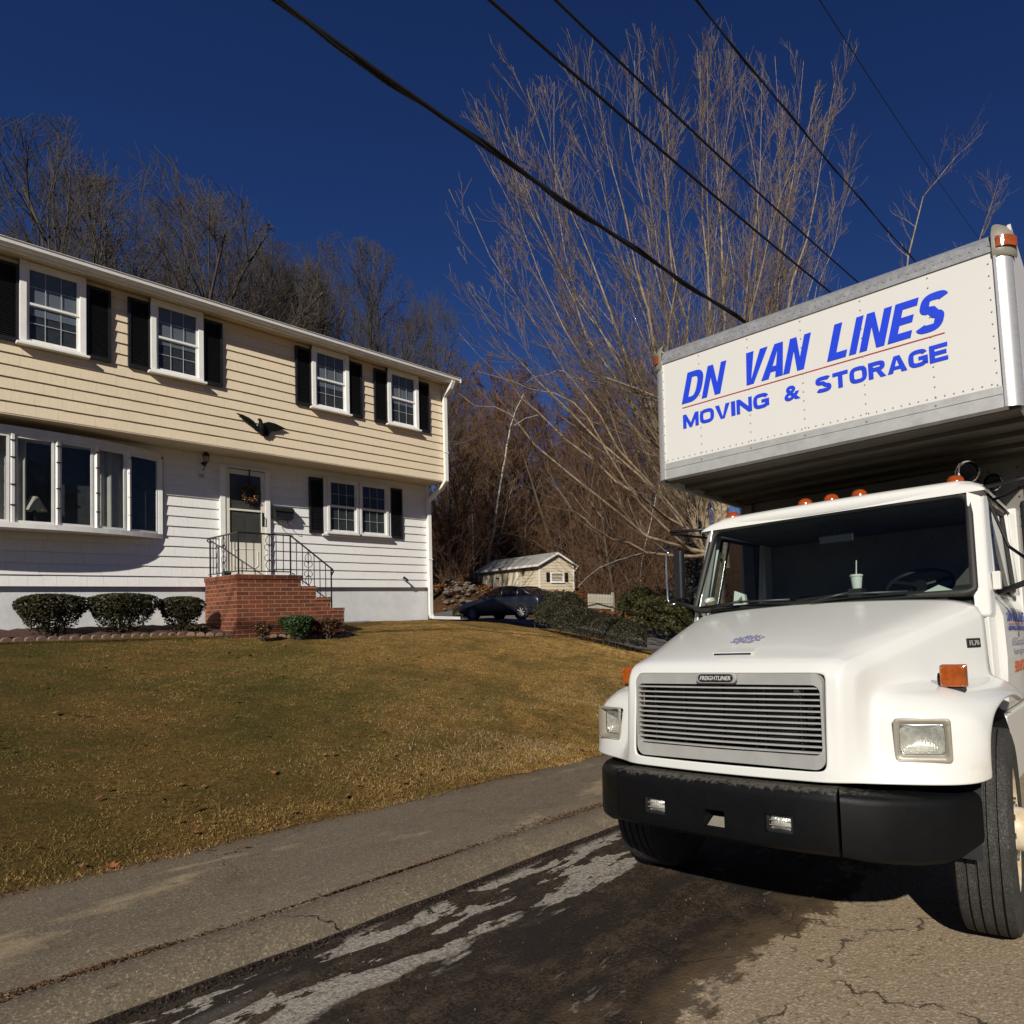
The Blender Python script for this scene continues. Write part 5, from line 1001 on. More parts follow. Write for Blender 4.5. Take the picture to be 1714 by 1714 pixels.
tp(MB().box(1.099, 1.1005, 4.41, 5.10, 1.562, 1.567), 'door_line', 'red')
# roof lamps and horns
for x in (-.84, -.21, -.005, .205, .848):
    mk = tp(MB().lathe([(.060, 0), (.058, .011), (.052, .031), (.033, .049), (.0, .055)], (x, 4.42, rz(x, 4.42) - .004), (0, -.1, 1), 20), 'marker_lamp', 'amber_red', smooth=True)
    MB().lathe([(.06, -.01), (.06, .005), (.05, .007)], (x, 4.42, rz(x, 4.42) - .004), (0, -.1, 1), 20).obj('lamp_base', MT['rubber'], mk)
for x, y, q in ((.905, 4.52, 1), (.99, 4.95, .8)):
    b = MB().lathe([(.066 * q, .012), (.076 * q, .0), (.078 * q, .012), (.058 * q, .02), (.035 * q, .05), (.018 * q, .12), (.014 * q, .36), (.0, .37)], (x, y, 2.575), (0, 1, 0), 20).box(x - .012, x + .012, y + .12, y + .14, 2.47, 2.57)
    tp(b, 'air_horn', 'chrome', smooth=True)
    tp(MB().lathe([(.0, .03), (.055 * q, .006)], (x, y, 2.575), (0, 1, 0), 20), 'horn_mouth', 'dark')
tp(MB().tube([(.872, 4.45, 2.49), (.868, 4.44, 2.56), (.878, 4.44, 2.62)], .006, 6), 'antenna_stub', 'tw')
# box body with its overhanging front
bx = bpy.data.objects.new('cargo_box', None); col.objects.link(bx); bx.parent = truck; bx.location = TL
def bp(mb, name, mt, **k): return mb.obj(name, MT[mt] if isinstance(mt, str) else mt, bx, **k)
BY = 4.05; XB = 1.235; ZB0, ZB1 = 2.805, 3.775; BR_ = 5.38; YEND = 11.2
bp(MB().box(-XB, XB, BY, BY + .02, ZB0 + .125, ZB1), 'front_panel', 'boxw')
bp(MB().box(-XB, XB, BY - .006, BY + .06, ZB0, ZB0 + .128).box(-XB, XB, BY - .010, BY - .006, ZB0 + .078, ZB0 + .084), 'front_rail', 'alu', bevel=.003)
b = MB(); b.grid([[(s_, BY - .006 + .145 * (1 - math.cos(g)), ZB1 - .012 + .150 * math.sin(g)) for s_ in (-XB, XB)] for g in fr(0, math.pi / 2, 10)]); b.box(-XB, XB, BY - .009, BY - .004, ZB1 - .02, ZB1 + .006); bp(b, 'roof_radius', 'galv', smooth=True)
for s in (-1, 1):
    b = MB(); A = fr(0, math.pi / 2, 10); zc0, zc1 = ZB0 + .0, ZB1 - .03
    r_ = .085; b.grid([[(s * (XB + r_ * math.sin(g)), BY - .004 + r_ * (1 - math.cos(g)), z) for g in A] for z in (zc0, zc1)]); b.box(s * (XB - .012), s * (XB + .004), BY - .014, BY + .01, zc0, zc1 + .03) if s > 0 else b.box(-XB - .004, -XB + .012, BY - .014, BY + .01, zc0, zc1 + .03)
    cpo = bp(b, 'corner_column', 'colm', smooth=True)
    cc = MB(); R2 = .10
    zz_ = [(0, 1.0), (.012, 1.10), (.07, 1.12), (.085, 1.12), (.15, 1.02), (.20, .75), (.235, .35)]
    cc.grid([[(s * (XB - .004 + R2 * f_ * math.sin(g)), BY - .012 + R2 * (1.05 - f_ * math.cos(g) * 1.02), zc1 - .03 + h) for g in fr(-.1, math.pi / 2, 9)] for h, f_ in zz_])
    bp(cc, 'corner_cap', 'bezel', smooth='all')
    # marker lamp wrapped on the corner
    mk = MB(); mk.grid([[(s * (XB + .012 + (R2 + .008) * math.sin(g)), BY - .012 + R2 * 1.05 - (R2 + .012) * 1.06 * math.cos(g), z) for g in fr(-.02, 1.25, 8)] for z in (zc1 + .02, zc1 + .085)]); bp(mk, 'clearance_lamp', 'amber', smooth='all')
    sg_ = MB().box(s * (XB + r_ - .02), s * (XB + r_), BY + r_ - .01, YEND, 2.8, 3.93) if s > 0 else MB().box(-(XB + r_), -(XB + r_ - .02), BY + r_ - .01, YEND, 2.8, 3.93); bp(sg_, 'side_panel', 'boxw')
    sg_ = MB().box(s * (XB + r_ - .02), s * (XB + r_), BR_, YEND, .95, 2.80) if s > 0 else MB().box(-(XB + r_), -(XB + r_ - .02), BR_, YEND, .95, 2.80); bp(sg_, 'lower_side_panel', 'boxw')
    sg_ = MB().box(s * (XB + r_ - .03), s * (XB + r_ + .004), BY + .09, BR_, 2.795, 2.93) if s > 0 else MB().box(-(XB + r_ + .004), -(XB + r_ - .03), BY + .09, BR_, 2.795, 2.93); bp(sg_, 'side_rail', 'alu')
bp(MB().box(-XB - .08, XB + .08, BY + .12, YEND, 3.90, 3.925), 'box_roof', 'galv')
bp(MB().box(-XB - .065, XB + .065, BR_, BR_ + .03, 1.0, 2.86).box(-1.24, -1.16, BR_ - .05, BR_, 1.0, 2.8).box(1.16, 1.24, BR_ - .05, BR_, 1.0, 2.8), 'bulkhead', 'boxfront')
bp(MB().box(-XB - .06, XB + .06, YEND - .03, YEND, 1.0, 3.9).box(-XB - .06, XB + .06, BR_, YEND, .95, .98), 'rear_frame', 'boxfront')
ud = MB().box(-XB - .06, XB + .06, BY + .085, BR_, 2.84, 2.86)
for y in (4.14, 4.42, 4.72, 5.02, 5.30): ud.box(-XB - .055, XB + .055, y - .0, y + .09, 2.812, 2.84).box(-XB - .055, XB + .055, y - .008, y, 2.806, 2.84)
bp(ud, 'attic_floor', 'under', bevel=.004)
# rivets: one dotted part for the front, one for the bulkhead
def rivets(pts, r, ax, name, mt): 
    b = MB()
    for p in pts: b.lathe([(r, 0), (r * .8, r * .45), (0, r * .6)], p, ax, 7)
    return bp(b, name, mt, smooth='all')
yr = BY - .001; R_p = []
for x in (-.873, -.443, -.018, .412, .845): R_p += [(x, yr, 2.96 + k * .064) for k in range(13)]
for x in (-1.222, 1.192): R_p += [(x, yr, 2.87 + k * .0745) for k in range(13)]
R_p += [(-1.20 + k * .0525, yr, 2.955) for k in range(46)]
ri = rivets(R_p, .0055, (0, -1, 0), 'panel_rivets', 'bezel'); ri['kind'] = 'stuff'
ri = rivets([(-1.21 + k * .0525, BY - .007 + .004, 3.80) for k in range(47)], .0065, (0, -1, .25), 'roof_rivets', 'bezel'); ri['kind'] = 'stuff'
for x in (-.873, -.018, .845, -.443, .412): bp(MB().lathe([(.008, 0), (.006, .005), (0, .006)], (x, BY - .006, 2.905), (0, -1, 0), 8), 'rail_bolt', 'bezel')
rb = []
for x in (-.9, -.45, 0, .45, .9, 1.1): rb += [(x, BR_ - .001, 2.3 + k * .075) for k in range(7)]
ri = rivets(rb, .007, (0, -1, 0), 'bulkhead_rivets', 'dark'); ri['kind'] = 'stuff'
# big lettering, word by word
def word(body, x0, x1, z0, z1, off, shear, name='lettering'):
    return text_mb(body, x0, x1, z0, z1, BY - .001, off, shear, .003).obj(name, MT['blue'], bx)
def big(body, widths, gap, x0, x1, z0, z1, tx, ty, shear): letters(body, widths, gap, x0, x1, z0, z1, BY - .001, tx, ty, shear).obj('lettering', MT['blue'], bx, normals=True)
big('DN', (1, 1), .13, -1.045, -.625, 3.379, 3.619, .052, .043, .27); big('VAN', (1.12, 1.08, 1), .02, -.520, .060, 3.379, 3.622, .054, .045, .27); big('LINES', (.80, .30, 1, .88, 1.0), .13, .165, .975, 3.379, 3.622, .056, .046, .27)
big('MOVING', (1.25, 1.1, 1.1, .3, 1.1, 1.1), .10, -1.038, -.284, 3.179, 3.288, .031, .025, 0); word('&', -.163, -.042, 3.178, 3.284, .028, 0); big('STORAGE', (1.05, 1, 1.1, 1.05, 1.15, 1.1, 1), .10, .074, .935, 3.177, 3.287, .031, .025, 0)
bp(MB().box(-1.041, .925, BY - .0025, BY - .0005, 3.3435, 3.3505), 'red_line', 'red')
# things on the dashboard
def tthing(mb_parts, name, label, cat, loc, rz=0):
    e = empty(name, label=label, cat=cat); e.matrix_world = Matrix.Translation(tw(*loc)) @ TMX.to_4x4() @ Matrix.Rotation(rz, 4, 'Z')
    for mb, nm, mt in mb_parts: mb.obj(nm, MT[mt], e, smooth=True)
    return e
tthing([(MB().lathe([(.030, 0), (.040, .085), (.036, .085)], (0, 0, 0), (0, 0, 1), 20), 'cup', 'paper'), (MB().lathe([(.044, .082), (.044, .092), (.036, .096), (0, .096)], (0, 0, 0), (0, 0, 1), 20), 'lid', 'paper'), (MB().tube([(0, 0, .09), (.006, 0, .19)], .004, 6), 'straw', 'paper')], 'drink_cup', 'pale drink cup with lid and straw on the dashboard behind the windshield', 'cup', (.245, 4.15, 1.752 + .075))
tthing([(MB().box(-.045, .045, -.045, .045, 0, .075), 'holder', 'dash')], 'cup_holder', 'black cup holder box under the pale drink cup', 'cup holder', (.245, 4.15, 1.752))
tthing([(MB().lathe([(.03, 0), (.043, .085), (.030, .095), (0, .095)], (0, 0, 0), (-.35, 0, 1), 18), 'cup', 'paper'), (MB().lathe([(.034, .02), (.041, .06)], (0, -.002, 0), (-.35, 0, 1), 18), 'sleeve', 'edging')], 'coffee_cup', 'tipped paper coffee cup in the far corner of the dashboard', 'cup', (-.86, 4.10, 1.745))
tthing([(MB().prism([(-.05, -.02, 0), (.055, -.02, .0), (.04, -.02, .10), (-.035, -.02, .13)], (0, .05, 0)), 'packet', 'paper'), (MB().prism([(-.03, -.023, .04), (.03, -.023, .035), (.02, -.023, .09)], (0, .002, 0)), 'print', 'edging')], 'food_packet', 'crumpled white food packet lying on the dashboard left of centre', 'packet', (-.62, 4.10, 1.745), .2)
tthing([(MB().hexa([(-.11, -.05, 0), (.12, -.06, 0), (.12, .10, .03), (-.08, .12, .02)], [(-.11, -.05, .004), (.12, -.06, .012), (.02, .10, .075), (-.08, .12, .03)]), 'sheets', 'paper')], 'paper_sheets', 'folded pale papers on the dashboard below the steering wheel', 'papers', (.74, 4.14, 1.745), .2)
# ---------------------------------------------------------------- overhead lines
def wire(name, p, q, Yw, r, label, ext=(-1.2, 3.0), wob=0):
    def onY(u, v): d = at(u, v, 1.0) - Vector((0, 0, 1.5)); return d * (Yw / d.y) + Vector((0, 0, 1.5))
    a = onY(*p); b = onY(*q); d = b - a; pts = []; L_ = d.length
    for t in fr(ext[0], ext[1], 60): pts.append(a + d * t + Vector((0, 0, .0022 * L_ * L_ * t * (t - 1))))
    mb = MB().tube(pts, r, 6); 
    if wob: mb.tube([p_ + Vector((0, math.cos(i * 1.3) * r * 1.5, math.sin(i * 1.3) * r * 1.5)) for i, p_ in enumerate(pts)], r * .7, 5)
    return tag(mb.obj(name, MT['wire'], smooth='all'), label, 'power line', 'overhead lines along the street')
wire('power_line', (462, 0), (1240, 535), 6.8, .033, 'thickest black overhead line, lowest and leftmost of the five', wob=1)
wire('power_line', (820, 0), (1385, 485), 6.0, .023, 'second overhead line from the left, crossing the maple to the truck roof')
wire('power_line', (930, 0), (1430, 467), 6.1, .021, 'middle overhead line, close beside the second one')
wire('power_line', (1165, 0), (1525, 430), 5.3, .0165, 'twisted overhead line, fourth from the left', wob=1)
wire('power_line', (1372, 0), (1632, 390), 3.9, .0085, 'thinnest overhead line, highest and rightmost of the five')
# ---------------------------------------------------------------- trees
class Tree:
    def __init__(s, seed): s.r = random.Random(seed); s.P = []
    def path(s, pts, rad): s.P.append((pts, rad))
    def grow(s, p, d, L, r0, lvl, maxl, K):
        R = s.r; n = 6 if lvl < maxl else 4; pts = [p]; rad = [r0]; dd = d.normalized(); q = p.copy(); kinks = []
        for i in range(n):
            dd = (dd + Vector((R.gauss(0, K['wob']), R.gauss(0, K['wob']), R.gauss(0, K['wob']) + K['up'] * (1 if lvl < 2 else .8)))).normalized()
            q = q + dd * (L / n)
            if 'env' in K and not K['env'](q): break
            pts.append(q.copy()); rad.append(max(K['rmin'], r0 * (1 - (i + 1) / n * (.72 if lvl < maxl else .6)))); kinks.append(dd.copy())
        if len(pts) < 2: return
        n = len(pts) - 1; s.P.append((pts, rad))
        if lvl >= maxl: return
        for c in range(K['n'][lvl]):
            t = K['t0'] + (1 - K['t0']) * (c + R.random()) / K['n'][lvl]; i = min(n - 1, int(t * n)); f = t * n - i; bp_ = pts[i].lerp(pts[i + 1], min(1, f)); bd = kinks[i]
            ax = bd.orthogonal().normalized(); ax.rotate(Matrix.Rotation(R.uniform(0, 6.283), 3, bd)); an = R.uniform(*K['ang']); nd = (bd * math.cos(an) + ax * math.sin(an)).normalized()
            if nd.z < -.15: nd.z *= -.4
            s.grow(bp_, nd, L * R.uniform(*K['len']) * (1.15 - .5 * t), max(K['rmin'], rad[i] * K['rk']), lvl + 1, maxl, K)
    def mesh(s, thick=None, lo=0, hi=9):
        V = []; F = []; b = 0
        for pts, rad in s.P:
            if not (lo <= rad[0] < hi): continue
            n = 3 if rad[0] < .012 else 4 if rad[0] < .03 else 6 if rad[0] < .12 else 9
            a = None; k = len(pts)
            for i in range(k):
                t = pts[min(i + 1, k - 1)] - pts[max(i - 1, 0)]
                if t.length < 1e-7: t = Vector((0, 0, 1))
                t.normalize(); a = t.orthogonal() if a is None else (a - t * a.dot(t)); a.normalize(); c = t.cross(a)
                for j in range(n): g = 6.28318 * j / n; V.append(pts[i] + (a * math.cos(g) + c * math.sin(g)) * rad[i])
            for i in range(k - 1):
                for j in range(n): F.append((b + i * n + j, b + i * n + (j + 1) % n, b + (i + 1) * n + (j + 1) % n, b + (i + 1) * n + j))
            b += k * n
        return V, F
    def build(s, root, mt1, mt2, split, names=('trunk', 'crown')):
        for (lo, hi, mt, nm) in ((split, 99, mt1, names[0]), (0, split, mt2, names[1])):
            V, F = s.mesh(lo=lo, hi=hi)
            if V: np_obj(nm, [tuple(v) for v in V], F, mt, root, smooth=True, nper=4)
def bez(a, b, c, d, n=10):
    return [a * (1 - t) ** 3 + b * 3 * t * (1 - t) ** 2 + c * 3 * t * t * (1 - t) + d * t ** 3 for t in fr(0, 1, n)]
# the big multi-stemmed maple beside the driveway, behind the truck
T = Tree(11); D0 = 19.5
base = at(1195, 1010, D0); fork = at(1195, 930, D0); mroot = empty('maple_tree', base, 'large bare multi-stemmed maple with pale upswept branches behind the truck', 'tree')
T.path([base - base + Vector((0, 0, -.8)), Vector((0, 0, .2)), fork - base], [.42, .36, .33])
K3 = dict(wob=.085, up=.075, rmin=.0062, n=[8, 7, 5], t0=.12, ang=(.22, .70), len=(.25, .62), rk=.45)
KS = dict(K3, n=[6, 5], len=(.35, .55))
stems = [ # bezier in the picture (u, v, depth) from the fork to the tip
 [(1170, 820, 19.5), (1085, 560, 18.5), (1000, 120, 17.5)], [(1150, 800, 19), (1010, 560, 18), (885, 105, 17.5)], [(1180, 760, 20), (1130, 500, 20), (1090, 60, 19)],
 [(1200, 780, 20), (1185, 480, 20.5), (1165, 45, 19.5)], [(1215, 780, 20), (1225, 500, 21), (1185, 60, 20)], [(1225, 760, 20), (1270, 480, 20), (1275, 70, 20)],
 [(1235, 760, 20), (1310, 480, 20.5), (1345, 60, 20)], [(1240, 780, 20), (1340, 520, 20), (1400, 95, 20)], [(1245, 790, 20), (1370, 560, 21), (1425, 250, 21.5)],
 [(1150, 820, 19), (980, 620, 18), (840, 190, 17)], [(1140, 830, 19), (950, 680, 17.5), (775, 300, 16.8)], [(1130, 850, 19), (930, 700, 17.5), (745, 330, 16.5)],
 [(1120, 830, 20), (900, 560, 21), (930, 90, 21)], [(1190, 720, 21), (1180, 420, 22.5), (1230, 50, 22.5)], [(1165, 740, 21), (1060, 420, 22), (1050, 70, 22)],
 [(1225, 740, 21.5), (1290, 420, 23), (1310, 120, 23)], [(1140, 840, 18), (1000, 700, 17), (820, 230, 16.5)], [(1170, 700, 18.5), (1105, 520, 17.5), (1120, 90, 17)], [(1215, 700, 18.5), (1230, 500, 18), (1370, 120, 18)]]
KM = dict(wob=.05, up=.05, rmin=.0052, n=[0, 5, 4], t0=.15, ang=(.22, .55), len=(.35, .75), rk=.5)
stems = stems + [[(b_[0] + T.r.uniform(-55, 55), b_[1] + T.r.uniform(-30, 40), b_[2] + T.r.uniform(-1, 1)) for b_ in st_] for st_ in stems[:10]]
for k, st_ in enumerate(stems):
    st_ = st_[:2] + [(st_[2][0], st_[2][1] + 45, st_[2][2])]
    a = fork - base + Vector((T.r.gauss(0, .15), T.r.gauss(0, .15), T.r.uniform(-.5, .4))); b, c, d = [at(*p) - base for p in st_]; P = bez(a, b, c, d, 12)
    P = [p + Vector((T.r.gauss(0, .07), T.r.gauss(0, .07), T.r.gauss(0, .04))) * (1 if 0 < i else 0) for i, p in enumerate(P)]
    if k < 19:
        SP = globals().setdefault('SP', [])
        if k >= 8: Q_ = SP[(0, 1, 6, 0, 2, 3, 2, 4, 5, 1, 7)[k - 8]]; P = [Q_[i].lerp(P[i], max(0, min(1, (i - 2.5) / 5.5))) for i in range(13)]
        SP.append(P)
    else: Q_ = SP[k - 19]; P = [Q_[i].lerp(P[i], max(0, min(1, (i - 3) / 6))) for i in range(13)]
    L_ = sum((y - x).length for x, y in zip(P, P[1:])); r0 = (.135 if k < 8 else .078 if k < 19 else .055) * T.r.uniform(.8, 1.15); rad = [max(.0075, r0 * (1 - i / 12) ** 1.15) for i in range(13)]; i_ = 0 if k < 8 else 2 if k < 19 else 3; T.path(P[i_:], rad[i_:])
    for j in range(21):
        t = .10 + .86 * (j + T.r.random()) / 21; i = min(11, int(t * 12)); p = P[i].lerp(P[i + 1], t * 12 - i); dd = (P[i + 1] - P[i]).normalized(); ax = dd.orthogonal().normalized(); ax.rotate(Matrix.Rotation(T.r.uniform(0, 6.283), 3, dd))
        an = T.r.uniform(.18, .6); T.grow(p, dd * math.cos(an) + ax * math.sin(an), T.r.uniform(1.0, 3.6) * (1.12 - .55 * t), max(.006, rad[i] * .34), 1, 3, KM)
low = [ # long low limbs reaching left over the driveway
 [(1150, 925, 18.5), (1060, 850, 17), (980, 700, 16), (800, 620, 15)], [(1140, 915, 18.5), (1040, 905, 17), (900, 740, 15.5), (765, 660, 14.6)], [(1140, 905, 18.5), (1020, 890, 17), (860, 800, 15.5), (752, 770, 14.8)],
 [(1150, 900, 18.5), (1000, 860, 17.5), (930, 700, 16.5), (890, 560, 15.5)], [(1150, 880, 18.5), (1010, 800, 17.5), (900, 690, 16.5), (770, 560, 15)], [(1150, 870, 19), (1040, 770, 18), (900, 640, 17), (780, 480, 15.5)], [(1150, 860, 19), (1060, 700, 19), (900, 560, 18), (745, 420, 17)], [(1150, 930, 18), (1070, 935, 17), (990, 880, 15.5), (905, 780, 14.5)],
 [(1160, 880, 18), (1060, 800, 17), (960, 640, 16), (880, 640, 15)]]
for k, st_ in enumerate(low[:3] + low[4:6] + low[7:]):
    a = fork - base + Vector((T.r.gauss(0, .1), T.r.gauss(0, .1), T.r.uniform(-.3, .2))); b, c, d, e_ = [at(*p) - base for p in st_]; P = bez(a, b, c, d, 8) + bez(d, d + (d - c) * .3, d.lerp(e_, .6), e_, 5)[1:]
    n = len(P) - 1; P = [p + Vector((T.r.gauss(0, .05), T.r.gauss(0, .05), T.r.gauss(0, .04))) for p in P]; rad = [max(.007, .062 * (1 - i / n) ** 1.0) for i in range(n + 1)]; T.path(P, rad)
    for j in range(9):
        t = .25 + .72 * (j + T.r.random()) / 12; i = min(n - 1, int(t * n)); p = P[i].lerp(P[i + 1], t * n - i); dd = (P[i + 1] - P[i]).normalized(); ax = dd.orthogonal().normalized(); ax.rotate(Matrix.Rotation(T.r.uniform(0, 6.283), 3, dd))
        an = T.r.uniform(.25, .55); T.grow(p, dd * math.cos(an) + ax * math.sin(an) + Vector((0, 0, .15)), T.r.uniform(.5, 1.8) * (1.2 - .6 * t), max(.006, rad[i] * .36), 2, 3, dict(K3, n=[0, 0, 3]))
def pj(p): q = cr.T @ np.array([p.x, p.y, p.z - 1.5]); return CX + CF * q[0] / q[2], CY + CF * q[1] / q[2]
def keep_(pts): u_, v_ = pj(pts[-1] + base); return u_ > 752 + 12 * math.sin(v_ * .05) and v_ > 40 + 14 * math.sin(u_ * .04)
T.P = [(p_, r_) for p_, r_ in T.P if keep_(p_)]
T.build(mroot, MT['bark'], MT['twig'], .013, ('trunk', 'branches'))
# bare oaks rising behind the house
KO = dict(wob=.11, up=.055, rmin=.0062, n=[0, 9, 8, 7], t0=.2, ang=(.35, .85), len=(.36, .62), rk=.5)
def oak(seed, H_, K=KO, lean=0.0, r0=.26, maxl=4, trunk=.30):
    t = Tree(seed); R = t.r; K = dict(K, env=lambda q: (q.x ** 2 + q.y ** 2) / (.43 * H_) ** 2 * (1 + .25 * math.sin(3 * math.atan2(q.y, q.x) + seed)) + ((q.z - .60 * H_) / (.41 * H_)) ** 2 < 1 + .10 * math.sin(q.x * 1.9 + seed) * math.sin(q.y * 2.3)); top = Vector((lean, 0, H_ * trunk)); t.path([Vector((0, 0, -1)), Vector((lean * .4, 0, H_ * trunk * .5)), top], [r0 * 1.15, r0, r0 * .85])
    for k in range(9):
        g = k * 2.4 + R.random(); s = R.uniform(.1, 1.15); d = Vector((math.cos(g) * s, math.sin(g) * s, 1)); t.grow(top - Vector((0, 0, R.uniform(0, H_ * trunk * .3))), d, H_ * (1 - trunk) * R.uniform(.85, 1.15), r0 * R.uniform(.30, .5), 1, maxl, K)
    zs = max(p.z for pts, _ in t.P for p in pts); k = H_ / zs; t.P = [([p * k for p in pts], rad) for pts, rad in t.P]
    return t
oaks = []
for sd_, hh in ((21, 13.0), (22, 13.0), (23, 12.0)): oaks.append(oak(sd_, hh, maxl=4))
def place_tree(kind, idx, u, v, d, s, rz, label, group, name='bare_tree', mats=('oak', 'oak'), split=.02, wx=1.0):
    p = at(u, v, d); gz = zt(p.x, p.y); root = empty(name, (p.x, p.y, gz), label, 'tree', group, rz); root.scale = (s * wx, s * wx, s)
    if kind[idx] is not None and isinstance(kind[idx], Tree):
        kind[idx].build(root, MT[mats[0]], MT[mats[1]], split); kind[idx] = [c for c in bpy.data.objects if c.parent == root]
    else:
        for c in kind[idx]: o = c.copy(); col.objects.link(o); o.parent = root
    return root
def treeh(u, vtop, d): p = at(u, vtop, d); return p.z - zt(p.x, p.y)
OG = 'bare trees behind the house'
for i, (k, u, vt, d, hb, rz, lb) in enumerate([
  (0, 205, 138, 29, 13, .3, 'tallest bare dark oak behind the left part of the roof'), (1, 45, 300, 27, 13, 2.0, 'bare oak at the far left edge behind the house roof'), (2, 345, 232, 31, 12, 4.4, 'bare oak just right of the tallest one behind the roof'),
  (1, 455, 300, 33, 13, 1.0, 'bare oak above the middle of the roof line'), (2, 590, 335, 34, 12, 2.2, 'dense bare oak above the right half of the roof'), (0, 700, 430, 34, 13, 3.9, 'bare oak behind the right end of the house'), (2, 110, 235, 34, 12, 5.1, 'bare oak set back between the two leftmost crowns'), (0, 520, 420, 40, 13, .9, 'small bare oak set back above the roof')]):
    h_ = treeh(u, vt, d - 4.2); place_tree(oaks, k, u, vt, d, h_ / (hb * 1.0), rz, lb, OG, wx={205: .85, 45: .8, 345: .6, 455: .5, 590: .58, 700: .45, 110: .8, 520: .4}[u])
# the wood on the slope behind the shed
KW = dict(wob=.08, up=.06, rmin=.011, n=[12, 7, 6], t0=.18, ang=(.35, .85), len=(.34, .55), rk=.45)
def sapling(seed, H_, r0, K=KW, maxl=3):
    t = Tree(seed); R = t.r; P = [Vector((0, 0, -1))]; q = Vector((0, 0, 0)); d = Vector((R.gauss(0, .12), R.gauss(0, .12), 1)).normalized(); P.append(q.copy())
    for i in range(9): d = (d + Vector((R.gauss(0, .05), R.gauss(0, .05), .05))).normalized(); q = q + d * H_ / 9; P.append(q.copy())
    n = len(P) - 1; rad = [max(.011, r0 * (1 - i / n) ** .9) for i in range(n + 1)]; t.path(P, rad)
    for j in range(22):
        tt = .18 + .8 * (j + R.random()) / 22; i = min(n - 1, int(tt * n)); g = R.uniform(0, 6.283); s = R.uniform(.6, 1.6); t.grow(P[i].lerp(P[i + 1], tt * n - i), Vector((math.cos(g) * s, math.sin(g) * s, 1)), H_ * R.uniform(.16, .34) * (1.25 - .8 * tt), max(.012, rad[i] * .4), 1, maxl, K)
    return t
saps = [sapling(31 + i, 12, .13 + .02 * (i % 3)) for i in range(5)]
rw = random.Random(77); cnt = 0; WG = 'saplings in the wood behind the shed'
spots = []
for u_, v_ in ((742, 720), (752, 640), (765, 700), (748, 780), (772, 650), (780, 740)): spots.append((u_, 45, v_))
for row_d, n_, vt0 in ((43, 12, 760), (48, 13, 700), (54, 13, 655), (60, 15, 640), (68, 16, 620), (74, 16, 640)):
    for i in range(n_): spots.append((750 + 400 * (i + rw.random()) / n_, row_d + rw.uniform(-2, 2), vt0 + rw.uniform(-25, 70)))
spots = [(u, (d + 9 if 770 < u < 990 and d < 52 else d), vt) for u, d, vt in spots]
for u, d, vt in spots:
    h_ = max(4, treeh(u, vt, d)); place_tree(saps, rw.randrange(5), u, vt, d, h_ / 12.0, rw.uniform(0, 6.28), 'dark bare tree just past the corner of the house' if u < 785 else 'thin bare tree around the leaning birch above the shed roof' if u < 880 else 'thin brown bare tree above the ridge and gable of the shed' if u < 985 else 'thin reddish bare tree above the picket fence' if u < 1050 else 'thin bare tree above the yellow-green evergreens', WG, 'bare_sapling', ('woods', 'brush'), .03)
for u, d, vt in ():
    h_ = max(4, treeh(u, vt, d)); place_tree(saps, rw.randrange(5), u, vt, d, h_ / 12.0, rw.uniform(0, 6.28), {330: 'bare treetop rising right of the maple above the truck box', 300: 'slender bare treetop beside the power line above the truck box'}.get(vt, 'bare tree hidden behind the truck'), WG if vt > 400 else None, 'bare_sapling', ('woods', 'brush'), .03)
for k, (pts_, lb) in enumerate((([(1500, 640, 26), (1520, 430, 26), (1545, 330, 26), (1600, 262, 26), (1645, 222, 26)], 'slender bare treetop rising right of the maple above the truck box'), ([(1600, 560, 30), (1640, 400, 30), (1660, 340, 30), (1672, 300, 30)], 'thin bare treetop behind the top right corner of the truck box'))):
    P = [at(*p) for p in pts_]; gz = zt(P[0].x, P[0].y); root = empty('bare_tree', (P[0].x, P[0].y, gz), lb, 'tree'); t = Tree(61 + k); b_ = root.location.copy(); P = [Vector((0, 0, -.5))] + [p - b_ for p in P]; n = len(P) - 1; fine = []
    for x, y in zip(P, P[1:]): fine += [x.lerp(y, q) for q in (0, .25, .5, .75)]
    fine.append(P[-1]); kk = len(fine) - 1; rad = [max(.006, .065 * (1 - i / kk) ** 1.1) for i in range(kk + 1)]; t.path(fine, rad)
    for j in range(22): q = .35 + .63 * (j + t.r.random()) / 22; i = min(kk - 1, int(q * kk)); g = t.r.uniform(0, 6.28); t.grow(fine[i], Vector((math.cos(g), math.sin(g), t.r.uniform(.6, 1.4))), t.r.uniform(1, 3) * (1.2 - .7 * q), max(.006, rad[i] * .45), 2, 3, dict(K3, n=[0, 0, 4], rmin=.0052))
    t.build(root, MT['bark'], MT['twig'], .013, ('trunk', 'branches'))
# bare woods across the street, behind the camera (seen only as reflections in the glass)
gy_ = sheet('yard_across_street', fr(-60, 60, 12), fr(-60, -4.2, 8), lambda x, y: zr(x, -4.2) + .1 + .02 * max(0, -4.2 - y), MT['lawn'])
for i in range(26):
    x = -44 + 88 * (i + rw.random()) / 26; y = -rw.uniform(24, 40); root = empty('bare_tree', (x, y, zr(x, -4.2) + .4), 'bare tree across the street behind the camera', 'tree', 'bare trees across the street', rw.uniform(0, 6.28)); q = rw.uniform(.8, 1.2); root.scale = (q, q, q)
    for c in (oaks[i % 3] if i % 2 else saps[i % 5]): o = c.copy(); col.objects.link(o); o.parent = root
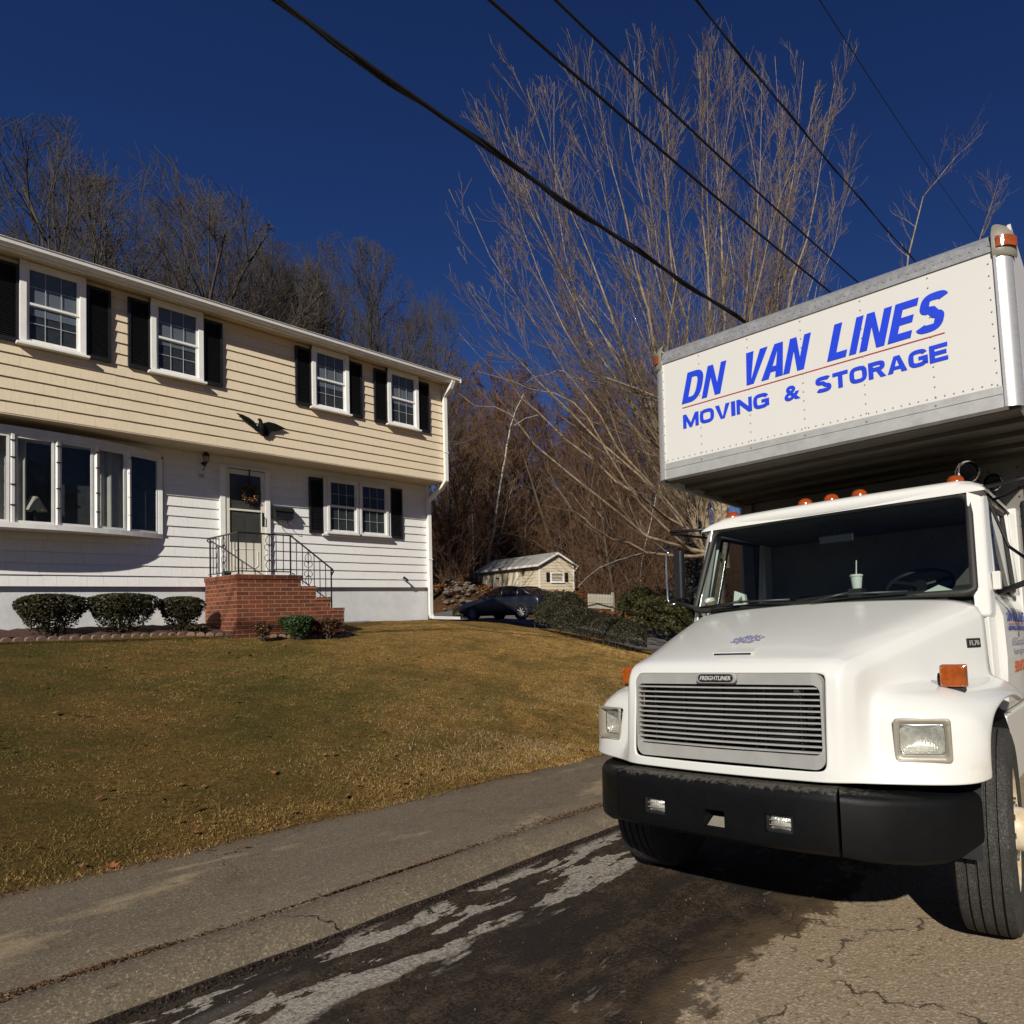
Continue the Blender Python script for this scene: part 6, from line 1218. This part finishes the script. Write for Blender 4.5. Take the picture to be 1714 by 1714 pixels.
# thicket: uncountable twigs and vines filling the slope
r = random.Random(9); th = Tree(99)
for i in range(9000):
    u = r.uniform(735, 1150); d = r.uniform(52, 70) if 775 < u < 990 else r.uniform(40, 60); v = 1000; p = at(u, v, d); z = zt(p.x, p.y); big = r.random() < .25
    q = Vector((p.x, p.y, z - .1)); dd = Vector((r.gauss(0, .45), r.gauss(0, .45), 1)).normalized(); L_ = r.uniform(.8, 2.6) if not big else r.uniform(3, 8.5); P = [q]; rad = []
    for k in range(5): dd = (dd + Vector((r.gauss(0, .22), r.gauss(0, .22), r.gauss(-.04, .15)))).normalized(); q = q + dd * L_ / 5; P.append(q)
    th.path(P, [.016, .014, .012, .010, .009, .007]); 
    for c in range(3): k = r.randrange(1, 5); a = P[k]; e_ = a + Vector((r.gauss(0, .5), r.gauss(0, .5), r.uniform(.1, .8))) * L_ * .3; th.path([a, a.lerp(e_, .5) + Vector((r.gauss(0, .05), r.gauss(0, .05), 0)), e_], [.010, .009, .006])
V, F = th.mesh(); tag(np_obj('underbrush', [tuple(v) for v in V], F, MT['brush'], nper=4, kind='stuff'), 'dense reddish brown brush and vines covering the slope', 'brush')
def pos_hill(r_, n):
    X_ = []; 
    while len(X_) < n:
        u = r_.uniform(725, 1150); d = r_.uniform(35, 60); p = at(u, 1000, d); X_.append((p.x, p.y, zt(p.x, p.y) + .03))
    return np.array(X_)
tag(leaves('leaf_litter', 14000, pos_hill, .05, .12, MT['litter'], 12, .7), 'thick brown leaf litter on the slope behind the shed', 'leaves')
# birches
def birch(name, pts, r0, label, extra=()):
    P = [at(*p) for p in pts]; p0 = P[0]; gz = zt(p0.x, p0.y); root = empty(name, (p0.x, p0.y, gz), label, 'tree', 'white birches in the wood'); b = root.location
    full = [Vector((p0.x, p0.y, gz - .3))] + P; full = [p - b for p in full]; n = len(full) - 1
    mb = MB(); fine = []
    for x, y in zip(full, full[1:]): fine += [x.lerp(y, t) for t in (0, .25, .5, .75)]
    fine.append(full[-1]); k = len(fine) - 1; mb.tube([p + Vector((math.sin(i * 1.7) * .02, math.cos(i * 2.1) * .02, 0)) for i, p in enumerate(fine)], [r0 * (1 - .8 * i / k) for i in range(k + 1)], 8); mb.obj('trunk', MT['birch'], root, smooth='all')
    t = Tree(hash(label) % 1000 if False else len(label)); 
    for j in range(26):
        q = .35 + .62 * t.r.random(); i = int(q * k); g = t.r.uniform(0, 6.28); t.grow(fine[i], Vector((math.cos(g), math.sin(g), .8)), t.r.uniform(1, 2.6) * (1.2 - .7 * q), .02, 2, 3, dict(KW, n=[0, 0, 5], rmin=.008))
    for e_ in extra: E_ = [at(*p) - b for p in e_]; mb = MB().tube(E_, [.045, .035, .02], 6); mb.obj('branch', MT['birch'], root)
    t.build(root, MT['twig'], MT['twig'], .0, ('twigs', 'twigs'))
birch('birch_tree', [(814, 950, 50), (826, 890, 50), (836, 820, 50), (845, 770, 50), (853, 720, 50), (862, 690, 50), (876, 660, 50)], .13, 'leaning white birch trunk rising behind the left end of the shed', [[(861, 712, 50), (880, 700, 49.6), (903, 694, 49)]])
birch('birch_tree', [(1072, 960, 44), (1078, 920, 44), (1088, 880, 44), (1095, 845, 44), (1103, 810, 44)], .07, 'thin white birch near the far mirror of the truck')
birch('birch_tree', [(829, 940, 51), (833, 915, 51), (842, 880, 51), (848, 850, 51), (862, 800, 51)], .06, 'slim white birch just right of the leaning one')
birch('birch_tree', [(793, 950, 50), (792, 900, 50), (790, 850, 50), (789, 800, 50)], .06, 'pale straight slim trunk left of the leaning birch')
t = Tree(5); P0 = at(968, 982, 33); P = [at(*p) - P0 for p in ((968, 982, 33), (985, 965, 32), (1005, 950, 30.5), (1035, 938, 28.5), (1070, 928, 26), (1105, 920, 24), (1150, 912, 22))]
t.path(P, [.035, .033, .036, .038, .042, .046, .05]); t.path([P[3], P[3] + Vector((.4, 0, -.5)), P[3] + Vector((.7, 0, -1.2))], [.012, .01, .007]); root = empty('bent_branch', P0, 'long pale bare branch arching down to the ground right of the shed', 'branch'); t.build(root, MT['birch'], MT['birch'], 0, ('stem', 'stem'))
# blue-green spruce beside the far mirror
p = at(1168, 1000, 26); root = empty('spruce_tree', (p.x, p.y, zt(p.x, p.y)), 'grey-green spruce glimpsed beside the far mirror of the truck', 'tree'); rng = np.random.default_rng(3); PP = []; NN = []
hS = at(1168, 835, 26).z - zt(p.x, p.y)
mb = MB().tube([(0, 0, -.2), (0, 0, hS)], [.12, .02], 7); mb.obj('trunk', MT['oak'], root)
for k in range(150):
    t_ = (k + .5) / 150; z = .25 + (hS - .3) * t_; L_ = 1.7 * (1 - t_) + .15; g = k * 2.399; dr_ = np.array([math.cos(g), math.sin(g), -.18]); n = int(90 * (1 - t_) + 25); s_ = rng.uniform(.1, 1, n); q = np.outer(s_ * L_, dr_) + [0, 0, z]; q[:, 2] += .25 * (s_ ** 2) * L_; q += rng.normal(0, .055, (n, 3)) * (1 + (1 - s_))[:, None]; PP.append(q)
PP = np.concatenate(PP); V, F = quads(rng, PP, PP * [1, 1, .2], .03, .075); np_obj('foliage', V, F, MT['spruce'], root, nper=4)
# hedges
def hedge(name, pts, w_, h_, mt, label, n, seed, leafs, cat='hedge', lump=.12):
    rng = np.random.default_rng(seed); a = np.array([at(*p)[:] for p in pts]); c = a.mean(0); gz = zt(c[0], c[1]); root = empty(name, (c[0], c[1], gz), label, cat)
    seg = np.linalg.norm(np.diff(a[:, :2], axis=0), axis=1); L_ = seg.sum(); s = rng.uniform(0, 1, n) * L_; x = np.interp(s, np.r_[0, np.cumsum(seg)], a[:, 0]); y = np.interp(s, np.r_[0, np.cumsum(seg)], a[:, 1])
    dx = a[-1, 0] - a[0, 0]; dy = a[-1, 1] - a[0, 1]; q = math.hypot(dx, dy); nx_, ny_ = -dy / q, dx / q; endf = np.minimum(1, np.minimum(s, L_ - s) / (w_ * .9)) ; endf = np.sqrt(np.clip(endf * (2 - endf), 0, 1))
    th_ = rng.uniform(-.35, math.pi + .35, n); lm = 1 + lump * np.sin(s * 2.1 + seed) * .6 + lump * .6 * np.sin(s * 5.3 + th_ * 3) + lump * .4 * np.sin(s * 11 + th_ * 5); rr = (1 - np.abs(rng.normal(0, .11, n))) * lm * (.25 + .75 * endf)
    cs_ = np.cos(th_); sn = np.sin(th_); ex = np.sign(cs_) * np.abs(cs_) ** .6 * w_ * .5 * rr; ez_ = np.where(sn > 0, np.abs(sn) ** .6, -np.abs(sn)) * h_ * .62 * rr + h_ * .38
    gzv = vz(x + nx_ * ex, y + ny_ * ex); P = np.c_[x + nx_ * ex - c[0], y + ny_ * ex - c[1], gzv - gz + np.maximum(.02, ez_)]; Nn = np.c_[nx_ * cs_, ny_ * cs_, sn]
    V, F = quads(rng, P, Nn, *leafs); np_obj('foliage', V, F, mt, root, nper=4)
    b = MB(); r = random.Random(seed)
    for i in range(int(L_ * 16)): k = r.randrange(n); q_ = Vector(P[k]); b.tube([Vector((q_.x * .98, q_.y * .98, vz(x[k], y[k]) - gz - .05)), Vector((q_.x, q_.y, q_.z * .6))], [.008, .003], 4)
    b.obj('stems', MT['oak'], root); return root
hedge('hedge', [(905, 1030, 21.5), (960, 1035, 20.5), (1020, 1042, 19.5), (1072, 1048, 18.6)], 1.45, .95, MT['hedge'], 'loose dark clipped hedge along the lawn in front of the parked car', 30000, 41, (.014, .032), 'hedge', .14)
hedge('round_bush', [(915, 1005, 26.5), (948, 1006, 26), (975, 1008, 25.5)], 1.5, 1.35, MT['hedge'], 'rounded brownish bush between the shed and the hedge', 11000, 42, (.02, .04), 'bush')
hedge('evergreen_bush', [(1045, 1030, 27), (1090, 1032, 26), (1140, 1035, 25), (1180, 1036, 25)], 2.4, 1.75, MT['cedar'], 'yellow-green evergreen bushes beyond the hedge near the truck', 24000, 43, (.025, .06), 'bush', .2)
# dark ivy bank in the shadow at the house corner
hedge('ivy_mound', [(768, 1030, 31), (786, 1031, 30)], 1.0, .55, MT['yew'], 'low dark ground shrub by the front of the parked car', 2500, 44, (.02, .05), 'shrub')
# ---------------------------------------------------------------- shed
A = at(903, 975, 42); A.z = 3.15; uL = (at(801, 975, 47.5) - at(903, 975, 42)); uL.z = 0; Lw = uL.length; uL.normalize(); uG = (at(966, 960, 42.2) - at(903, 960, 42)); uG.z = 0
pr_ = Vector((-uL.y, uL.x, 0)); 
if pr_.dot(uG) < 0: pr_ = -pr_
uG = pr_; Gw = 2.75
MS = Matrix(((uG.x, uL.x, 0, A.x), (uG.y, uL.y, 0, A.y), (0, 0, 1, A.z), (0, 0, 0, 1)))
shed = empty('garden_shed', label='cream garden shed with grey shingled roof and black-shuttered window', cat='shed'); shed.matrix_world = MS
hw_, hh = 1.32, Gw / 2; zE = 1.33; zR = 2.05
def sp(mb, name, mt, par=None, **k): return mb.obj(name, MT[mt], par or shed, **k)
mb = MB(); mb.prism([(0, 0, -.9), (Gw, 0, -.9), (Gw, 0, zE), (Gw / 2, 0, zR - .04), (0, 0, zE)], (0, Lw, 0)); sp(mb, 'wall', 'shed_side', normals=True)
mb = MB(); z = -.8
while z < zR - .1:
    x0 = 0 if z + .2 < zE else (z + .2 - zE) / (zR - zE) * Gw / 2 + .02; mb.hexa([(x0, -.022, z), (Gw - x0, -.022, z), (Gw - x0, 0, z), (x0, 0, z)], [(x0, -.004, z + .2), (Gw - x0, -.004, z + .2), (Gw - x0, 0, z + .2), (x0, 0, z + .2)]); z += .2
sp(mb, 'gable_siding', 'shed')
mb = MB(); z = -.8
while z < zE - .15: mb.hexa([(-.022, 0, z), (0, 0, z), (0, Lw, z), (-.022, Lw, z)], [(-.004, 0, z + .2), (0, 0, z + .2), (0, Lw, z + .2), (-.004, Lw, z + .2)]); z += .2
sp(mb, 'long_siding', 'shed')
mb = MB(); e = .22; sl_ = (zR - zE) / (Gw / 2)
mb.prism([(-e, -.2, zE - e * sl_), (Gw / 2, -.2, zR), (Gw + e, -.2, zE - e * sl_), (Gw + e, -.2, zE - e * sl_ + .05), (Gw / 2, -.2, zR + .06), (-e, -.2, zE - e * sl_ + .05)], (0, Lw + .4, 0)); sp(mb, 'roof', 'shed_roof', normals=True)
mb = MB(); 
for (a, za, b_, zb2) in ((-e, zE - e * sl_, Gw / 2, zR), (Gw / 2, zR, Gw + e, zE - e * sl_)): mb.prism([(a, -.225, za - .10), (b_, -.225, zb2 - .10), (b_, -.225, zb2 + .03), (a, -.225, za + .03)], (0, .03, 0))
sp(mb, 'rake_board', 'white_trim', normals=True); sp(MB().box(-e - .09, -e + .0, -.22, Lw + .2, zE - e * sl_ - .11, zE - e * sl_ + .03).box(Gw + e, Gw + e + .09, -.22, Lw + .2, zE - e * sl_ - .11, zE - e * sl_ + .03), 'gutter', 'white_trim')
sp(MB().tube([(Gw + .2, -.24, zE - .15), (Gw + .14, -.2, zE - .3), (Gw + .05, -.06, zE - .45), (Gw + .05, -.06, zE - .5)], .04, 6), 'downspout', 'white_trim')
sp(MB().box(-.035, .06, -.035, .03, -.9, zE).box(-.035, .02, Lw - .08, Lw + .02, -.9, zE).box(Gw - .06, Gw + .02, -.035, .0, -.9, zE), 'corner_board', 'white_trim')
d0, d1 = Lw * .34, Lw * .68
dd_ = sp(MB().box(-.045, -.01, d0, d1, -.8, zE - .12), 'shed_door', 'shed_side'); sp(MB().box(-.055, -.02, d0 - .12, d0, -.8, zE - .08).box(-.055, -.02, d1, d1 + .12, -.8, zE - .08), 'door_trim', 'white_trim'); MB().box(-.07, -.045, d1 - .5, d1 - .05, .55, .62).obj('latch', MT['black_iron'], dd_)
wn = sp(MB().box(.86, 1.94, -.06, 0, .08, .16).box(.86, 1.94, -.06, 0, .66, .74).box(.86, .96, -.06, 0, .16, .66).box(1.84, 1.94, -.06, 0, .16, .66), 'window', 'white_trim'); MB().box(.96, 1.84, -.02, -.01, .16, .66).obj('pane', MT['glass'], wn); MB().box(.96, 1.84, -.008, -.004, .16, .66).obj('dark_backing', MT['room'], wn)
for x in (.66, 2.14): sp(MB().box(x - .14, x + .14, -.05, -.01, .10, .74), 'shutter', 'shutter', bevel=.02)
sp(MB().box(.86, 1.94, -.09, 0, .03, .08), 'window_sill', 'white_trim')
def on_shed(p): return MS @ Vector(p)
bo = tag(MB().prism([(-.30, 0, .10), (-.1, 0, .04), (0, 0, .0), (.1, 0, .04), (.30, 0, .10), (.12, 0, .0), (.05, 0, -.12), (-.05, 0, -.12), (-.12, 0, .0)], (0, .04, 0)).obj('bird_ornament', MT['black_iron'], normals=True), 'small black bird ornament on the white eave board of the shed', 'ornament'); bo.matrix_world = Matrix.Translation(on_shed((-e - .12, Lw * .55, zE - .12))) @ MS.to_3x3().to_4x4() @ Matrix.Rotation(R_(-90), 4, 'Z')
hb_ = empty('hanging_plant', on_shed((-.16, Lw * .22, zE - .42)), 'dried hanging plant on the shed wall beside its door', 'plant'); rg = np.random.default_rng(4); P_ = rg.normal(0, .08, (260, 3)) * [1, 1, 1.3]; V, F = quads(rg, P_, P_, .02, .045); np_obj('foliage', V, F, MT['brown_shrub'], hb_, nper=4)
hk = tag(MB().tube([(0, 0, 0), (0, -.1, .08), (0, -.2, .02)], .02, 5).tube([(0, .5, .05), (0, .4, -.05)], .015, 5).tube([(0, -.2, .02), (.02, -.26, -.12)], .03, 5).obj('wall_hook', MT['black_iron']), 'black hooks and tools hung high on the shed front', 'hooks'); hk.matrix_world = Matrix.Translation(on_shed((-.08, Lw * .12, zE - .30))) @ MS.to_3x3().to_4x4()
pf_ = empty('plank_fence', on_shed((-.1, Lw + .1, 0)), 'short tall weathered plank fence at the left end of the shed', 'fence'); pk = None
for i in range(8):
    if pk is None: pk = o2 = MB().box(-.07, .07, -.012, .012, -.8, 1.42).obj('plank', MT['plank'], pf_, bevel=.005)
    else: o2 = pk.copy(); col.objects.link(o2)
    o2.location = (-.01 * i, .16 * i * .9, -.01 * (i % 3)); o2.rotation_euler = (0, 0, R_(55))
pkf = empty('picket_fence', at(1003, 1008, 34), 'low weathered picket fence between the round bush and the evergreens', 'fence'); pk = None; pa, pb = at(985, 1008, 34.5), at(1026, 1010, 33.5)
for i in range(17):
    if pk is None: pk = o2 = MB().prism([(-.035, 0, -.3), (.035, 0, -.3), (.035, 0, .42), (0, 0, .48), (-.035, 0, .42)], (0, .02, 0)).obj('picket', MT['picket'], pkf, normals=True)
    else: o2 = pk.copy(); col.objects.link(o2)
    q = pa.lerp(pb, i / 16) - at(1003, 1008, 34); o2.location = q; o2.rotation_euler = (0, 0, -.9)
MB().tube([pa - at(1003, 1008, 34), pb - at(1003, 1008, 34)], .03, 4).obj('rail', MT['picket'], pkf); MB().box(-.06, .06, -.06, .06, -.4, .58).obj('post', MT['picket'], pkf, loc=pb - at(1003, 1008, 34))
# field stones heaped at the foot of the slope
rs = random.Random(15)
for i in range(60):
    u = rs.uniform(738, 800); d = rs.uniform(32, 38); v = 975 + (38 - d) * 9; p = at(u, v, d); z = zt(p.x, p.y); s_ = rs.uniform(.06, .20) * (1.3 if i % 9 == 0 else 1)
    bm = bmesh.new(); bmesh.ops.create_icosphere(bm, subdivisions=2, radius=1)
    for vv in bm.verts: vv.co = Vector((vv.co.x * s_ * rs.uniform(.9, 1.2), vv.co.y * s_ * .8 * rs.uniform(.9, 1.1), vv.co.z * s_ * .6 * rs.uniform(.85, 1.1)))
    me = bpy.data.meshes.new('field_stone'); bm.to_mesh(me); bm.free(); me.materials.append(MT['rock']); o = bpy.data.objects.new('field_stone', me); col.objects.link(o); o.location = (p.x, p.y, z + s_ * .3 + rs.uniform(0, .22)); o.rotation_euler = (rs.uniform(-.4, .4), rs.uniform(-.4, .4), rs.uniform(0, 3)); tag(o, 'rough field stone in the heap beyond the corner of the house', 'stone', 'field stones heaped at the foot of the slope')
# ---------------------------------------------------------------- parked sedan
wf = at(791, 1035, 28.6); wr2 = at(880, 1038, 27.3); fwd = (wf - wr2); fwd.z = 0; fwd.normalize(); mid = (wf + wr2) / 2
side = Vector((-fwd.y, fwd.x, 0)) 
if side.dot(Vector((0, 0, 0)) - mid) < 0: side = -side     # towards the camera
cz_ = zt(mid.x, mid.y) + .03; cz_ = at(836, 1037, 28).z
MC = Matrix(((-fwd.x, -side.x, 0, mid.x - side.x * .75), (-fwd.y, -side.y, 0, mid.y - side.y * .75), (0, 0, 1, cz_), (0, 0, 0, 1)))   # x rearwards, -y to the camera
car = empty('parked_sedan', label='dark blue four-door sedan parked on the driveway behind the hedge', cat='car'); car.matrix_world = MC
wb = 1.36
pl_ = [(-2.30, .48), (-2.27, .62), (-2.05, .74), (-1.5, .86), (-1.02, .93), (-.45, .98), (.6, .99), (1.5, .98), (2.05, 1.0), (2.24, .92), (2.28, .60), (2.22, .34), (1.75, .24)]
body = [(-2.26, .26)] + pl_ + [(-2.2, .22)]
secs = [(-.90, .72, .30), (-.885, .90, .26), (-.84, 1.0, .22)]
mb = MB(); cols_ = []
prof_top = [(-2.30, .50), (-2.25, .64), (-2.0, .76), (-1.5, .87), (-1.05, .94), (-.4, .985), (.5, 1.0), (1.45, 1.0), (1.9, 1.03), (2.2, .98), (2.27, .72)]
G = []
for x, z in prof_top:
    yw = .895 - .10 * max(0, (abs(x) - 1.7) / .6) ** 2 - .0; zl = .24 + .1 * max(0, (abs(x) - 1.9) / .4)
    G.append([(x, -yw * .96, zl), (x, -yw, zl + .12), (x, -yw * 1.0, zl + (z - zl) * .55), (x, -yw * .985, zl + (z - zl) * .88), (x, -yw * .90, z), (x, -yw * .45, z + .018), (x, 0, z + .022), (x, yw * .45, z + .018), (x, yw * .90, z), (x, yw * .985, zl + (z - zl) * .88), (x, yw, zl + (z - zl) * .55), (x, yw, zl + .12), (x, yw * .96, zl)])
mb.grid(G); n_ = len(G[0]); mb.f.append(tuple(range(n_))); mb.f.append(tuple(reversed([len(mb.v) - n_ + i for i in range(n_)])))
bdy = mb.obj('body', MT['carpaint'], car, smooth='all', sub=2, normals=True)
gh = [(-1.05, .93, .80), (-.35, 1.30, .66), (.0, 1.41, .60), (.55, 1.44, .58), (1.0, 1.40, .60), (1.75, 1.06, .74), (1.9, 1.0, .76)]
mb = MB(); mb.grid([[(x, -w2, z - .02 if j == 0 else z) for j, w2 in ((0, w_), (1, w_ * .8), (2, 0), (3, -w_ * .8), (4, -w_))] for x, z, w_ in gh[1:5]]); mb.obj('roof', MT['carpaint'], car, smooth='all', sub=1)
mb = MB()
for s in (-1, 1):
    for xs_ in ([(-1.08, .95, .82), (-.33, 1.30, .665), (.0, 1.39, .615), (.5, 1.425, .59), (1.02, 1.375, .61), (1.78, 1.03, .76)],): mb.tube([(x, s * w_, z) for x, z, w_ in xs_], .035, 6)
    mb.tube([(.20, s * .80, .98), (.16, s * .61, 1.40)], .035, 6).tube([(1.08, s * .80, .99), (1.02, s * .62, 1.37)], .05, 6)
mb.obj('window_frame', MT['carpaint'], car, smooth='all')
mb = MB()
for s in (-1, 1):
    mb.add([(-1.0, s * .815, .97), (.18, s * .80, .99), (.15, s * .62, 1.38), (-.28, s * .66, 1.30)], [(0, 1, 2, 3)]); mb.add([(.22, s * .80, .99), (1.05, s * .80, 1.0), (1.0, s * .62, 1.36), (.19, s * .61, 1.39)], [(0, 1, 2, 3)]); mb.add([(1.12, s * .80, 1.0), (1.6, s * .78, 1.03), (1.06, s * .63, 1.34)], [(0, 1, 2)])
mb.obj('side_window', MT['carglass'], car); MB().add([(-1.05, -.78, .94), (-1.05, .78, .94), (-.33, .64, 1.30), (-.33, -.64, 1.30)], [(0, 1, 2, 3)]).obj('windshield', MT['carglass'], car); MB().add([(1.05, -.60, 1.375), (1.05, .60, 1.375), (1.80, .72, 1.04), (1.80, -.72, 1.04)], [(0, 1, 2, 3)]).obj('rear_window', MT['carglass'], car)
MB().box(-2.1, 2.1, -.70, .70, .17, .62).obj('underbody', MT['dark'], car)
MB().box(-.25, .05, -.65, -.15, .7, 1.12).box(.9, 1.1, -.62, .62, .7, 1.12).box(-.25, .05, .15, .65, .7, 1.12).box(-1.0, 1.8, -.8, .8, .6, .80).obj('interior', MT['dark'], car, bevel=.05)
MB().box(-2.31, -2.22, -.62, .62, .44, .56).obj('car_grille', MT['black_plastic'], car); MB().box(-2.0, 2.0, -.91, -.905, .50, .53).obj('side_moulding', MT['black_plastic'], car)
MB().lathe([(.0, 0), (.09, .01), (.10, .06)], (-2.2, -.70, .60), (1, .3, 0), 12).obj('headlight', MT['reflector'], car, smooth=True)
MB().box(-.72, -.60, -1.0, -.86, .96, 1.07).obj('door_mirror', MT['carpaint'], car, bevel=.03)
for x in (-wb, wb):
    for s in (-1, 1):
        wl = bpy.data.objects.new('wheel', None); col.objects.link(wl); wl.parent = car; wl.location = (x, s * .80, .315)
        MB().lathe([(.20, -.09), (.29, -.10), (.315, -.08), (.315, .08), (.29, .105), (.20, .10)], (0, 0, 0), (0, s, 0), 28).obj('tyre', MT['black_plastic'], wl, smooth=True); rm = MB().lathe([(.20, .09), (.19, .05), (.05, .07), (0, .08)], (0, 0, 0), (0, s, 0), 20)
        for k in range(7): g = k * .8976; rm.tube([(.03 * math.cos(g), s * .09, .03 * math.sin(g)), (.195 * math.cos(g), s * .085, .195 * math.sin(g))], .02, 5)
        rm.obj('rim', MT['silver'], wl, smooth=True)
        MB().lathe([(.37, -.02), (.37, .100), (.325, .1)], (0, 0, .015), (0, s, 0), 28).obj('wheel_well', MT['dark'], wl)
